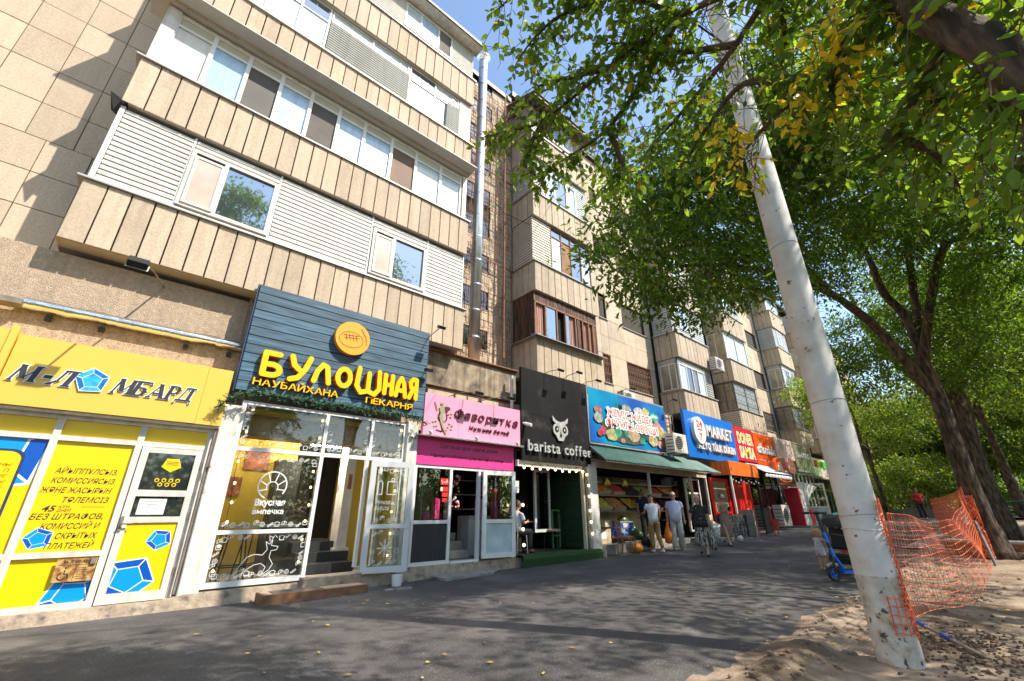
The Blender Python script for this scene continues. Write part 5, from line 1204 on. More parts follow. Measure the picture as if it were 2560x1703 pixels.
def crate(x, y, z, w_, d_, kind, label, tilt=.5, m=None, parent_cat='crate', h=.11):
    t = thing('fruit_crate', label, parent_cat, (0, 0, 0)); b = B(); m = m or M_crate
    b.box(0, w_, 0, d_, 0, .012); 
    for yy in (0, d_-.012): b.box(0, w_, yy, yy+.012, .013, .05).box(0, w_, yy, yy+.012, .065, h)
    for xx in (0, w_-.012): b.box(xx, xx+.012, .013, d_-.013, .013, .05).box(xx, xx+.012, .013, d_-.013, .065, h)
    obj('box', b, m, t)
    nm, c, r = kinds[kind]; fm = mat('fruit_'+nm.replace(' ', '_'), c, .4, isl=.35); f = B(); f.smooth = True; rr = random.Random(int(x*100))
    nx, ny = max(2, int(w_/(r*2))), max(2, int(d_/(r*2)))
    for i in range(nx):
        for j in range(ny): f.ball((r+(w_-2*r)*i/(nx-1)+rr.uniform(-.005, .005), r+(d_-2*r)*j/(ny-1), h-.02+rr.uniform(0, .02)), r, 6, 4)
    obj('fruit', f, fm, t, kind='stuff'); t.location = (x, y, z); t.rotation_euler = (tilt, 0, rr.uniform(-.03, .03)); return t
lab = 'wooden crate of %s on the %s grocer shelf, %s'
spots = ['at its left end', 'second from the left end', 'left of the middle', 'at the middle', 'right of the middle', 'second from the right end', 'at its right end']
lay = {0: [0, 7, 4, 1, 3, 5, 2], 1: [7, 0, 5, 2, 6, 3, 4]}
for row in (0, 1):
    for i in range(7):
        crate(11.0+i*.80, 9.25, shz[row]+.04, .62, .55, lay[row][i], lab % (kinds[lay[row][i]][0], ('lower', 'middle')[row], spots[i]), tilt=.62, m=(M_crate if i % 3 else mat('dark_crate', (.03, .03, .04), .6)))
for i, (x, n_) in enumerate(((11.3, 'left'), (12.6, 'middle'), (14.9, 'right'))):
    t = thing('bottle_row', 'row of dark bottles on the %s of the top grocer shelf' % n_, 'bottles', (x, 9.6, 2.215))
    for k in range(5): obj('bottle', B().tube([(x+k*.1, 9.6, 2.216), (x+k*.1, 9.6, 2.34), (x+k*.1, 9.6, 2.38), (x+k*.1, 9.6, 2.44)], [.035, .035, .014, .014], 7), mat('dark_bottle', (.02, .02, .02), .15), t)
M_ban = mat('banana', (.80, .60, .04), .5, isl=.15)
for n_, x in (('left', 12.2), ('right', 13.2)):
    t = thing('banana_bunch', '%s bunch of yellow bananas hanging above the fruit shelves' % n_, 'bananas', (x, 9.2, 2.2))
    for k in range(6):
        a = -0.6+k*.24; obj('banana', B().tube([(x, 9.2, 2.34), (x+.06*a*1.4, 9.15, 2.27), (x+.11*a*2, 9.14, 2.18), (x+.12*a*2.2, 9.17, 2.10)], [.012, .022, .022, .008], 6), M_ban, t)
# stacked cardboard and crates below the shelves, melons, pumpkins
def cbox_(x, y, z, w_, d_, h_, m, label, rz=0):
    t = thing('produce_box', label, 'box', (0, 0, 0)); b = B(); e = .012
    b.box(0, w_, 0, d_, 0, e).box(0, w_, 0, e, e, h_).box(0, w_, d_-e, d_, e, h_).box(0, e, e, d_-e, e, h_).box(w_-e, w_, e, d_-e, e, h_); obj('carton', b, m, t)
    obj('print_panel', B().box(w_*.2, w_*.6, -.003, 0, h_*.35, h_*.8), M_whiteprint, t); obj('rim_strip', B().box(.0, w_, -.004, -.001, h_*.88, h_), M_crate, t)
    t.location = (x, y, z); t.rotation_euler = (0, 0, rz); return t
M_bluebox = mat('blue_fruit_box', (.02, .07, .35), .6, var=.5, vs=14, c2=(.25, .4, .6), ns=11, thr=(.55, .6)); M_pinkbox = mat('pink_fruit_box', (.5, .05, .2), .6, var=.5, vs=14, c2=(.6, .6, .6), ns=9, thr=(.52, .6))
cbox_(11.55, 8.35, .62, .44, .32, .22, M_bluebox, 'blue printed fruit box standing on the old brown chair'); cbox_(11.55, 8.40, .40+.14, .44, .3, .075, M_pinkbox, 'flattened pink printed box under the blue one on the chair')
cbox_(11.65, 8.95, .85, .5, .35, .2, M_crate, 'bare wooden crate tilted on the pile left of the watermelons', .3); cbox_(12.3, 8.85, .72, .5, .4, .28, M_bluebox, 'blue and yellow printed carton piled beside the watermelons', -.3)
cbox_(11.5, 9.1, .36, .6, .5, .42, M_crate, 'large wooden crate on the floor behind the brown chair'); cbox_(13.65, 8.55, .38, .42, .34, .26, mat('brown_carton', (.36, .24, .13), .85, var=.15), 'open brown carton of orange squash on the kerb of the grocer'); 
M_melon = mat('watermelon_rind', (.02, .06, .012), .35, c2=(.08, .17, .04), ns=7, stretch=(3, 1, 1), thr=(.5, .54))
r7 = random.Random(8)
for k, (x, y, z, s_, lb) in enumerate(((12.65, 9.0, .98, .19, 'watermelon on top of the pile left of the pumpkins'), (12.95, 8.85, .72, .18, 'watermelon at the front of the pile beside the blue carton'), (13.15, 9.15, .80, .19, 'watermelon at the back right of the dark pile'), (12.55, 9.2, .62, .19, 'watermelon low in the shade under the shelf'), (13.35, 8.9, .55, .16, 'small round watermelon at the right foot of the pile'))):
    t = thing('watermelon', lb, 'watermelon', (x, y, z-.15)); b = B(); b.smooth = True; b.ball((x, y, z), (s_*1.15, s_, s_), 16, 10); obj('rind', b, M_melon, t)
def pumpkin(x, y, z, r, m, label):
    t = thing('pumpkin', label, 'pumpkin', (x, y, z)); b = B(); b.smooth = True; n, k = 32, 10; vs = []
    for i in range(k+1):
        th = math.pi*i/k
        for j in range(n):
            a = 2*math.pi*j/n; q_ = r*(1-.07*abs(math.cos(a*4)))*math.sin(th); vs.append((x+q_*math.cos(a), y+q_*math.sin(a), z+r*.82+r*.82*math.cos(th)))
    b.add(vs, [(i*n+j, (i+1)*n+j, (i+1)*n+(j+1) % n, i*n+(j+1) % n) for i in range(k) for j in range(n)]); obj('flesh', b, m, t); obj('stalk', B().tube([(x, y, z+r*1.5), (x+.02, y, z+r*1.85)], [.02, .012], 6), M_crate, t)
M_pump = mat('orange_pumpkin', (.62, .20, .015), .5, var=.3, vs=9, c2=(.35, .22, .04), ns=5)
pumpkin(12.35, 8.35, gz(12.3)+.0, .18, M_pump, 'knobbly orange pumpkin on the asphalt in front of the grocer'); pumpkin(13.8, 8.7, .62, .15, M_pump, 'orange squash heaped in the brown carton'); pumpkin(14.15, 8.8, .5, .13, mat('yellow_squash', (.7, .5, .12), .5, var=.2), 'pale yellow squash beside the brown carton')
for k, (x, y, lb, m) in enumerate(((13.05, 8.45, 'dark plastic sack under the watermelons', M_blk2), (13.2, 8.40, 'knotted clear plastic bag by the pale bucket', M_doorgrey))):
    b = B(); b.smooth = True; b.ball((x, y, gz(x)+.32), (.2, .17, .17), 12, 8, wob=.5, seed=k); tag(obj('plastic_sack', b, m), lb, 'bag')
ch = chair('old dark brown wooden chair on the asphalt in front of the grocer', M_brown, M_brown, (11.55, 8.15, gz(11.5)), R(55), .45)
# corrugated canopy
b = B(); n = 190; vs = []
for i in range(n+1):
    t_ = i/n; o = .016*math.cos(i*math.pi/2)
    x0 = 10.5+(17.2-10.5)*t_; x1 = 10.35+(17.85-10.35)*t_
    vs += [(x0, 8.58, 3.26+o), (x1, 7.78, 2.70+o+.02*noise.noise(Vector((x1*1.3, 0, 0))))]
b.add(vs, [(i*2, i*2+1, i*2+3, i*2+2) for i in range(n)]); obj('canopy', b, M_grnroof, E_)
b = B(); b.tube([(10.4, 7.82, 2.66), (17.8, 7.82, 2.66)], .02, 5)
for x in (10.5, 12.3, 14.1, 15.9, 17.7): b.tube([(x, 7.82, 2.66), (x, 8.6, 3.2)], .015, 5)
obj('canopy_frame', b, M_rustgrey, E_)
# banner with fruit
M_ban1 = mat('banner_blue', (.01, .09, .42), .35, c2=(.0, .28, .48), ns=.55, thr=(.42, .62), c3=(.35, .55, .75), s3=1.0, thr3=(.66, .82), coat=.5)
S = thing('fruit_banner', 'glossy blue fruit banner with red lettering outlined in white above the canopy', 'banner', (12.9, 8.5, 3.28))
b = B(); n = 30; vs = []
for i in range(n+1):
    x = 10.56+4.6*i/n
    for j in range(9):
        vs.append((x, 8.42+.012*noise.noise(Vector((x*1.2, j*.7, 0)))+.006*math.sin(x*4+j), 3.30+(5.06-3.30)*j/8))
b.smooth = True; b.add(vs, [(i*9+j, i*9+9+j, i*9+10+j, i*9+1+j) for i in range(n) for j in range(8)]); obj('banner_sheet', b, M_ban1, S)
obj('banner_frame', B().box(10.54, 15.2, 8.43, 8.47, 5.06, 5.10).box(10.52, 10.55, 8.43, 8.47, 3.28, 5.1).box(10.55, 15.2, 8.43, 8.47, 3.25, 3.29), M_cap, S)
def disc(b, cx, cz, rx, rz, y, m, n=14, a0=0, j=0): b.m(m); b.add([(cx+rx*(1+j*noise.noise(Vector((cx+math.cos(k*.9), cz*3+k, 0))))*math.cos(R(a0)+2*math.pi*k/n), y, cz+rz*(1+j*noise.noise(Vector((cx*2, cz+k*.8, 0))))*math.sin(R(a0)+2*math.pi*k/n)) for k in range(n)], [tuple(range(n))])
def pm_(nm, c): return mat('print_'+nm, c and tuple(v*.8 for v in c), .5, var=.55, vs=7)
b = B(); y = 8.40
for k in range(16):
    a = R(25+k*9); x0, z0 = 11.75+.08*k, 4.35; L_ = .5+.15*math.sin(k*3); dx, dz = math.cos(a+.5)*L_, math.sin(a+.3)*L_*.8
    b.m(pm_('leafgreen', (.03, .22, .12))); b.add([(x0-.05, y-.0004*k, z0), (x0+.05, y-.0004*k, z0), (x0+dx, y-.0004*k, z0+dz)], [(0, 1, 2)])
y = 8.392; k = 0
for cx, cz, rx, rz, m in ((12.3, 3.95, 1.2, .35, pm_('shadowleaf', (.02, .10, .08))), (13.9, 4.0, 1.0, .4, pm_('shadowleaf', 0)), (12.6, 3.55, .9, .16, pm_('shadowfruit', (.10, .10, .07))), (12.6, 4.62, .28, .14, pm_('pineapple', (.35, .4, .33))), (13.35, 4.62, .3, .16, pm_('cauliflower', (.6, .6, .6))), (13.8, 4.66, .22, .16, pm_('corn', (.6, .5, .2))), (14.35, 4.52, .33, .17, pm_('stripe', (.05, .42, .25))), (14.35, 4.56, .28, .06, pm_('stripe2', (.5, .65, .55))), (14.5, 4.2, .25, .2, pm_('apple', (.55, .25, .2))), (11.0, 4.35, .2, .14, pm_('onion', (.4, .15, .15))), (11.0, 4.1, .22, .17, pm_('pear', (.5, .5, .4))), (11.2, 3.72, .16, .14, pm_('berry', (.5, .06, .08))), (11.02, 3.62, .12, .1, pm_('berry', 0)), (14.75, 3.95, .32, .26, pm_('mango', (.5, .42, .2))), (11.65, 3.62, .34, .2, pm_('quince', (.48, .45, .2))), (12.0, 3.72, .2, .16, pm_('lime', (.05, .3, .2))), (12.5, 3.75, .2, .14, pm_('lime', 0)), (12.9, 3.72, .34, .24, pm_('grapefruit', (.55, .4, .25))), (13.4, 3.58, .16, .12, pm_('lime', 0)), (14.1, 3.66, .3, .2, pm_('melon', (.6, .5, .25))), (14.55, 3.56, .18, .14, pm_('pinkfruit', (.6, .3, .28))), (14.8, 3.6, .14, .12, pm_('pinkfruit', 0)), (12.2, 3.48, .13, .08, pm_('pinkfruit', 0)), (13.0, 4.1, 1.5, .16, pm_('leafgreen', 0))):
    k += 1; disc(b, cx, cz, rx, rz, y-.0005*k, m, j=.3)
obj('fruit_print', b, None, S)
for s_, x0, x1, z, in (('ЖЕМІС-ЖИДЕК', 11.45, 14.15, 4.22), ('ФРУКТЫ-ОВОЩИ', 11.35, 14.45, 3.86)):
    b = B().m(M_whiteprint); text(b, s_, x0, x1, z, 8.374, .29, .001, offset=.045); text(b, s_, x0-.05, x1-.05, z-.02, 8.3735, .29, .001, offset=.03); text(b, s_, x0+.05, x1+.05, z+.02, 8.373, .29, .001, offset=.03); b.m(mat('red_print', (.70, .05, .03), .5)); text(b, s_, x0+.02, x1-.02, z+.02, 8.368, .25, .001, offset=.0); obj('lettering', b, None, S)
# ================================================================== flue
t = thing('metal_flue', 'tall polished steel ventilation flue rising beside the rusty grille', 'flue', (6.6, 9.2, 5.2))
b = B(); b.smooth = True; b.tube([(6.58, 9.2, 5.15), (6.58, 9.2, 17.6)], .165, 20); obj('duct', b, M_pipe, t)
for k in range(14): obj('joint_ring', B().tube([(6.58, 9.2, 5.9+k*.86), (6.58, 9.2, 5.93+k*.86)], .176, 20), M_pipe, t)
obj('cap', B().tube([(6.58, 9.2, 17.55), (6.58, 9.2, 17.72), (6.58, 9.2, 17.76)], [.17, .27, .27], 20, cap=True), M_metal, t)
tag(obj('hanging_wire', B().tube([(7.4, 9.5, 11.5), (7.8, 9.3, 11.0), (8.5, 8.8, 10.6)], .012, 4), M_black), 'dark cable slung from the grille to the second balcony stack', 'cable')
# air conditioners
def ac(x, y, z, w_, h_, d_, label, side=False, m=M_white2):
    t = thing('air_conditioner', label, 'air conditioner', (x, y, z))
    obj('casing', B().cbox(x, x+w_, y, y+d_, z, z+h_, .012), m, t)
    b = B()
    for k in range(9): b.box(x+.06, x+w_*.68, y-.012, y-.002, z+.05+k*(h_-.1)/9, z+.05+k*(h_-.1)/9+.012)
    b.tube([(x+w_*.37+(h_*.38)*math.cos(R(a)), y-.014, z+h_/2+h_*.38*math.sin(R(a))) for a in range(0, 361, 24)], .008, 4); obj('fan_guard', b, M_cap, t)
    obj('fan', B().tube([(x+w_*.37, y-.001, z+h_/2), (x+w_*.37, y-.0015, z+h_/2)], h_*.34, 16), M_black, t)
    b = B()
    for k in range(5): b.box(x-.006, x-.001, y+.04, y+d_-.04, z+.08+k*h_*.17, z+.11+k*h_*.17)
    obj('side_louvres', b, M_black, t); obj('bracket', B().box(x+.08, x+.11, y, y+d_+.25, z-.04, z-.004).box(x+w_-.11, x+w_-.08, y, y+d_+.25, z-.04, z-.004), M_rustgrey, t); return t
ac(13.9, 9.35, 12.6, .85, .6, .32, 'white air conditioner high on the wall right of the second balcony stack')
ac(14.75, 7.95, 3.28, .95, .70, .34, 'old cream air conditioner standing on the end of the green canopy')
ac(13.9, 9.3, 5.22, .8, .5, .3, 'small white air conditioner just above the fruit banner')
t = ac(20.35, 8.2, 7.72, .85, .62, .33, 'white air conditioner between the third and fourth balcony stacks'); b = B().m(mat('red_print2', (.6, .02, .06), .5)).ball((21.02, 8.195, 8.18), (.05, .002, .05), 10, 4); b.m(M_cap); text(b, 'LG', 20.97, 21.1, 8.02, 8.196, .07, .001); obj('badge', b, None, t)
ac(24.0, 7.95, .62, 1.0, .95, .4, 'large white outdoor unit on the ground before the dark glass shop')

# ================================================================== market sign and the shops farther on
M_mblue = mat('market_blue', (.005, .15, .60), .4, var=.05, coat=.3)
S = thing('market_sign', 'bright blue market signboard with raised white letters and a white round badge', 'sign', (18.9, 8.5, 3.3))
obj('board', B().box(16.6, 21.2, 8.38, 8.5, 3.3, 5.2), M_mblue, S)
b = B().m(M_white); b.xz([(17.52+.5*math.cos(R(a)), 4.42+.56*math.sin(R(a))) for a in range(0, 360, 15)], 8.22, 8.37); dk = obj('badge', b, None, S)
b = B(); text(b, '24', 17.27, 17.78, 4.55, 8.215, .28, .001, offset=.02); text(b, '7', 17.42, 17.64, 4.02, 8.215, .28, .001, offset=.02); b.box(17.33, 17.7, 8.212, 8.215, 4.42, 4.47); obj('badge_lettering', b, MATS['red_print'], dk)
letters(S, 'MARKET', 18.15, 20.6, 4.25, 8.30, .5, M_white, depth=.08, offset=.02, gap=.06)
letters(S, 'AZYQ TÚLIK DÚKEN', 17.3, 20.75, 3.68, 8.33, .30, M_white, depth=.06, offset=.025, gap=.06)
t = thing('barred_window', 'rusty barred window between the fruit banner and the blue market sign', 'window', (16, 8.8, 4))
obj('frame', B().box(15.3, 16.5, 8.9, 8.94, 4.0, 5.0), M_curtain, t); b = B()
for k in range(5): b.box(15.3+k*.29, 15.33+k*.29, 8.8, 8.83, 3.9, 5.05)
for k in range(4): b.box(15.3, 16.5, 8.801, 8.829, 3.95+k*.33, 3.98+k*.33)
obj('bars', b, M_rustgrey, t)
# red doner shop
F = thing('doner_shop', 'red painted doner stall with orange corrugated hood and brick counter', 'shopfront', (20, 8.2, .3))
M_red = mat('red_paint', (.60, .010, .005), .45, var=.1, vs=2); M_orc = mat('orange_corrugated', (.82, .18, .02), .45, var=.08, vs=1)
b = B(); n = 60; vs = []
for i in range(n+1):
    x = 18.65+2.95*i/n; o = .02*(i % 2); vs += [(x, 7.80+o, 2.68), (x, 7.80+o, 3.22)]
b.add(vs, [(i*2, i*2+2, i*2+3, i*2+1) for i in range(n)]); vs = []
for i in range(17):
    y = 7.8+.8*i/16; o = .03*(i % 4 == 0); vs += [(18.65+o, y, 2.68), (18.65+o, y, 3.22)]
b.add(vs, [(i*2, i*2+1, i*2+3, i*2+2) for i in range(16)]); b.box(18.66, 21.6, 7.83, 8.6, 3.22, 3.25); obj('orange_hood', b, M_orc, F)
obj('red_door', B().box(20.55, 20.60, 7.9, 7.95, .35, 2.45).box(20.0, 21.9, 8.44, 8.5, .35, 2.55), M_red, F); obj('notice_plate', B().box(21.2, 21.5, 8.43, 8.438, 1.15, 1.4), MATS['corn' if 0 else 'banana'] if 0 else M_rustprint, F)
obj('red_frame', B().box(18.3, 18.42, 8.5, 8.6, .4, 2.6).box(19.75, 19.9, 8.5, 8.6, .4, 2.6).box(18.42, 19.75, 8.5, 8.6, 2.45, 2.6).box(18.42, 19.75, 8.5, 8.6, 1.2, 1.28), M_red, F); obj('menu_board', B().box(18.42, 19.75, 8.55, 8.58, 1.28, 2.45), mat('menu_board', (.36, .26, .16), .6, var=.35, vs=5), F)
M_dbrick = mat('black_brick', (.035, .035, .037), .85, var=.35, vs=9)
k = 0
for row in range(7):
    for i in range(9):
        x = 18.0+i*.245-(.12 if row % 2 else 0); obj('brick', B().cbox(x, x+.235, 8.05, 8.3, .28+row*.125, .28+row*.125+.115, .006), M_dbrick, F)
obj('end_slab', B().box(20.0, 20.12, 7.75, 8.35, .3, 1.35), M_conc, F); obj('counter_core', B().box(17.9, 20.0, 8.07, 8.35, .25, 1.16), M_joint, F)
obj('posts', B().box(18.75, 18.81, 7.84, 7.9, 1.2, 2.68), M_white, F); obj('hood_post', B().box(21.45, 21.51, 7.84, 7.9, 1.2, 2.68), M_black, F)
obj('black_screen', B().box(21.4, 22.2, 7.86, 7.92, .33, 1.45), M_blk2, F); obj('screen_post', B().box(22.2, 22.26, 7.85, 7.93, .3, 1.5), M_cap, F)
L3 = thing('hood_lights', 'unlit glass bulbs dangling under the orange corrugated hood', 'string lights', (20, 7.85, 2.6))
for k in range(11): obj('bulb', B().ball((18.9+k*.26, 7.84, 2.50-.05*(k % 3)), (.032, .032, .045), 7, 5), M_bulboff, L3)
obj('cable', B().tube([(18.8+k*.26, 7.84, 2.62-.05*(k % 2)) for k in range(12)], .008, 4), M_black, L3)
t = thing('litter_bin', 'rust red metal swing litter bin beside the red stall door', 'bin', (20.9, 7.4, gz(20.9)))
g = gz(20.9); obj('bucket', B().rings([(21.0, 7.35, g+.18, .13, .13), (21.0, 7.35, g+.62, .19, .19), (21.0, 7.35, g+.62, .17, .17), (21.0, 7.35, g+.25, .1, .1)], 14), mat('red_bin', (.38, .05, .03), .6, var=.3, vs=6), t)
obj('stand', B().tube([(20.8, 7.35, g), (20.8, 7.35, g+1.0), (20.95, 7.35, g+1.08), (21.15, 7.35, g+1.05)], .018, 6).tube([(21.2, 7.35, g), (21.2, 7.35, g+.65)], .018, 6), MATS['red_bin'], t)
for k, (x, y, r_, lb, c) in enumerate(((17.1, 8.1, .33, 'big translucent rubbish sack full of wrappers behind the woman in beige', (.55, .52, .48)), (17.55, 7.9, .26, 'yellowish rubbish sack leaning on the right of the big sack', (.6, .55, .38)), (16.9, 8.2, .2, 'torn cardboard and film heaped on top of the rubbish sacks', (.5, .38, .26)))):
    b = B(); b.smooth = True; z = gz(x)+r_*.95+(.55 if k == 2 else 0); b.ball((x, y, z), (r_, r_*.85, r_*1.15), 18, 12, wob=.45, seed=k+3); tag(obj('rubbish_sack', b, mat('sack_%d' % k, c, .35, var=.5, vs=16)), lb, 'bag')
tag(obj('foam_ball', B().ball((17.9, 7.55, gz(17.9)+.09), .1, 10, 6, wob=.3), M_white), 'small crumpled white bag on the asphalt by the rubbish sacks', 'litter')
tag(obj('red_paving', B().box(18.0, 22.3, 7.3, 8.0, .20, .245), mat('red_pavers', (.35, .13, .08), .85, var=.3, vs=8)), 'patch of reddish pavers in front of the red stall', 'paving')
def board(name, label, x0, x1, z0, z1, m, y=8.42): s_ = thing(name, label, 'sign', ((x0+x1)/2, y, z0)); obj('board', B().box(x0, x1, y, y+.08, z0, z1), m, s_); return s_
S = board('doner_sign', 'red signboard with lime letters outlined in white right of the market sign', 21.22, 23.55, 3.50, 5.10, mat('doner_red', (.55, .015, .03), .4, var=.15))
for s_, z in (('DONER', 4.35), ('SAMSA', 3.68)):
    b = B().m(M_whiteprint); text(b, s_, 21.65, 23.45, z, 8.415, .52, .001, offset=.05); b.m(mat('lime_print', (.55, .62, .02), .5)); text(b, s_, 21.7, 23.4, z+.02, 8.411, .49, .001, offset=.005); obj('lettering', b, None, S)
S = board('orange_sign', 'orange red signboard with rounded white lower case word beside the doner sign', 23.62, 26.3, 3.44, 5.05, mat('vermilion', (.75, .09, .008), .4, var=.1))
letters(S, 'dămdala', 23.8, 26.15, 4.05, 8.39, .45, M_white, depth=.02, offset=.025, gap=.05); b = B(); text(b, 'асхана', 23.9, 24.7, 3.68, 8.415, .07, .001); text(b, 'кулинария', 25.0, 26.0, 3.68, 8.415, .07, .001); obj('small_lettering', b, M_whiteprint, S)
board('pale_pink_sign', 'faded pale pink signboard washed out by the sun', 26.5, 29.3, 4.0, 5.12, mat('faded_pink', (.72, .55, .52), .35, var=.12, coat=.4))
S = board('perfume_sign', 'olive grey signboard with pale capital letters', 29.4, 32.3, 3.5, 5.05, mat('olive_grey', (.20, .19, .12), .45, var=.08)); letters(S, 'ПАРФЮМЕР', 29.6, 32.15, 4.25, 8.40, .3, M_white, depth=.02, offset=.0)
b = S; obj('board_rim', B().box(29.36, 32.34, 8.40, 8.5, 5.05, 5.1), M_cap, S); obj('board_rim', B().box(29.36, 32.34, 8.40, 8.5, 3.44, 3.5), M_cap, S)
S = board('pharmacy_sign', 'white pharmacy fascia with multicoloured capitals and a green cross', 32.45, 36.9, 3.35, 4.45, M_white2)
for k, (c, hx) in enumerate(zip('АПТЕКА+', ((.7, .03, .02), (.7, .6, .02), (.03, .4, .05), (.1, .5, .1), (.6, .6, .02), (.05, .35, .1), (.1, .5, .1)))):
    b = B(); text(b, c, 32.7+k*.56, 33.18+k*.56, 3.9, 8.38, .38, .03, offset=.03); obj('letter', b, mat('letter_tint_%d' % k, hx, .5), S)
t = thing('green_cross', 'bright green pharmacy cross sign sticking out over the pavement', 'sign', (33.3, 7.8, 3.4))
obj('cross', B().xz([(33.0, 3.45), (33.35, 3.45), (33.35, 3.75), (33.7, 3.75), (33.7, 4.08), (33.35, 4.08), (33.35, 4.38), (33.0, 4.38), (33.0, 4.08), (32.65, 4.08), (32.65, 3.75), (33.0, 3.75)], 7.7, 7.85), mat('cross_green', (.05, .75, .03), .5, emit=.5), t); obj('bracket', B().box(33.1, 33.2, 7.85, 8.5, 3.9, 3.95), M_cap, t)
def oval(name, label, cx, cz, r, y, m, txt, tm, h=.3):
    t = thing(name, label, 'sign', (cx, y, cz-r)); obj('disc', B().xz([(cx+r*math.cos(R(a)), cz+r*.78*math.sin(R(a))) for a in range(0, 360, 12)], y, y+.12), m, t)
    b = B(); text(b, txt, cx-r*.55, cx+r*.55, cz-h*.4, y-.004, h, .001, offset=.03); obj('lettering', b, tm, t); obj('bracket', B().box(cx, cx+.05, y+.12, 8.5, cz, cz+.05), M_cap, t)
oval('round_sign', 'round orange red hanging sign with two white letters', 24.9, 3.35, .62, 7.9, MATS['vermilion'], 'dă', M_white, .42)
oval('pink_round_sign', 'pink and yellow oval sign half hidden behind the round orange red one', 27.3, 3.55, .6, 8.1, mat('salmon', (.8, .3, .25), .5), '...', MATS['lime_print'], .15)
t = thing('hanging_box_sign', 'black box sign with a red and gold oval hanging over the pavement', 'sign', (25, 7.9, 2.5)); x0, x1 = 23.6, 26.2
obj('box', B().box(x0, x1, 7.75, 7.9, 2.45, 3.10), M_black, t); b = B().m(mat('gold_print', (.7, .42, .05), .45)); cx, cz = 24.85, 2.86
disc(b, cx, cz, .95, .25, 7.745, MATS['gold_print'], 24); disc(b, cx, cz, .88, .21, 7.742, mat('crimson', (.45, .01, .01), .45), 24); b.m(MATS['gold_print']); text(b, 'Bizhan', cx-.6, cx+.6, cz-.1, 7.738, .17, .001, offset=.03); b.m(MATS['crimson']); b.box(x0+.2, x1-.1, 7.744, 7.749, 2.50, 2.56); obj('face_print', b, None, t)
# shopfront glazing along the rest of the row
def glazed(name, label, x0, x1, z0, z1, n, m, y=8.6, goods=True, seed=0, col_=M_dk):
    t = thing(name, label, 'shopfront', ((x0+x1)/2, y, z0)); b = B(); r_ = random.Random(seed)
    for i in range(n+1): x = x0+(x1-x0)*i/n; b.box(x-.035, x+.035, y-.02, y+.05, z0, z1)
    for z in (z0, z0+(z1-z0)*.72, z1): b.box(x0, x1, y-.018, y+.049, z-.035, z+.035)
    obj('frame', b, m, t)
    for i in range(n):
        xa, xb = x0+(x1-x0)*i/n+.035, x0+(x1-x0)*(i+1)/n-.035
        for za, zb in ((z0+.035, z0+(z1-z0)*.72-.035), (z0+(z1-z0)*.72+.035, z1-.035)): obj('pane', B().box(xa, xb, y+.012, y+.02, za, zb), M_glass2, t)
    b = B().m(col_).box(x0, x1, y+1.8, y+1.85, z0, z1); obj('interior_wall', b, None, t)
    if goods:
        for k in range(4):
            b = B().m(M_whitewall).box(x0+.1, x1-.1, y+.9, y+1.3, z0+.35+k*.45, z0+.37+k*.45)
            for q_ in range(int((x1-x0)*4)):
                x = x0+.2+q_*.25; b.m(mat('pack_%d' % r_.randrange(6), [(.6, .1, .05), (.7, .5, .1), (.5, .5, .5), (.1, .2, .5), (.6, .25, .1), (.1, .35, .15)][r_.randrange(6)] if 0 else (.6, .1, .05), .6) if 0 else PACK[r_.randrange(6)]); b.box(x, x+.18, y+.95, y+1.15, z0+.372+k*.45, z0+.372+k*.45+r_.uniform(.15, .33))
            obj('stocked_shelf', b, None, t)
    return t
PACK = [mat('pack_%d' % i, c, .6) for i, c in enumerate(((.6, .1, .05), (.7, .5, .1), (.5, .5, .5), (.1, .2, .5), (.65, .3, .12), (.1, .35, .15)))]
glazed('dark_glass_shop', 'dark framed glass shopfront between the red stall and the payment kiosk', 22.4, 26.2, .45, 3.3, 4, M_blk2, seed=1)
glazed('vegetable_side_window', 'white framed window at the right end of the grocer', 16.9, 18.0, .6, 2.5, 1, M_white2, seed=2, y=8.9)
glazed('white_glass_shop', 'white framed shopfront with many narrow lights below the olive sign', 26.3, 32.4, .6, 3.35, 9, M_white, seed=3, col_=mat('light_shop_wall', (.5, .45, .38), .8))
glazed('pharmacy', 'grey framed pharmacy front with blue poster under the green cross', 32.5, 38.0, .8, 3.2, 6, M_cap, seed=4); obj('awning', B().prism([(32.4, 7.5, 3.0), (32.4, 7.5, 3.04), (32.4, 8.6, 3.3), (32.4, 8.6, 3.26)], (5.6, 0, 0)), M_white2, [o for o in bpy.data.objects if o.name == 'pharmacy'][0])
t = thing('open_white_door', 'grey white glass door standing open onto the pavement in the white shop', 'door', (29, 8, .7)); D, q, L = leaf(t, 29.2, 8.5, 29.9, 7.5, .65, 2.75, M_white2, 1.5, MATS['frosted_lower_pane'], name='leaf')
t = thing('blue_valance', 'pale blue awning with a row of white bulbs next to the orange hood', 'awning', (24, 8, 3)); obj('awning', B().prism([(21.9, 7.6, 2.95), (25.4, 7.6, 2.95), (25.4, 8.4, 3.4), (21.9, 8.4, 3.4)], (0, 0, .02)), mat('pale_blue_awning', (.45, .55, .7), .5), t)
for k in range(9): obj('bulb', B().ball((22.1+k*.38, 7.62, 2.82), .075, 8, 5), mat('white_bulb', (.85, .85, .82), .3, emit=.3), t)
t = thing('payment_kiosk', 'white and red payment kiosk standing before the white shopfront', 'kiosk', (26.8, 8, .6))
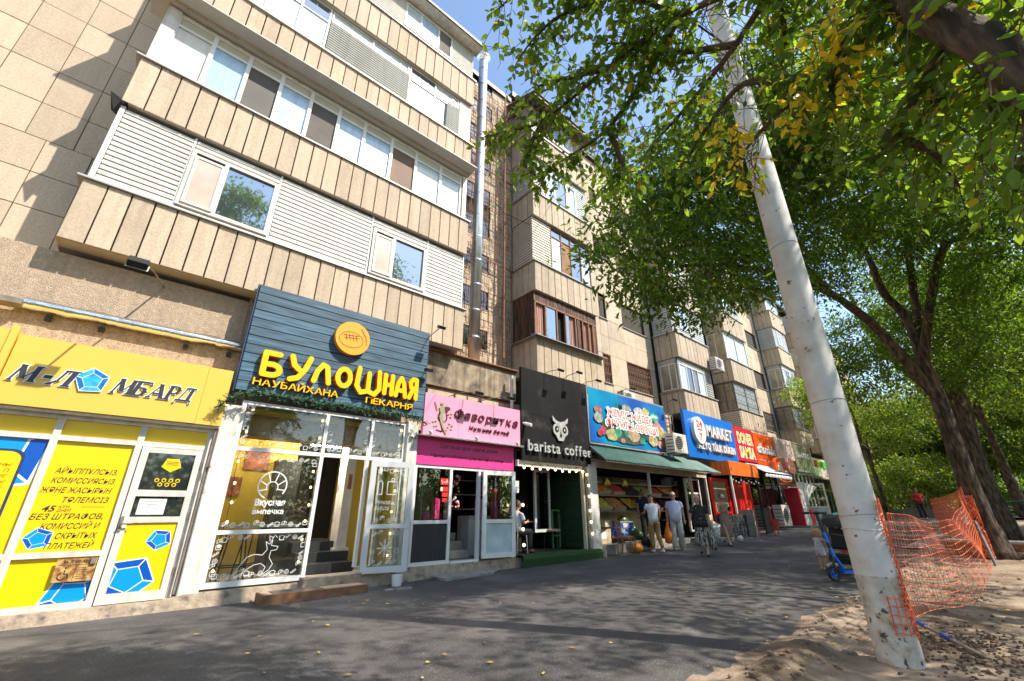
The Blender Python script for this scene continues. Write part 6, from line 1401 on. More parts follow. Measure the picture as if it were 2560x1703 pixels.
obj('cabinet', B().prism([(26.3, 7.75, .62), (27.3, 7.75, .62), (27.05, 7.75, 2.35), (26.3, 7.75, 2.35)], (0, .6, 0)), M_white, t); obj('red_side', B().box(26.1, 26.28, 7.72, 8.35, .62, 2.4), MATS['doner_red'], t); obj('red_side', B().box(27.32, 27.9, 7.74, 8.3, .62, 1.35), MATS['doner_red'], t); obj('hood', B().prism([(27.0, 7.7, 2.72), (28.6, 7.5, 2.5), (27.9, 7.7, 2.1), (27.1, 7.7, 1.6)], (0, .6, 0)), M_white, t); obj('base', B().box(26.0, 28.3, 7.5, 8.4, .5, .61), M_conc, t)
t = thing('white_planter_stand', 'low white framed stand in front of the pharmacy', 'stand', (33.5, 7.6, .8)); obj('frame', B().box(32.6, 32.66, 7.5, 7.56, .75, 1.5).box(34.6, 34.66, 7.5, 7.56, .75, 1.5).box(32.6, 34.66, 7.5, 7.8, 1.5, 1.55), M_white, t)

# ================================================================== lamp post with net
PX, PY = 5.83, 1.22
t = thing('concrete_lamp_post', 'thick chipped white painted concrete lamp post rising out of the dirt', 'lamp post', (PX, PY, 0))
M_post = mat('whitewashed_concrete', (.62, .59, .56), .8, var=.12, vs=5, bump=.004, bs=35, c2=(.55, .44, .36), ns=3.2, thr=(.58, .74), c3=(.16, .11, .06), s3=11, thr3=(.66, .70))
M_postlow = mat('dirty_post_foot', (.58, .53, .47), .85, var=.25, vs=7, bump=.006, bs=30, c2=(.34, .22, .10), ns=8, thr=(.52, .72), c3=(.1, .08, .06), s3=16, thr3=(.6, .66))
b = B(); b.smooth = True; n = 30; pts = [(PX+.012*z-.0*z, PY, z) for z in np.linspace(-.2, 13, n)]
for i in range(n-1): b.m(M_postlow if pts[i][2] < .3 else M_post); b.tube([pts[i], pts[i+1]], [.178-.0028*pts[i][2], .178-.0028*pts[i+1][2]], 40, cap=False)
obj('shaft', b, None, t)
for z in (1.26, 2.45, 4.55, 7.5): obj('hoop_joint', B().tube([(PX+.012*z+(.180-.0028*z)*math.cos(R(a)), PY+(.180-.0028*z)*math.sin(R(a)), z+.01*math.sin(R(a*2))) for a in range(0, 361, 15)], .0035, 5), M_conc, t)
for z in (.46, 1.13): obj('binding_wire', B().tube([(PX+.012*z+.185*math.cos(R(a)), PY+.185*math.sin(R(a)), z+.008*math.sin(R(a*3))) for a in range(0, 361, 15)], .004, 5), M_doorgrey, t)
b = B(); 
for (x, y, z) in ((.0, -.2, 8.2), (.02, -.21, 8.5)): b.box(PX+.12, PX+.3, PY-.15, PY-.02, z, z+.12)
obj('cable_clamp', b, M_black, t)
for k, (p0, p1, sg, lb) in enumerate((((5.9, 1.1, 8.3), (-8, 5.0, 12.0), .5, 'thick black overhead cable leading up left from the lamp post'), ((5.92, 1.12, 8.1), (-8, 5.6, 11.2), .6, 'thinner black overhead cable below the thick one'), ((5.95, 1.1, 8.2), (40, -.5, 7.5), 1.0, 'dark overhead cable running away through the trees'), ((5.9, 1.15, 7.6), (12, -6.0, 8.5), .3, 'slack dark cable passing under the big bough'), ((5.9, 1.2, 8.4), (9.5, 8.6, 12.0), .2, 'thin cable from the lamp post to the facade'))):
    p0, p1 = Vector(p0), Vector(p1); pts = [p0.lerp(p1, i/14)-Vector((0, 0, sg*4*(i/14)*(1-i/14))) for i in range(15)]
    tag(obj('overhead_cable', B().tube(pts, .016 if k == 0 else .009, 5), M_black), lb, 'cable')
# orange barrier net
M_net = mat('orange_net', (.78, .15, .05), .55, isl=.25)
N = thing('barrier_net', 'sagging bright orange safety net tied to the white post and stretched towards the trees', 'net', (PX, PY, .2))
def netpt(u, v):        # u along, v up
    x = PX+.05+u*10.4; y = 1.02+.12*u-.30*math.sin(math.pi*min(1, u*1.0))*(1-v*.75)*(1-.3*u)
    zt = 1.27-.22*math.sin(math.pi*u)+.38*u**3; zb = .34-.22*math.sin(math.pi*u)**.8+.05*u
    z = gz(x)+zb+(zt-zb-gz(x)*.35)*v+.02*math.sin(u*23+v*5)
    return Vector((x, y+.03*math.sin(u*17+v*4), z))
b = B(); nu, nv = 66, 12
def strip(p, q_, r_): b.tube([p, q_], r_, 3, cap=False)
for j in range(nv+1):
    for i in range(nu): b.tube([netpt((i/nu)**1.25, j/nv), netpt(((i+1)/nu)**1.25, j/nv)], .0036, 3, cap=False)
for i in range(nu+1):
    for j in range(nv): b.tube([netpt((i/nu)**1.25, j/nv), netpt((i/nu)**1.25, (j+1)/nv)], .0027, 3, cap=False)
obj('mesh_strands', b, M_net, N, kind='stuff')
b = B(); r8 = random.Random(6)       # bunched edge wrapped round the post
for k in range(3):
    pts = [(PX+.012*z+.19*math.cos(R(-100+k*16+7*math.sin(z*9+k))), PY+.19*math.sin(R(-100+k*16+7*math.sin(z*9+k))), z) for z in np.linspace(.22, 1.42, 26)]; b.tube(pts, .007, 4)
for k in range(26):
    z = .25+k*.046; a0 = -100+7*math.sin(z*9); b.tube([(PX+.192*math.cos(R(a0+d)), PY+.192*math.sin(R(a0+d)), z+r8.uniform(-.02, .02)) for d in (-14, 0, 16, 36, 50)], .006, 4)
    b.m(M_net).box(PX+.195*math.cos(R(a0))-.012, PX+.195*math.cos(R(a0))+.012, PY+.195*math.sin(R(a0))-.01, PY+.195*math.sin(R(a0)), z-.015, z+.015) if k % 2 else None
for k in range(5):
    z = .26+k*.07; b.tube([(PX+.19*math.cos(R(a)), PY+.19*math.sin(R(a)), z+.01*math.sin(a)) for a in range(-165, -60, 15)], .005, 4)
for a in range(-160, -70, 18): b.tube([(PX+.19*math.cos(R(a)), PY+.19*math.sin(R(a)), .24), (PX+.19*math.cos(R(a+3)), PY+.19*math.sin(R(a+3)), .56)], .005, 4)
obj('tied_edge', b, M_net, N)
b = B()                        # bunched far edge
for k in range(10):
    b.tube([(16.1+.12*math.sin(z*6+k*2), 1.05+.1*math.cos(z*7+k*1.7), z+gz(16)) for z in np.linspace(.05, 1.45, 16)], .012, 4)
obj('gathered_edge', b, M_net, N)
P2 = thing('fence_stake', 'leaning dark metal stake holding the far edge of the orange net', 'stake', (15.6, 1.0, gz(15))); obj('stake', B().tube([(15.2, .93, gz(15)-.1), (15.9, 1.06, gz(16)+.85)], .035, 7), M_rustgrey, P2)
# second stretch of net beyond
b = B()
for j in range(9):
    b.tube([(16.2+k*.5, 1.1+.22*k/2, gz(16)+.35+j*.14+.2*math.exp(-k*.4)) for k in range(13)], .009, 3, cap=False)
for k in range(40): b.tube([(16.2+k*.16, 1.1+.035*k, gz(16)+.35+.2*math.exp(-k*.12)), (16.2+k*.16, 1.1+.035*k, gz(16)+1.47+.2*math.exp(-k*.12))], .007, 3, cap=False)
tag(obj('barrier_net_far', b, M_net), 'farther dark stretch of orange net beyond the leaning stake', 'net')
bpy.data.objects['barrier_net_far'].name = 'barrier_net.001'
tag(obj('metal_barrel', B().tube([(13.2, 3.2, gz(13)+.35), (13.9, 3.05, gz(14)+.35)], .14, 10), mat('red_tarpaulin', (.55, .06, .03), .7, var=.3, vs=5)), 'rolled red tarpaulin lying on trestle behind the net', 'roll')
# shovel-like pole on the dirt
t = thing('wooden_pole', 'wooden pole with blue tape grips lying on the dirt by the lamp post', 'pole', (7, .7, .1))
p0, p1 = gp(2300, 1568), gp(2475, 1650); p0 = Vector((p0.x, p0.y, .10)); p1 = Vector((p1.x, p1.y, .05))
obj('shaft', B().tube([p0, p1], .018, 8), mat('grey_wood', (.3, .25, .2), .8, var=.2), t); M_tape = mat('blue_tape', (.02, .10, .5), .4)
for f0, f1 in ((-.02, .12), (.38, .52)): obj('tape_grip', B().tube([p0.lerp(p1, f0), p0.lerp(p1, f1)], .027, 8, wob=.3), M_tape, t)
# earth clods
b = B(); r9 = random.Random(5); b.smooth = False
for k in range(420):
    x = r9.uniform(3.6, 14); y = dirt_edge(x)-abs(r9.gauss(0, .35)) if k % 2 else r9.uniform(-1.5, 1.7); r_ = r9.uniform(.008, .035)*(1.6 if r9.random() < .06 else 1)
    b.ball((x, y, zdirt(x, y)+r_*.3), (r_*1.2, r_, r_*.7), 5, 3, wob=.5, seed=k)
o = obj('earth_clods', b, M_dirt); o['kind'] = 'stuff'; o['label'] = 'loose clods of dry earth along the torn asphalt edge'; o['category'] = 'clods'
b = B()
for k in range(500):
    x = 6.7+r9.gauss(0, .6); y = .75+r9.gauss(0, .25); r_ = r9.uniform(.006, .022); b.ball((x, y, zdirt(x, y)+r_*.2), (r_*1.3, r_, r_*.7), 6, 4, wob=.6, seed=k)
o = obj('dug_soil', b, mat('damp_soil', (.11, .072, .045), .97, var=.3, vs=20)); o['kind'] = 'stuff'; o['label'] = 'darker dug soil heaped round the pole with blue tape'; o['category'] = 'soil'
# fallen leaves
b = B(); 
for k in range(300):
    x = r9.uniform(.5, 17); y = r9.uniform(dirt_edge(x)-1.6 if x > 4 else 2.2, 8.3); z = (gz(x) if y > dirt_edge(x) else zdirt(x, y))+.014; a = r9.uniform(0, 6.28); s_ = r9.uniform(.018, .042)
    if r9.random() < .45 and y > 3.2: continue
    c, s2_ = math.cos(a)*s_, math.sin(a)*s_; b.add([(x-c, y-s2_, z), (x+s2_*.5, y-c*.5, z+.006), (x+c, y+s2_, z+.004), (x-s2_*.5, y+c*.5, z)], [(0, 1, 2, 3)])
o = obj('fallen_leaves', b, mat('dry_leaf', (.55, .33, .05), .8, isl=.5)); o['kind'] = 'stuff'; o['label'] = 'scattered yellow fallen leaves on the asphalt and dirt'; o['category'] = 'leaves'

# ================================================================== scooter, stroller
M_scb = mat('scooter_blue', (.0, .16, .72), .35)
g = gz(10.4)
t = thing('electric_scooter', 'bright blue rental scooter parked behind the white lamp post', 'scooter', (10.6, 2.5, g))
W0 = Vector((10.3, 2.78, g+.135)); up_ = Vector((.16, .10, 1)).normalized(); fwd = Vector((.85, -.52, 0)).normalized()   # deck leads away from the front wheel
side = Vector((fwd.y, -fwd.x, 0))
def wheel(c, ax, r_, rt, parent):
    u = ax.cross(Vector((0, 0, 1))).normalized(); v = Vector((0, 0, 1))
    w_ = obj('wheel', B().tube([c+u*(r_*.72)*math.cos(R(a))+v*(r_*.72)*math.sin(R(a)) for a in range(0, 361, 20)], rt*.35, 6), M_scb, parent)
    obj('tyre', B().tube([c+u*(r_-rt)*math.cos(R(a))+v*(r_-rt)*math.sin(R(a)) for a in range(0, 361, 20)], rt, 8), M_black, w_); obj('hub', B().tube([c-ax*.03, c+ax*.03], r_*.3, 12), M_scb, w_)
    b = B()
    for a in range(0, 360, 45): b.tube([c, c+u*(r_*.7)*math.cos(R(a))+v*(r_*.7)*math.sin(R(a))], .009, 4)
    obj('spokes', b, M_scb, w_)
wheel(W0, side, .135, .024, t); wheel(W0+fwd*.92+Vector((0, 0, -.01)), side, .125, .024, t)
top = W0+up_*1.02+fwd*.02; head = W0+fwd*.10+Vector((0, 0, .17))
obj('stem', B().tube([head+up_*.1, head.lerp(top, .62)], .034, 10, sy=.8), M_scb, t); obj('stem_band', B().tube([head.lerp(top, .30), head.lerp(top, .40)], .037, 10, sy=.85), M_black, t); obj('upper_stem', B().tube([head.lerp(top, .615), top], .032, 10), M_black, t)
obj('battery_pack', B().tube([head.lerp(top, .42)+fwd*.05, head.lerp(top, .78)+fwd*.05], .03, 8), M_black, t)
obj('fork', B().tube([W0+side*.05, W0+side*.05+Vector((0, 0, .16)), head+up_*.12], .018, 6).tube([W0-side*.05, W0-side*.05+Vector((0, 0, .16)), head+up_*.11], .018, 6), M_black, t)
obj('mudguard', B().tube([W0+Vector((0, 0, .16))-fwd*.12+Vector((0, 0, -.04)), W0+Vector((0, 0, .165)), W0+Vector((0, 0, .13))+fwd*.12], .03, 8, sy=.5), M_cap, t)
obj('deck', B().prism([W0+fwd*.16+side*.08, W0+fwd*.80+side*.08, W0+fwd*.80-side*.08, W0+fwd*.16-side*.08], (0, 0, .05)), M_scb, t); obj('deck_pad', B().prism([W0+fwd*.2+side*.07+Vector((0, 0, .052)), W0+fwd*.78+side*.07+Vector((0, 0, .052)), W0+fwd*.78-side*.07+Vector((0, 0, .052)), W0+fwd*.2-side*.07+Vector((0, 0, .052))], (0, 0, .006)), M_black, t)
obj('down_tube', B().tube([head+up_*.12, W0+fwd*.24+Vector((0, 0, .05))], .03, 8), M_scb, t)
hb = top+Vector((0, 0, .03)); obj('handlebar', B().tube([hb+side*.27-fwd*.05, hb+side*.1, hb-side*.1, hb-side*.27-fwd*.05], .016, 8), M_black, t)
for s_ in (-1, 1): obj('grip', B().tube([hb+side*.27*s_-fwd*.05, hb+side*.16*s_-fwd*.02], .024, 8), M_black, t); obj('brake_lever', B().tube([hb+side*.14*s_, hb+side*.25*s_-fwd*.10-Vector((0, 0, .03))], .007, 5), M_black, t)
obj('display_pod', B().ball(hb, (.06, .06, .035), 10, 6), M_black, t); obj('kickstand', B().tube([W0+fwd*.35, W0+fwd*.33+side*.16-Vector((0, 0, .12))], .009, 5), M_cap, t)
g = gz(11.6)
t = thing('pushchair', 'black pushchair with teal and pink bags behind the blue scooter', 'pushchair', (11.6, 2.7, g)); c0 = Vector((11.5, 2.86, g))
b = B()
for s_ in (-.24, .24):
    o = Vector((s_*.35, s_*.93, 0)); b.tube([c0+o+Vector((-.35, 0, .12)), c0+o+Vector((.05, 0, .55)), c0+o+Vector((.42, 0, 1.02))], .014, 6).tube([c0+o+Vector((.35, 0, .14)), c0+o+Vector((.0, 0, .58)), c0+o+Vector((-.25, 0, .72))], .014, 6)
b.tube([c0+Vector((.42-.084, -.22, 1.02)), c0+Vector((.50, 0, 1.05)), c0+Vector((.42+.084, .22, 1.02))], .016, 6).tube([c0+Vector((-.25-.08, -.22, .72)), c0+Vector((-.33, 0, .75)), c0+Vector((-.25+.08, .22, .72))], .016, 6).tube([c0+Vector((-.33, -.22, .3)), c0+Vector((-.20, .22, .3))], .012, 6); obj('chassis', b, M_black, t)
b = B(); b.prism([c0+Vector((-.25, -.2, .50)), c0+Vector((.12, -.2, .44)), c0+Vector((.30, -.2, .95)), c0+Vector((.24, -.2, .97)), c0+Vector((.06, -.2, .52)), c0+Vector((-.25, -.2, .56))], (.10, .4, 0)); obj('seat', b, mat('black_fabric', (.02, .02, .022), .9), t)
b = B(); vs = [c0+Vector((.28-.42*math.sin(R(a)), y, .78+.34*math.cos(R(a)))) for a in range(-10, 75, 12) for y in (-.21, .23)]; b.add(vs, [(i*2, i*2+1, i*2+3, i*2+2) for i in range(7)]); obj('hood', b, MATS['black_fabric'], t)
for dx in (-.36, .36):
    for dy in (-.24, .24): 
        c = c0+Vector((dx+dy*.2, dy, .10)); obj('wheel', B().tube([c+Vector((.075*math.cos(R(a)), 0, .075*math.sin(R(a)))) for a in range(0, 361, 24)], .022, 6).tube([c-Vector((0, .015, 0)), c+Vector((0, .015, 0))], .03, 8), M_black, t)
obj('basket', B().prism([c0+Vector((-.25, -.2, .2)), c0+Vector((.3, -.2, .2)), c0+Vector((.34, -.2, .36)), c0+Vector((-.28, -.2, .36))], (.08, .4, 0)), MATS['black_fabric'], t)
tag(obj('shopping_bag', B().ball(tuple(c0+Vector((.40, .05, .86))), (.14, .17, .17), 12, 8, wob=.35), mat('pink_bag', (.50, .22, .24), .7, var=.2)), 'dusty pink bag hung on the pushchair handle', 'bag'); tag(obj('folded_blanket', B().ball(tuple(c0+Vector((.38, .05, 1.06))), (.17, .2, .10), 12, 8, wob=.4), mat('teal_cloth', (.03, .20, .20), .8, var=.2)), 'teal folded blanket on top of the pink bag', 'blanket')
tag(obj('clear_bottle', B().tube([tuple(c0+Vector((-.2, -.55, .12))), tuple(c0+Vector((-.05, -.55, .42)))], [.09, .07], 10), M_doorgrey), 'clear plastic water bottle beside the scooter deck', 'bottle')
# green pipe fence, far kerb wall
M_gf = mat('green_pipe', (.01, .17, .11), .5)
t = thing('green_pipe_fence', 'green painted pipe railing behind the big tree trunk', 'fence', (20, .4, gz(20)))
obj('rail', B().tube([(26, 1.3, gz(26)+1.02), (16, -1.0, gz(16)+1.38)], .035, 8), M_gf, t)
for k, x in enumerate((18.2, 23.5)): y = -1+2.3*(x-16)/10; obj('post', B().tube([(x, y, gz(x)-.1), (x, y, gz(x)+1.3)], .04, 8), M_gf, t)
t = thing('trench_plank', 'rusty steel plank bridging a trench behind the big tree', 'plank', (17, -1.5, gz(17))); obj('plank_top', B().prism([(17.2, 1.9, gz(17)+.30), (18.0, 1.9, gz(17)+.30), (17.2, -5, gz(17)+.30), (16.4, -5, gz(17)+.30)], (0, 0, .04)), M_cap, t); obj('beam', B().prism([(17.1, 1.9, gz(17)+.12), (17.2, 1.9, gz(17)+.12), (16.4, -5, gz(17)+.12), (16.3, -5, gz(17)+.12)], (0, 0, .175)), M_rust, t)
tag(obj('timber_post', B().box(8.95, 9.05, .06, .12, -.1, .95), mat('yellow_timber', (.5, .32, .1), .8)), 'edge of a yellow timber upright at the right margin of the verge', 'post')
tag(obj('low_wall', B().box(36.5, 44, 2.9, 3.2, .8, 1.42).box(37, 37.3, 3.21, 6.0, .8, 1.40), M_curb), 'low dark concrete wall far behind the orange net', 'wall')
# ================================================================== TREES
M_bark = mat('furrowed_bark', (.12, .078, .05), .95, var=.5, vs=5, bump=.03, bs=14, stretch=(2.2, 2.2, .5), c2=(.03, .022, .016), ns=6, thr=(.42, .6))
M_twig = mat('twig_bark', (.12, .075, .045), .9, var=.3, vs=9)
L_fore = leafmat('elm_leaf', (.065, .145, .02), (.34, .50, .03), .45, yel=(.62, .42, .02), yamt=.035)
L_yel = leafmat('yellow_leaf', (.82, .58, .02), (.95, .74, .05), .18)
L_ash = leafmat('ash_leaf', (.048, .11, .02), (.24, .38, .022), .5, yel=(.35, .33, .03), yamt=.012)
L_lite = leafmat('sunny_leaf', (.085, .16, .02), (.26, .36, .02), .5, yel=(.45, .38, .04), yamt=.05)
L_far = leafmat('far_leaf', (.065, .14, .025), (.24, .36, .03), .5)
def leafmesh(name, P, T, Nn, S, parent, m, asp=.55, six=False, kind='stuff', label=None):
    """P centres, T tip directions, Nn normals, S lengths -> one mesh of separate leaves"""
    T = T/np.linalg.norm(T, axis=1)[:, None]; Nn = Nn-(Nn*T).sum(1)[:, None]*T; Nn /= np.linalg.norm(Nn, axis=1)[:, None]+1e-9
    U = np.cross(T, Nn); s = S[:, None]; n = len(P)
    if six:
        tpl = [(0, 0, 0), (.28, .42*asp*2*.5, .03), (.62, .40*asp, .02), (1, 0, -.06), (.62, -.40*asp, .02), (.28, -.42*asp, .03)]; fc = [(0, 1, 2, 3), (0, 3, 4, 5)]
    else:
        tpl = [(0, 0, 0), (.45, .5*asp, .05), (1, 0, -.04), (.45, -.5*asp, .05)]; fc = [(0, 1, 2), (0, 2, 3)]
    k = len(tpl); V = np.zeros((n, k, 3))
    for i, (a, c, d) in enumerate(tpl): V[:, i] = P+T*s*a+U*s*c+Nn*s*d
    F = np.array(fc); fl = (np.arange(n)[:, None, None]*k+F[None]).reshape(-1, F.shape[1])
    me = bpy.data.meshes.new(name); off = np.array(origin(parent)); V = V.reshape(-1, 3)-off
    me.vertices.add(len(V)); me.vertices.foreach_set('co', V.ravel().astype('f'))
    me.loops.add(fl.size); me.loops.foreach_set('vertex_index', fl.ravel().astype('i'))
    me.polygons.add(len(fl)); me.polygons.foreach_set('loop_start', (np.arange(len(fl))*F.shape[1]).astype('i'))
    me.update(calc_edges=True); me.materials.append(m)
    o = bpy.data.objects.new(name, me); col.objects.link(o); o.parent = parent
    if kind: o['kind'] = kind
    return o
def randu(g_, n): v = g_.normal(size=(n, 3)); return v/np.linalg.norm(v, axis=1)[:, None]
def crown(parent, blobs, m, size, per=26, dens=1.0, seed=0, asp=.4, name='crown', spread=.28, hang=.35):
    g_ = np.random.default_rng(seed); P = []; T = []
    for (x, y, z, r) in blobs:
        n = int(dens*r*r*26); d = randu(g_, n); rad = r*(g_.uniform(.35, 1.05, n)**.6); c = np.array([x, y, z])+d*rad[:, None]*np.array([1, 1, .8])
        ax = randu(g_, n)*.8+d*.6; ax[:, 2] -= hang
        q = c[:, None]+g_.normal(size=(n, per, 3))*spread*np.array([1, 1, .55])
        t = randu(g_, n*per).reshape(n, per, 3)*.8+ax[:, None]
        P.append(q.reshape(-1, 3)); T.append(t.reshape(-1, 3))
    P = np.concatenate(P); T = np.concatenate(T); n = len(P)
    N_ = randu(g_, n)*.7+np.array([.1, -.2, .8]); return leafmesh(name, P, T, N_, g_.uniform(.7, 1.25, n)*size, parent, m, asp)
def limb(parent, pts, r0, r1, name='limb', m=None, n=10, seed=0):
    p = [Vector(q) for q in pts]; q = []
    for i in range(len(p)-1):
        for k in range(5): 
            t = k/5; a = p[max(i-1, 0)]; b_ = p[i]; c = p[i+1]; d = p[min(i+2, len(p)-1)]
            q.append(.5*((2*b_)+(c-a)*t+(2*a-5*b_+4*c-d)*t*t+(3*b_-a-3*c+d)*t**3))
    q.append(p[-1]); L = len(q); rad = [r0+(r1-r0)*i/(L-1) for i in range(L)]
    b = B(); b.smooth = True; b.tube(q, rad, n, wob=.16, seed=seed); return obj(name, b, m or M_bark, parent)

# --- big ash in the verge
TX, TY = 16.85, .95
T1 = thing('street_tree', 'big dark leaved ash with a thick furrowed trunk standing in the dirt verge', 'tree', (TX, TY, gz(TX)))
b = B(); b.smooth = True; zs = np.linspace(gz(TX)-.1, 5.6, 26); 
b.tube([(TX+.05*math.sin(z*1.3), TY+.03*math.sin(z), z) for z in zs], [.25+.16*math.exp(-(z-gz(TX))*2.6)-.018*z for z in zs], 26, wob=.14, seed=1); obj('trunk', b, M_bark, T1)
def D3(l): return [dist(*q) for q in l]
limb(T1, [(TX, TY, 5.1)]+D3([(2270, 800, 18), (2215, 740, 17.8), (2190, 690, 17.5), (2160, 620, 17.5), (2110, 560, 17)]), .15, .05, seed=2)
limb(T1, [(TX, TY, 5.0)]+D3([(2290, 760, 18.6), (2270, 620, 18.8), (2265, 520, 18.8), (2250, 400, 18.5)]), .13, .05, seed=3)
limb(T1, [(TX, TY, 4.3)]+D3([(2200, 830, 17), (2130, 770, 16.3), (2070, 730, 15.5), (1990, 705, 14.3), (1900, 675, 12.9), (1790, 662, 11.0), (1700, 665, 9.8)]), .14, .035, seed=4)
limb(T1, [(TX, TY, 5.4)]+D3([(2350, 640, 18), (2420, 590, 17.5), (2520, 570, 16.5)]), .13, .05, seed=5)
limb(T1, D3([(2160, 620, 17.5), (2060, 520, 16), (1990, 440, 15)]), .08, .03, seed=6)
limb(T1, D3([(2070, 730, 15.5), (1990, 640, 14.5), (1900, 560, 12.9), (1800, 540, 11.6)]), .08, .03, seed=7)
bl = []
for px, py, D_, r_ in [(a, b_, c*(1-.20*max(0, min(1, (2000-a)/450))), d*(1-.2*max(0, min(1, (2000-a)/450)))) for a, b_, c, d in ((1520, 650, 9.6, .55), (1560, 560, 10.2, .8), (1600, 700, 10.2, .75), (1640, 600, 10.8, .9), (1560, 480, 10.8, .5), (1700, 520, 11.2, 1.1), (1690, 690, 10.8, .8), (1760, 610, 11.8, 1.2), (1790, 740, 11.4, .7), (1850, 560, 12.6, 1.3), (1860, 690, 12.2, .9), (1640, 770, 10.4, .35), (1740, 800, 10.8, .35), (1560, 720, 9.8, .35), (1700, 770, 10.6, .4), (1940, 640, 13.4, 1.4), (1950, 480, 13.6, 1.4), (1820, 440, 12.6, 1.1), (2050, 560, 14.6, 1.6), (2040, 740, 15.4, .9), (2120, 440, 15.6, 1.7), (2180, 600, 18.5, 1.6), (2260, 480, 17.5, 1.9), (2330, 640, 19.5, 1.6), (2400, 500, 18, 1.9), (2480, 620, 18, 1.7), (2250, 740, 21, 1.4), (2150, 850, 20, 1.2), (2400, 760, 21, 1.7), (2520, 760, 18, 1.5), (2540, 480, 16, 1.6), (2080, 900, 20, .9), (2130, 960, 19.5, .8), (2200, 900, 22, 1.1), (2380, 900, 22, 1.2), (2480, 920, 20, 1.2), (2300, 320, 16, 1.5), (2150, 300, 15, 1.4), (2000, 350, 14, 1.2), (1700, 410, 11.5, .9), (1780, 330, 12.2, 1.0), (1640, 440, 11.2, .7), (1900, 330, 12.8, 1.3), (1880, 430, 13, 1.2), (1740, 470, 12, .9))]:
    p = dist(px, py, D_); bl.append((p.x, p.y, p.z, r_))
bl += [(7.4, .7, 9.0, 1.1), (8.8, 1.3, 9.3, 1.3), (10.5, .6, 9.6, 1.5)]
crown(T1, bl, L_ash, .155, per=30, dens=2.2, seed=1, asp=.34, spread=.21)
for k in range(8):
    q = D3([(1700+40*k, 690-10*k, 9.8+.4*k), (1640+45*k, 760-20*k, 9.1+.4*k)]); limb(T1, q, .02, .006, 'twig', M_twig, 5, seed=k)

# --- second trunk right behind
X2, Y2 = 22.0, .95
T2 = thing('street_tree', 'second thick trunk standing just behind the big ash by the green railing', 'tree', (X2, Y2, gz(X2)))
b = B(); b.smooth = True; b.tube([(X2+.12*z-.25+.1*math.sin(z), Y2+.13*math.sin(z*.8), z) for z in np.linspace(gz(X2)-.1, 6.5, 20)], [.52-.03*z for z in np.linspace(.3, 6.5, 20)], 20, wob=.25, seed=9); obj('trunk', b, M_bark, T2)
limb(T2, [(X2+.4, Y2, 5), (X2+1, Y2-1.5, 7.5), (X2+2, Y2-3, 9.5)], .22, .08, seed=10); limb(T2, [(X2+.4, Y2, 5), (X2+1.5, Y2+1.5, 8), (X2+2, Y2+2, 11)], .22, .08, seed=11)
crown(T2, [(X2+x, Y2+y, z, r_) for x, y, z, r_ in ((0, 0, 8, 2.2), (2, .6, 8.4, 2.0), (1, -2.5, 8.5, 2.6), (3, -1, 9.5, 2.4), (4, -2.6, 7, 2.2), (2, .5, 6.2, 1.4), (1.5, -4.5, 7, 2))], L_far, .19, per=24, dens=.7, seed=2, asp=.45, spread=.35)
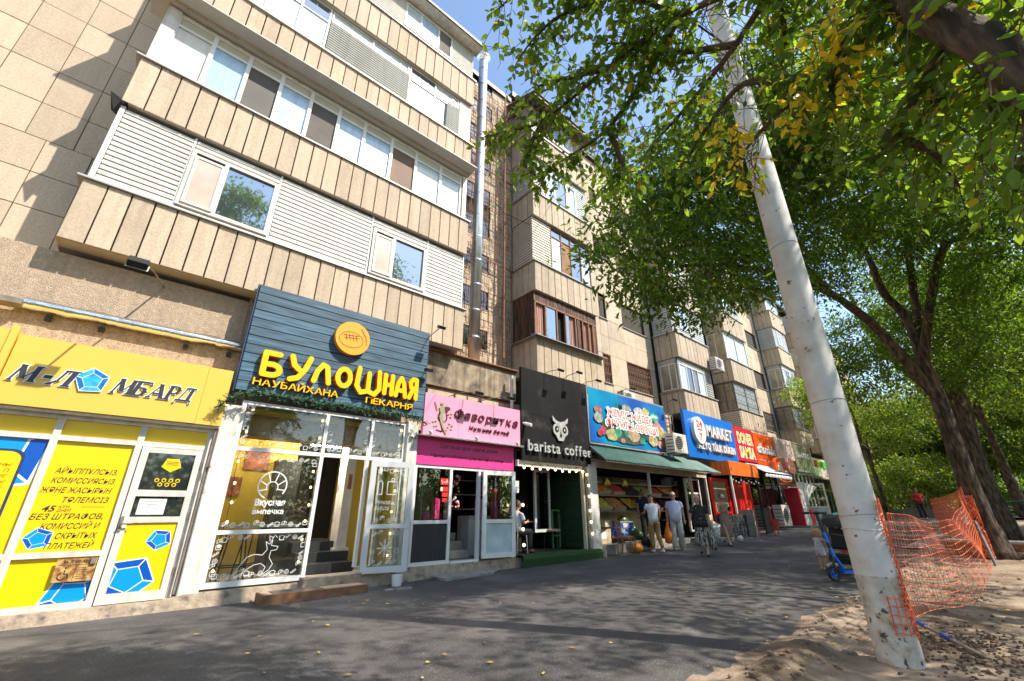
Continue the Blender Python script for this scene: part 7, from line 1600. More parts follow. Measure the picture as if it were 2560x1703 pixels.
# --- foreground elm: trunk beside the camera to the right, boughs overhead
T3 = thing('street_tree', 'near elm whose bough and hanging broad leaves with yellow patches fill the upper right', 'tree', (3.0, -2.4, 0))
b = B(); b.smooth = True; b.tube([(3.0, -2.4, -.1), (3.0, -2.35, .4), (2.95, -2.1, 1.4), (2.9, -1.6, 2.5), (2.88, -1.1, 3.0)], [.34, .25, .21, .19, .165], 20, wob=.15, seed=3); obj('trunk', b, M_bark, T3)
main = [Vector((2.88, -1.12, 2.98))]+D3([(2620, 230, 3.55), (2480, 120, 3.75), (2380, 70, 3.95), (2290, 25, 4.2), (2230, -60, 4.5), (2200, -200, 5.0)])
limb(T3, main, .10, .075, 'bough', seed=12, n=20); limb(T3, [main[-1], (2.6, .6, 7), (1.8, 1.0, 8.2)], .075, .04, 'bough', seed=13)
fb = [[(2290, 25, 4.2), (2150, -70, 4.7), (1950, -60, 5.1), (1700, 40, 5.4), (1520, 170, 5.5), (1360, 300, 5.5), (1260, 330, 5.45), (1200, 345, 5.4)],
      [(1700, 40, 5.4), (1610, 200, 5.4), (1520, 320, 5.4), (1440, 380, 5.3), (1360, 430, 5.2)], [(1950, -60, 5.1), (1840, 110, 5.2), (1740, 240, 5.2), (1660, 330, 5.1), (1600, 400, 5.0)],
      [(1700, 40, 5.4), (1560, -10, 5.7), (1420, 30, 5.7), (1340, 90, 5.6), (1290, 160, 5.5)], [(1560, -10, 5.7), (1420, -60, 5.9), (1300, -20, 5.9), (1240, 30, 5.8)],
      [(2230, -60, 4.5), (2120, 90, 4.7), (2010, 220, 4.8), (1900, 330, 4.8), (1830, 420, 4.7)], [(2120, 90, 4.7), (2080, 220, 4.6), (2060, 330, 4.5)], [(2380, 70, 3.95), (2300, 220, 4.1), (2240, 330, 4.2), (2190, 400, 4.2)],
      [(2480, 120, 3.75), (2470, 280, 3.8), (2450, 400, 3.8)], [(2560, 180, 3.6), (2570, 330, 3.5), (2540, 480, 3.4)], [(1520, 170, 5.5), (1400, 200, 5.6), (1330, 220, 5.6)], [(1840, 110, 5.2), (1700, 130, 5.4), (1600, 110, 5.5), (1480, 110, 5.6)],
      [(2010, 220, 4.8), (1860, 210, 5.0), (1760, 330, 5.0), (1700, 420, 4.9)], [(1840, -40, 5.6), (1740, -60, 5.9), (1500, -90, 6.2)], [(1520, 320, 5.4), (1560, 420, 5.2), (1540, 450, 5.1)], [(1360, 300, 5.5), (1310, 400, 5.3), (1340, 440, 5.2)], [(2300, -40, 4.2), (2400, -80, 4.0), (2520, 0, 3.8)], [(1950, -60, 5.1), (1960, 120, 4.9), (1930, 260, 4.8)], [(2200, 330, 4.2), (2330, 380, 4.2), (2400, 470, 4.3)], [(2380, 70, 3.95), (2350, 180, 4.6), (2330, 300, 4.9), (2350, 420, 5)], [(2300, -40, 4.2), (2180, 60, 4.9), (2130, 180, 5.2), (2150, 300, 5.3)], [(2480, 120, 3.75), (2540, 220, 4.4), (2530, 340, 4.6)], [(2300, -40, 4.2), (2420, 10, 5), (2500, 80, 5.2)], [(2130, 180, 5.2), (2230, 160, 5.4), (2330, 130, 5.6), (2440, 230, 5.6)]]
g3 = np.random.default_rng(11); P = []; T = []; sizes = []; YP_ = []; YT = []; tw = B(); tw.smooth = False
yc = [(1790, 300), (1800, 330), (1830, 360), (1850, 430), (1870, 460), (2010, 170), (2040, 120), (2060, 190), (2090, 150), (2120, 90), (2100, 40), (2130, 150), (2010, 240), (2060, 260), (1960, 290), (2230, 20), (2420, 215), (2480, 200), (2320, 230), (2330, 10), (1830, 380), (2380, 240)]
def spray(p, d, L, n, yel=False, s0=.092):
    q = p.copy(); dd = d.copy(); path = [q.copy()]
    for i in range(n):
        dd = dd+Vector((0, 0, -.10))+Vector(g3.normal(size=3))*.12; dd.normalize(); q = q+dd*(L/n); path.append(q.copy())
        sd = dd.cross(Vector((0, 0, 1))); sd = sd.normalized() if sd.length > .1 else Vector((1, 0, 0))
        t = sd*(1 if i % 2 else -1)+dd*.7+Vector(g3.normal(size=3))*.35+Vector((0, 0, -.45))
        (YP_ if yel else P).append(q.copy()); (YT if yel else T).append(t); 
        if not yel: sizes.append(s0*g3.uniform(.65, 1.25))
    tw.tube(path, [.0035]*len(path), 3, cap=False)
for bi, br in enumerate(fb):
    pts = D3(br); limb(T3, pts, .035 if bi not in (0, 5) else .045, .006, 'branch', M_twig, 6, seed=bi+20)
    for i in range(len(pts)-1):
        seg = pts[i+1]-pts[i]; n = max(2, int(seg.length/.058))
        for k in range(n):
            p = pts[i]+seg*((k+g3.random())/n)
            for w_ in range(2 if bi in (0,) and i > 3 else 3):
                d = Vector(g3.normal(size=3))*.8+seg.normalized()*.5; d.z -= .15; d.normalize(); spray(p, d, g3.uniform(.2, .55), int(g3.integers(4, 9)))
for px, py in yc:
    for w_ in range(3):
        p = dist(px+g3.normal()*26, py+g3.normal()*22-20, 4.3); d = Vector(g3.normal(size=3))*.5+Vector((0, 0, -.8)); d.normalize(); spray(p, d, .22, 5, True)
# upper crown over the camera and street (mostly above the frame, it throws the dappled shade)
for x, y, z, r_ in ((1.5, -.5, 7.6, 1.3), (3.8, -1.2, 8.2, 1.6), (0, -1.5, 7.4, 1.3), (2.5, .6, 8.6, 1.2), (-1.8, -1.8, 7.4, 1.3), (1.6, -3, 7.5, 1.4), (-3.6, -2.4, 7.8, 1.3), (-.4, -.2, 8.8, .8), (5.2, -1.2, 9.0, 1.2), (7.6, -.8, 9.4, 1.4), (3.9, .2, 9.2, .8), (6.5, -2.2, 8.5, 1.4), (8.3, -2.0, 9.0, 1.4), (5.2, -2.7, 8.2, 1.2), (5.5, -.7, 9.8, 1.3), (4, -.5, 9.7, 1.2), (2.5, -.6, 9.5, 1.1), (6.5, .1, 10.6, 1.2), (1.0, -.4, 9.4, 1.0), (7.8, -.2, 10.8, 1.2)):
    for k in range(int(60*r_)):
        v = Vector(g3.normal(size=3)).normalized()*r_*g3.uniform(.2, 1); d = Vector(g3.normal(size=3)); d.normalize(); spray(Vector((x, y, z))+v, d, .45, 6, s0=.10)
# leaves on the camera's line of sight to the lamp post are thinned so it shows
P = np.array(P); T = np.array(T); rel = P-np.array(CAM); az = rel[:, 0]/(rel[:, 0]**2+rel[:, 1]**2)**.5
ap = rel[:, 1]/np.maximum(rel[:, 0], .01); keep = ~((np.abs(ap-PY/PX) < .055) & (rel[:, 2]/np.maximum(rel[:, 0], .01) < 1.6) & (rel[:, 0] > .5) & (g3.random(len(P)) < .88))
P = P[keep]; T = T[keep]; sizes = np.array(sizes)[keep]; n = len(P); N_ = randu(g3, n)*.8+np.array([0, 0, .7]); sz = np.array(sizes)
near = np.argsort(np.linalg.norm(P-np.array(CAM), axis=1)-2.5*((P[:, 2] < 5.3)))
lf = near[:300]; rest = near[300:]
leafmesh('foliage', P[rest], T[rest], N_[rest], sz[rest], T3, L_fore, .62, six=True)
# single leaves nearest the lens are parts of their own
me0 = None
for i in lf:
    if me0 is None:
        b0 = B(); b0.add([(0, 0, 0), (.28, .24, .03), (.62, .22, .02), (1, 0, -.06), (.62, -.22, .02), (.28, -.24, .03)], [(0, 1, 2, 3), (0, 3, 4, 5)]); me0 = bpy.data.meshes.new('leaf'); me0.from_pydata(b0.v, [], b0.f); me0.materials.append(L_fore)
    o = bpy.data.objects.new('leaf', me0); col.objects.link(o); o.parent = T3
    t = Vector(T[i]).normalized(); nn = Vector(N_[i]); nn = (nn-t*nn.dot(t)).normalized(); u = nn.cross(t); s_ = float(sz[i])
    mm = Matrix((t*s_, u*s_, nn*s_)).transposed().to_4x4(); mm.translation = Vector(P[i])-Vector((3.0, -2.4, 0)); o.matrix_local = mm
Py = np.array(YP_); Ty = np.array(YT); leafmesh('yellow_foliage', Py, Ty, randu(g3, len(Py)), g3.uniform(.06, .10, len(Py)), T3, L_yel, .62, six=True)
obj('twigs', tw, M_twig, T3, kind='stuff')

# --- shade and background trees
def bgtree(x, y, h, r_, m, label, seed, size=.2, dens=.6, tr=.16, squash=1, low=0, group=None, per=24):
    t = thing('street_tree', label, 'tree', (x, y, gz(x))); g_ = random.Random(seed)
    limb(t, [(x, y, gz(x)-.1), (x+g_.uniform(-.2, .2), y, h*.3), (x+g_.uniform(-.4, .4), y+g_.uniform(-.3, .3), h*.6), (x+g_.uniform(-.6, .6), y, h*.85)], tr, tr*.3, 'trunk', seed=seed)
    bb = []
    for k in range(11):
        a = k*2.4; rr = r_*math.sqrt((k+.5)/11); bb.append((x+rr*math.cos(a), y+rr*math.sin(a), h-r_*.5-(h-r_*1.4-low)*((k*37) % 11)/14, r_*g_.uniform(.38, .55)))
    for k in range(3): q = bb[k*3]; limb(t, [(x, y, h*(.4+.1*k)), ((x+q[0])/2, (y+q[1])/2, (h*.5+q[2])/2), q[:3]], tr*.5, tr*.12, seed=seed+k)
    crown(t, bb, m, size, per=per, dens=dens, seed=seed, asp=.5, spread=.3*max(1, size/.16)*.8); return t
bgtree(11.5, -3.6, 10.5, 3.4, L_ash, 'tall ash just outside the right edge whose crown overhangs the dirt verge', 41, .17, .32, .25, low=3.5)
bgtree(8.6, -5.6, 10.0, 2.6, L_ash, 'street tree behind the near elm to the right of the verge', 42, .17, .35, .22, low=4)
bgtree(28.5, 5.2, 9.2, 2.3, L_lite, 'sunlit bright green tree growing in front of the far balconies', 43, .15, 1.0, .12, low=2.5)
bgtree(34.5, 5.8, 9.5, 2.6, L_lite, 'bright tree farther down the pavement against the last balconies', 44, .18, .8, .14, low=1.5)
bgtree(31.0, -1.5, 12, 3.6, L_lite, 'large sunlit tree in the verge beyond the second trunk', 45, .22, .55, .3, low=3.5)
bgtree(39.0, .5, 12, 3.4, L_lite, 'bright tree over the far end of the orange net', 46, .24, .5, .28, low=3.5)
bgtree(41.5, 5.2, 5.2, 2.0, L_lite, 'small yellow green tree behind the far low wall', 47, .2, .9, .12, low=.5)
bgtree(46.0, 4.4, 5.6, 2.2, L_lite, 'yellowish young tree by the far stair railing', 48, .22, .9, .12, low=.4)
bgtree(30.0, -6.5, 11, 4.5, L_far, 'broad tree filling the right margin beyond the railing', 49, .26, .5, .3, low=1.5)
bgtree(24.0, -5.0, 10, 3.6, L_far, 'leafy tree at the right margin behind the green railing', 50, .22, .55, .25, low=2)
bgtree(50.0, -2.0, 13, 5.0, L_far, 'tall tree closing the street far behind the red figures', 51, .34, .5, .3, low=.5)
bgtree(56.0, 6.0, 13, 5.0, L_far, 'tall tree closing the far end of the housing row', 52, .36, .5, .3, low=.5)
bgtree(48.0, -9.0, 13, 5.5, L_far, 'tree mass at the far right end of the verge', 53, .36, .5, .3, low=.5)
bgtree(62.0, 1.0, 12, 6.0, L_far, 'dense tree at the very end of the street', 54, .4, .6, .3, low=.0)
for k, (x, y) in enumerate(((-9, -19), (.5, -18.5), (6.5, -18.5), (14, -20), (24, -21))): bgtree(x, y, 26.5, 3.4, L_far, 'tall tree across the road reflected in the windows'+(', farthest left', ' above the pawnshop', ' above the bakery', ' over the coffee bar', ' farther down')[k], 80+k, .34, .4, .3, low=3)
rw = obj('added_hedge', B().box(0, .01, 0, .01, -5, -4.99), L_far); rw['kind'] = 'stuff'; rw['label'] = 'unseen greenery added across the road to darken the shop glass reflections'; rw['category'] = 'hedge'
crown(rw, [(-30+k*3.2, -26+(k % 3), 1.5+3.2*(k % 2), 3.0) for k in range(34)], L_far, .5, per=20, dens=.3, seed=91, asp=.6, spread=.6, name='added_hedge_leaves')  # greenery added out of view so the shop glass reflects dark green
# far-off wood
w_ = obj('leafy_wood', B().box(0, .01, 0, .01, -5, -4.99), L_far); w_['kind'] = 'stuff'; w_['label'] = 'far mass of trees closing the end of the street'; w_['category'] = 'wood'
g_ = random.Random(9)
wb = [(76+g_.uniform(-6, 6), -46+k*3.4, g_.uniform(2, 11), g_.uniform(3, 4.5)) for k in range(26)]+[(70, -40+k*3.6, 1.6, 2.6) for k in range(22)]
o = crown(None if 0 else w_, wb, L_far, .55, per=22, dens=.22, seed=77, asp=.6, spread=.7, name='wood_leaves')
def bush(x, y, r_, h, label, m=L_lite, seed=0):
    t = thing('bush', label, 'bush', (x, y, gz(x))); bb = [(x+r_*.5*math.cos(k*2.1), y+r_*.5*math.sin(k*2.1), gz(x)+h*(.3+.12*k), r_*.55) for k in range(5)]
    crown(t, bb, m, .13, per=20, dens=1.3, seed=seed, asp=.55, spread=.2)
    for k in range(3): limb(t, [(x, y, gz(x)), (x+.2*math.cos(k*2.1), y+.2*math.sin(k*2.1), gz(x)+h*.6)], .03, .01, 'stem', M_twig, 5, seed=k)
bush(36.5, 6.2, 1.2, 2.6, 'tall climbing bush at the far end of the pavement', seed=61); bush(40.5, 4.6, 1.3, 1.8, 'rounded bush behind the standing person in red', seed=62); bush(44, 2.2, 1.3, 1.5, 'pale green bush by the far white stair railing', seed=63); bush(47, .6, 1.5, 1.9, 'loose bush left of the far pink figure', L_far, seed=64); bush(42.5, 6.8, 1.3, 2.2, 'dark bush against the far building wall', L_far, seed=65)
# far building with stair rail
t = thing('far_building', 'pale low far building with a jutting balcony glimpsed between the trees', 'building', (60, 11, .9))
obj('wall', B().box(61, 90, 7, 20, .8, 9), M_whitewall, t); obj('balcony', B().box(59.5, 61, 7.5, 14, 3.2, 4.4), M_wallslab, t); obj('canopy', B().box(58, 61, 6, 10, 2.9, 3.1), M_cap, t)
for k in range(3): obj('window', B().box(60.96, 61, 8+k*3, 10+k*3, 5, 6.6), M_paneRefl, t)
t = thing('stair_railing', 'pale slanted stair railing among the far bushes', 'railing', (45, 3, 1))
b = B()
for k in range(4): b.tube([(44.6, 3.2, 2.0-.28*k), (45.6, 1.0, 1.75-.22*k)], .03, 5)
obj('rails', b, M_white, t)
# ================================================================== PEOPLE
def skin_mesh(verts, edges, radii, root=0, sub=1):
    me = bpy.data.meshes.new('sk'); me.from_pydata(verts, edges, [])
    o = bpy.data.objects.new('sk', me); col.objects.link(o); md = o.modifiers.new('s', 'SKIN'); md.use_smooth_shade = True; md.branch_smoothing = .4
    for i, r_ in enumerate(radii): v = me.skin_vertices[0].data[i]; v.radius = (r_ if hasattr(r_, '__len__') else (r_, r_)); v.use_root = (i == root)
    sb = o.modifiers.new('u', 'SUBSURF'); sb.levels = sub; sb.render_levels = sub
    dg = bpy.context.evaluated_depsgraph_get(); ev = o.evaluated_get(dg); m2 = ev.to_mesh()
    V = [tuple(v.co) for v in m2.vertices]; F = [tuple(p.vertices) for p in m2.polygons]; ev.to_mesh_clear()
    bpy.data.objects.remove(o); bpy.data.meshes.remove(me); return V, F
DEF = dict(pel=(0, 0, .94), wai=(0, -.005, 1.07), che=(0, -.01, 1.27), nb=(0, .0, 1.43), nt=(0, -.015, 1.50), hd=(0, -.03, 1.585), ht=(0, -.02, 1.66))
def person(label, loc, rz, H, J, skin, build=1.0, hair=None, extra=None, fem=False):
    t = thing('person', label, 'person', (0, 0, 0)); j = {k: Vector(v) for k, v in DEF.items()}
    for s_, n_ in ((-1, 'R'), (1, 'L')):       # person faces -Y: its right hand is at -X
        sw = .155 if fem else .18
        j['sh'+n_] = Vector((s_*sw, 0, 1.405)); j['el'+n_] = Vector((s_*(sw+.06), .02, 1.12)); j['wr'+n_] = Vector((s_*(sw+.07), -.05, .88))
        j['hi'+n_] = Vector((s_*.09, 0, .90)); j['kn'+n_] = Vector((s_*.10, -.02, .49)); j['an'+n_] = Vector((s_*.10, .03, .085))
    for k, v in J.items():
        if k in j: j[k] = Vector(v)
    V = []; E = []; Rr = []
    def av(p, r_, par=None): V.append(tuple(p)); Rr.append(r_); E.append((par, len(V)-1)) if par is not None else None; return len(V)-1
    bw = build
    pel = av(j['pel'], (.135*bw, .10*bw)); wai = av(j['wai'], (.12*bw, .095*bw), pel); che = av(j['che'], (.145*bw, .105*bw), wai); nb = av(j['nb'], .065, che); nt_ = av(j['nt'], .05, nb); hd = av(j['hd'], (.078, .088), nt_); ht = av(j['ht'], (.062, .075), hd)
    for s_, n_ in ((-1, 'R'), (1, 'L')):
        sh = av(j['sh'+n_], .055*bw, che); e = av(j['el'+n_], .039*bw, sh); w_ = av(j['wr'+n_], .025, e)
        fd = (j['wr'+n_]-j['el'+n_]).normalized(); hdn = J.get('hand'+n_, None); hv = (Vector(hdn)-j['wr'+n_]).normalized() if hdn else (fd*.9+Vector((0, -.15, -.2))).normalized()
        pl = av(j['wr'+n_]+hv*.055, (.033, .018), w_); side_ = hv.cross(Vector((0, 1, 0))); side_ = side_.normalized() if side_.length > .2 else Vector((1, 0, 0)); cur = hv.cross(side_)*-1
        fan = J.get('fan', side_); 
        for k in range(4):
            L_ = (.068, .078, .072, .056)[k]; b0 = j['wr'+n_]+hv*.08+side_*(.022-.0148*k); a = av(b0, .0105, pl); a2 = av(b0+hv*L_*.5+cur*.008, .0095, a); av(b0+hv*L_*.9+cur*.035, .007, a2)
        b0 = j['wr'+n_]+hv*.04+side_*.032; a = av(b0, .011, pl); av(b0+hv*.035+side_*.018+cur*.01, .009, a)
        hp = av(j['hi'+n_], .092*bw, pel); kn = av(j['kn'+n_], .06*bw, hp); an = av(j['an'+n_], .037, kn); d = Vector(J.get('toe'+n_, tuple(j['an'+n_]+Vector((0, -.15, -.055))))); av(d, (.038, .022), an); av(j['an'+n_]+Vector((0, .045, -.05)), .03, an)
    Vs, Fs = skin_mesh(V, E, Rr)
    b = B(); b.smooth = True; b.m(skin); b.add(Vs, Fs); h = j['hd']; look = J.get('look', 0); tilt = J.get('tilt', 0)
    lx, ly = math.sin(look), -math.cos(look); f = Vector((lx, ly, -tilt)).normalized(); sd = Vector((-ly, lx, 0)); u = Vector((0, 0, 1))
    def fp(a, c, d_): return h+sd*a+f*c+u*d_
    b.ball(tuple(h+u*.025), (.080, .096, .115), 14, 10); b.ball(tuple(fp(0, .045, -.055)), (.048, .045, .045), 10, 6)                  # skull, jaw
    b.tube([fp(0, .085, .02), fp(0, .105, -.015), fp(0, .088, -.022)], [.009, .014, .011], 6)                                         # nose
    for s_ in (-1, 1): b.ball(tuple(fp(.077*s_, 0, .0)), (.014, .018, .03), 8, 5)                                                    # ears
    body = obj('body', b, None, t)
    eb = B().m(M_blackprint)
    for s_ in (-1, 1): eb.ball(tuple(fp(.03*s_, .092, .018)), .009, 6, 4); eb.tube([fp(.018*s_, .087, .037), fp(.045*s_, .080, .037)], .0035, 4)
    obj('eyes', eb, None, t); obj('mouth', B().tube([fp(-.022, .083, -.048), fp(0, .090, -.046), fp(.022, .083, -.048)], .004, 4), mat('lips', (.35, .12, .09), .5), t)
    if hair:
        hm, kind = hair; b = B(); b.smooth = True; c = h+u*.035-f*.014
        n, k = 14, 7; vs = []
        for i in range(k+1):
            th = math.radians({'short': 95, 'bob': 125, 'up': 100, 'cap': 80, 'bald': 85}[kind])*i/k
            for q_ in range(n):
                a = 2*math.pi*q_/n; d = sd*(math.sin(th)*math.cos(a))*.091+f*(math.sin(th)*math.sin(a))*.103+u*math.cos(th)*.108
                if math.sin(a) > .25: d.z = max(d.z, .035 if kind != 'cap' else .01); 
                vs.append(c+d*(1+.05*noise.noise(d*40)))
        b.add(vs, [(i*n+q_, (i+1)*n+q_, (i+1)*n+(q_+1) % n, i*n+(q_+1) % n) for i in range(k) for q_ in range(n)])
        if kind == 'up': b.ball(tuple(c-f*.11+u*.02), .04, 8, 6)
        if kind == 'cap': b.prism([fp(-.06, .07, .06), fp(.06, .07, .06), fp(.045, .15, .045), fp(-.045, .15, .045)], (0, 0, .01))
        obj('hair' if kind != 'cap' else 'cap', b, hm, t)
    if J.get('shades'):
        b = B()
        for s_ in (-1, 1): b.ball(tuple(fp(.033*s_, .098, .018)), (.03, .012, .02), 8, 5); b.tube([fp(.06*s_, .085, .02), fp(.08*s_, 0, .02)], .004, 4)
        obj('sunglasses', b, M_black, t)
    if extra: extra(t, j)
    k = H/1.70; t.scale = (k, k, k); t.location = loc; t.rotation_euler = (0, 0, rz); t['category'] = 'person'; return t
def cloth(t, name, m, rings=None, tubes=(), n=20, wob=.05, fold=0, seed=0):
    b = B(); b.smooth = True
    if rings: b.rings(rings, n, wob=wob, fold=fold, seed=seed)
    for pts, rad in tubes:
        p = [Vector(q) for q in pts]; q = []; rr = []
        for i in range(len(p)-1):
            for k in range(5): q.append(p[i].lerp(p[i+1], k/5)); rr.append(rad[i]+(rad[i+1]-rad[i])*k/5)
        q.append(p[-1]); rr.append(rad[-1]); rr = [r_*(1+.05*math.sin(i*2.3+seed)) for i, r_ in enumerate(rr)]; b.tube(q, rr, 12, wob=.12, seed=seed)
    return obj(name, b, m, t)
def shoe(t, a, toe, m, name='shoe', h=.05):
    a, toe = Vector(a), Vector(toe); d = (toe-a); d.z = 0; d.normalize(); b = B(); b.smooth = True
    b.tube([a-d*.06+Vector((0, 0, -.045)), a+Vector((0, 0, -.035)), a+d*.09+Vector((0, 0, -.05)), a+d*.17+Vector((0, 0, -.06))], [.035, .045, .043, .028], 10, sy=1); return obj(name, b, m, t)
P_lav = mat('lavender_tshirt', (.56, .56, .70), .85, var=.12, vs=9); P_greyt = mat('pale_grey_trousers', (.42, .42, .38), .85, var=.2, vs=8, stretch=(3, 3, .8))
P_dots = mat('black_dotted_blouse', (.012, .012, .012), .8, c2=(.6, .55, .5), ns=34, thr=(.655, .665)); P_skirt = mat('black_white_print', (.022, .022, .026), .85, c2=(.52, .48, .42), ns=16, stretch=(2.4, 2.4, .5), thr=(.5, .54))
P_beige = mat('ribbed_beige_dress', (.27, .19, .14), .85, var=.15, vs=3); P_khaki = mat('khaki_trousers', (.26, .16, .055), .85, var=.2, vs=7); P_whitet = mat('white_tshirt', (.62, .66, .72), .85, var=.1, vs=8)
P_navy = mat('navy_tshirt', (.01, .018, .04), .9); P_orbag = mat('orange_carrier_bag', (.85, .20, .01), .5, var=.2, vs=12)
def arm_sleeve(j, n_, f=.5, r0=.075, r1=.08): return ([j['sh'+n_]*.86+Vector((0, 0, 1.405*.14-.02)) if j['sh'+n_].z > 1.2 else j['sh'+n_], j['sh'+n_]+Vector((0, 0, -.03)), j['sh'+n_].lerp(j['el'+n_], f)], [r0*.7, r0*.86, r1*.86])
# 1. man in lavender t-shirt with orange bag, walking towards the camera
def dress_man(t, j):
    cloth(t, 'tshirt', P_lav, [(0, 0, .84, .17, .145), (0, -.01, .95, .195, .175), (0, -.02, 1.05, .20, .185), (0, -.01, 1.18, .20, .165), (0, 0, 1.32, .215, .135), (0, 0, 1.40, .19, .11), (0, -.005, 1.455, .085, .075)], [arm_sleeve(j, 'R', .62, .085, .085), arm_sleeve(j, 'L', .62, .085, .085)], seed=1)
    cloth(t, 'trousers', P_greyt, [(0, 0, .80, .165, .13), (0, 0, .90, .172, .14)], [([j['hi'+n_]+Vector((0, 0, -.02)), j['kn'+n_], j['an'+n_]+Vector((0, 0, -.02))], [.105, .092, .098]) for n_ in 'RL'], seed=2)
    for n_ in 'RL': shoe(t, j['an'+n_], j['an'+n_]+Vector((0, -.15, 0)), mat('tan_sandal', (.36, .2, .12), .6), 'sandal')
m1 = person('older man in a lavender t-shirt and pale grey trousers wearing sunglasses, walking', (13.95, 7.85, gz(14)-.0), R(-58), 1.74, dict(shades=1, wrR=(-.25, -.03, .86), knR=(-.11, -.06, .50), anR=(-.11, -.10, .085), knL=(.10, -.05, .50), anL=(.10, .20, .11), elL=(.245, .05, 1.14), wrL=(.26, .03, .90), pel=(0, 0, .94)), M_skin, 1.12, (M_greyhair, 'short'), dress_man)
t = thing('carrier_bag', 'bulging orange plastic carrier bag hanging from the man in lavender', 'bag', (0, 0, 0)); b = B(); b.smooth = True; b.rings([(0, 0, -.62, .06, .05), (0, 0, -.58, .14, .10), (0, 0, -.40, .16, .12), (0, 0, -.20, .11, .08), (0, 0, -.06, .04, .03), (0, 0, .03, .02, .02)], 18, wob=.2, fold=.05); obj('bag_body', b, P_orbag, t); obj('handles', B().tube([(-.02, 0, -.05), (-.015, 0, .04), (.015, 0, .04), (.02, 0, -.05)], .01, 5), P_orbag, t)
def wpos(o, v): c, s_ = math.cos(o.rotation_euler.z), math.sin(o.rotation_euler.z); k = o.scale.x; return Vector((o.location.x+k*(v[0]*c-v[1]*s_), o.location.y+k*(v[0]*s_+v[1]*c), o.location.z+k*v[2]))
t.location = wpos(m1, (-.28, -.08, .80))
# 2. older woman, black dotted blouse and printed skirt
def dress_woman(t, j):
    cloth(t, 'blouse', P_dots, [(0, -.01, .80, .205, .17), (0, -.01, .92, .205, .17), (0, -.01, 1.05, .19, .155), (0, -.01, 1.2, .19, .15), (0, 0, 1.32, .19, .13), (0, 0, 1.39, .16, .10), (0, -.005, 1.45, .075, .065)], [arm_sleeve(j, 'R', .8, .08, .085), arm_sleeve(j, 'L', .8, .08, .085)], seed=3)
    cloth(t, 'skirt', P_skirt, [(0, -.02, .28, .20, .20), (0, -.015, .45, .205, .195), (0, -.01, .65, .205, .175), (0, 0, .84, .18, .15)], fold=.09, seed=4)
    for n_ in 'RL': shoe(t, j['an'+n_], j['an'+n_]+Vector((0, -.15, 0)), M_black, 'sandal')
m2 = person('older woman with a silver bob, black dotted blouse and black and white skirt', (12.9, 6.50, gz(12.8)), R(-64), 1.60, dict(elR=(-.25, -.02, 1.14), wrR=(-.29, -.14, .93), elL=(.25, .03, 1.13), wrL=(.27, -.02, .87), knL=(.10, -.10, .50), anL=(.09, -.16, .085), knR=(-.09, .02, .49), anR=(-.09, .22, .14)), M_skin, 1.12, (M_greyhair, 'bob'), dress_woman, True)
t = thing('handbag', 'black patterned cloth bag hanging from the silver haired woman', 'bag', (0, 0, 0)); b = B(); b.smooth = True; b.rings([(0, 0, -.60, .11, .05), (0, 0, -.35, .12, .06), (0, 0, -.10, .06, .03), (0, 0, .02, .02, .02)], 14, wob=.25, fold=.08); obj('bag_body', b, P_skirt, t); obj('handles', B().tube([(-.02, 0, -.05), (0, 0, .05), (.02, 0, -.05)], .01, 5), M_black, t); t.location = wpos(m2, (.29, -.06, .82))
# 3. young woman in beige dress looking at her phone
def dress_b(t, j):
    cloth(t, 'dress', P_beige, [(0, .06, .30, .22, .24), (0, .04, .45, .20, .20), (0, .02, .62, .185, .16), (0, 0, .82, .165, .13), (0, 0, .95, .17, .13), (0, 0, 1.07, .125, .10), (0, -.02, 1.22, .14, .115), (0, -.01, 1.34, .125, .09), (0, 0, 1.42, .07, .06)], seed=5, wob=.06)
    for n_ in 'RL': shoe(t, j['an'+n_], j['an'+n_]+Vector((0, -.15, 0)), M_black, 'sandal')
m3 = person('young woman in a ribbed beige sleeveless dress looking down at her phone', (16.2, 7.25, gz(16)-.03), R(-38), 1.68, dict(shades=1, tilt=.5, hd=(.0, -.055, 1.575), elR=(-.19, -.02, 1.13), wrR=(-.09, -.24, 1.14), elL=(.19, -.02, 1.13), wrL=(.08, -.25, 1.13), handR=(-.02, -.33, 1.18), handL=(.03, -.33, 1.17), knR=(-.08, -.10, .50), anR=(-.07, -.20, .09), anL=(.08, .12, .10)), M_skin, .88, (M_brownhair, 'up'), dress_b, True)
t = thing('phone', 'dark phone held by the young woman in beige', 'phone', (0, 0, 0)); obj('case', B().box(-.035, .035, -.006, .006, 0, .15), M_black, t); t.location = wpos(m3, (.0, -.36, 1.15)); t.rotation_euler = (.5, 0, R(-38))
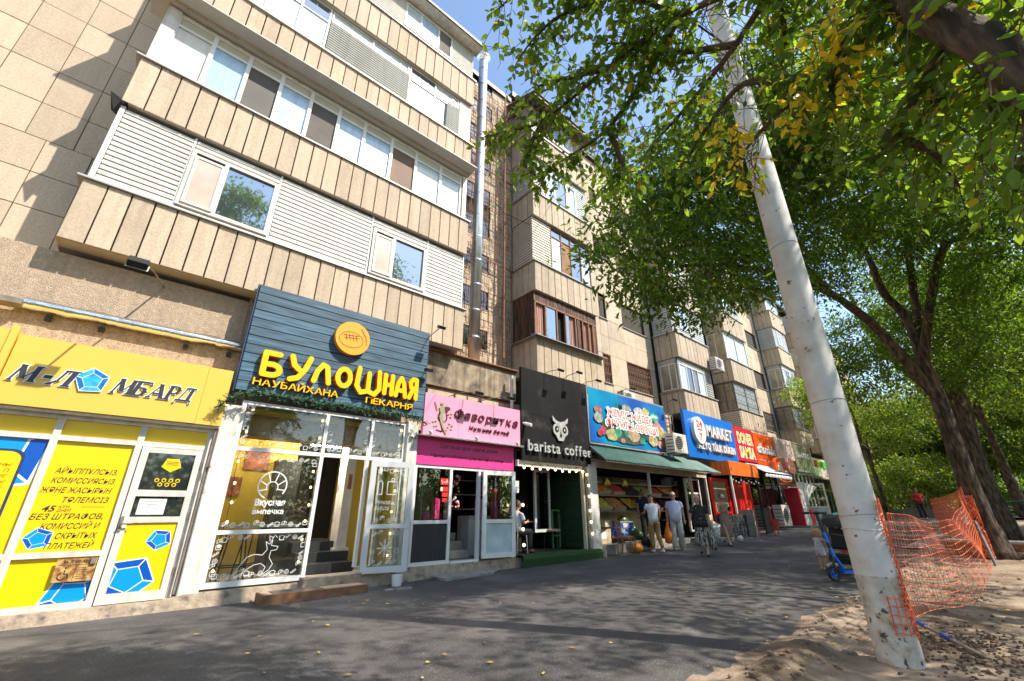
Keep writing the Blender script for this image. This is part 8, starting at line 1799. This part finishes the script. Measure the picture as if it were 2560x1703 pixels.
# 4. man from behind
def dress_k(t, j):
    cloth(t, 'tshirt', P_whitet, [(0, 0, .88, .155, .12), (0, 0, 1.0, .155, .12), (0, 0, 1.18, .175, .13), (0, 0, 1.32, .20, .13), (0, 0, 1.40, .17, .105), (0, 0, 1.45, .08, .07)], [arm_sleeve(j, 'R', .45, .075, .075), arm_sleeve(j, 'L', .45, .075, .075)], seed=6)
    cloth(t, 'trousers', P_khaki, [(0, 0, .82, .14, .12), (0, 0, .92, .15, .12)], [([j['hi'+n_]+Vector((0, 0, -.02)), j['kn'+n_], j['an'+n_]+Vector((0, 0, .05))], [.10, .082, .055]) for n_ in 'RL'], seed=7)
    for n_ in 'RL': shoe(t, j['an'+n_], j['an'+n_]+Vector((0, -.15, 0)), M_white, 'sneaker')
person('man in white t-shirt and khaki trousers seen from behind facing the fruit shelves', (12.95, 8.05, gz(13)), R(150), 1.66, dict(tilt=.4, hd=(0, -.06, 1.57), nt=(0, -.03, 1.50), elL=(.24, -.12, 1.14), wrL=(.20, -.34, 1.15), elR=(-.24, .02, 1.13), wrR=(-.22, -.08, .9), knR=(-.10, .02, .49), anR=(-.13, .14, .09), knL=(.09, -.06, .49), anL=(.09, -.03, .085)), M_skin2, .98, (M_blackhair, 'cap'), dress_k)
# 5. shop assistant in the shade
def dress_n(t, j):
    cloth(t, 'tshirt', P_navy, [(0, 0, .86, .16, .12), (0, 0, 1.18, .18, .13), (0, 0, 1.34, .20, .125), (0, 0, 1.45, .08, .07)], [arm_sleeve(j, 'R', .6), arm_sleeve(j, 'L', .6)], seed=8)
    cloth(t, 'trousers', M_blk2, [(0, 0, .82, .14, .12), (0, 0, .92, .15, .12)], [([j['hi'+n_], j['kn'+n_], j['an'+n_]], [.1, .08, .06]) for n_ in 'RL'], seed=9)
person('shop assistant in a dark navy t-shirt standing in the shade of the grocer shelves', (13.9, 8.95, .36), R(-35), 1.66, {}, M_skin2, 1.0, (M_blackhair, 'short'), dress_n)
# 6. seated coffee drinker
def dress_s(t, j):
    cloth(t, 'shirt', P_whitet, [(0, .02, .50, .17, .14), (0, 0, .66, .17, .13), (0, -.01, .86, .19, .13), (0, -.02, .96, .15, .10), (0, -.03, 1.0, .07, .06)], [arm_sleeve(j, 'R', .7), arm_sleeve(j, 'L', .7)], seed=10)
    cloth(t, 'trousers', M_blk2, [(0, 0, .44, .17, .15), (0, 0, .54, .16, .14)], [([j['hi'+n_], j['kn'+n_], j['an'+n_]], [.1, .085, .065]) for n_ in 'RL'], seed=11)
    for n_ in 'RL': shoe(t, j['an'+n_], j['an'+n_]+Vector((0, -.15, 0)), M_brown, 'shoe')
person('seated person in white top and dark trousers at the small coffee table', (7.95, 8.98, .31), R(95), 1.7, dict(pel=(0, 0, .50), wai=(0, 0, .62), che=(0, -.01, .82), nb=(0, -.03, .98), nt=(0, -.05, 1.05), hd=(0, -.07, 1.13), ht=(0, -.06, 1.21), shR=(-.18, -.01, .955), shL=(.18, -.01, .955), elR=(-.23, -.06, .70), wrR=(-.15, -.28, .74), elL=(.23, -.06, .70), wrL=(.14, -.28, .74), hiR=(-.09, -.03, .48), hiL=(.09, -.03, .48), knR=(-.11, -.42, .50), knL=(.11, -.42, .50), anR=(-.12, -.40, .09), anL=(.12, -.46, .09)), M_skin, 1.0, (M_brownhair, 'bob'), dress_s)
# 7. toddler by the pushchair
P_kid = mat('pale_romper', (.58, .54, .54), .85, c2=(.35, .28, .32), ns=22, thr=(.6, .66))
def dress_c(t, j):
    cloth(t, 'romper', P_kid, [(0, 0, .62, .16, .15), (0, 0, .74, .21, .19), (0, 0, .88, .20, .18), (0, 0, 1.02, .165, .14), (0, 0, 1.18, .17, .13), (0, 0, 1.30, .15, .11), (0, 0, 1.36, .08, .07)], [arm_sleeve(j, 'R', .45, .09, .085), arm_sleeve(j, 'L', .45, .09, .085), ([j['hiR'], j['hiR'].lerp(j['knR'], .55)], [.13, .13]), ([j['hiL'], j['hiL'].lerp(j['knL'], .55)], [.13, .13])], seed=12)
    for n_ in 'RL': shoe(t, j['an'+n_], j['an'+n_]+Vector((0, -.15, 0)), mat('pinkish_shoe', (.6, .42, .38), .6), 'shoe')
    b = B(); b.smooth = True; b.ball(tuple(j['hd']+Vector((0, .0, .07))), (.165, .175, .19), 16, 12); obj('head', b, M_skin, t)
    b = B(); b.smooth = True; h = j['hd']+Vector((0, .02, .10)); b.ball(tuple(h), (.175, .18, .185), 16, 10, wob=.08)
    b.v = [(x, (y if y > h.y-.10 or z > h.z+.09 else h.y-.10), z) for x, y, z in b.v]; b.ball((h.x, h.y+.03, h.z+.2), .035, 8, 5); obj('hair', b, M_blondhair, t)
person('fair haired toddler in a pale romper holding on to the pushchair', (12.0, 3.40, gz(12)), R(62), .80, dict(hd=(0, -.07, 1.47), ht=(0, -.05, 1.6), nt=(0, -.03, 1.42), nb=(0, 0, 1.36), elR=(-.24, -.16, 1.2), wrR=(-.14, -.34, 1.28), elL=(.24, -.16, 1.2), wrL=(.14, -.36, 1.26), shR=(-.16, 0, 1.3), shL=(.16, 0, 1.3), hiR=(-.1, 0, .76), hiL=(.1, 0, .76), knR=(-.11, -.02, .42), knL=(.11, -.02, .42)), M_skin, 1.15, None, dress_c)
# 8. far figures in red
P_redt = mat('red_tshirt', (.55, .015, .02), .8); P_mag = mat('magenta_top', (.5, .02, .15), .8)
def dress_r(m):
    def f(t, j):
        cloth(t, 'tshirt', m, [(0, 0, .86, .17, .13), (0, 0, 1.18, .18, .13), (0, 0, 1.34, .20, .125), (0, 0, 1.45, .08, .07)], [arm_sleeve(j, 'R', .8), arm_sleeve(j, 'L', .8)], seed=13)
        cloth(t, 'trousers', M_blk2, [(0, 0, .82, .15, .12), (0, 0, .92, .16, .12)], [([j['hi'+n_], j['kn'+n_], j['an'+n_]], [.1, .08, .06]) for n_ in 'RL'], seed=14)
    return f
person('distant person in a bright red t-shirt standing beyond the orange net', (35.3, 4.35, gz(35)), R(-70), 1.66, dict(elR=(-.27, .02, 1.14), wrR=(-.12, -.18, 1.1), elL=(.27, .02, 1.14), wrL=(.12, -.2, 1.08)), M_skin2, 1.05, (M_blackhair, 'short'), dress_r(P_redt))
person('farther person in a dark pink top bending forward at the end of the net', (41.5, 1.6, gz(41)), R(-20), 1.66, dict(che=(0, -.16, 1.2), nb=(0, -.26, 1.33), nt=(0, -.30, 1.38), hd=(0, -.36, 1.44), ht=(0, -.38, 1.5), shR=(-.18, -.22, 1.3), shL=(.18, -.22, 1.3), elR=(-.22, -.34, 1.08), elL=(.22, -.34, 1.08), wrR=(-.15, -.5, 1.0), wrL=(.15, -.5, 1.0)), M_skin2, 1.0, (M_blackhair, 'bob'), dress_r(P_mag))
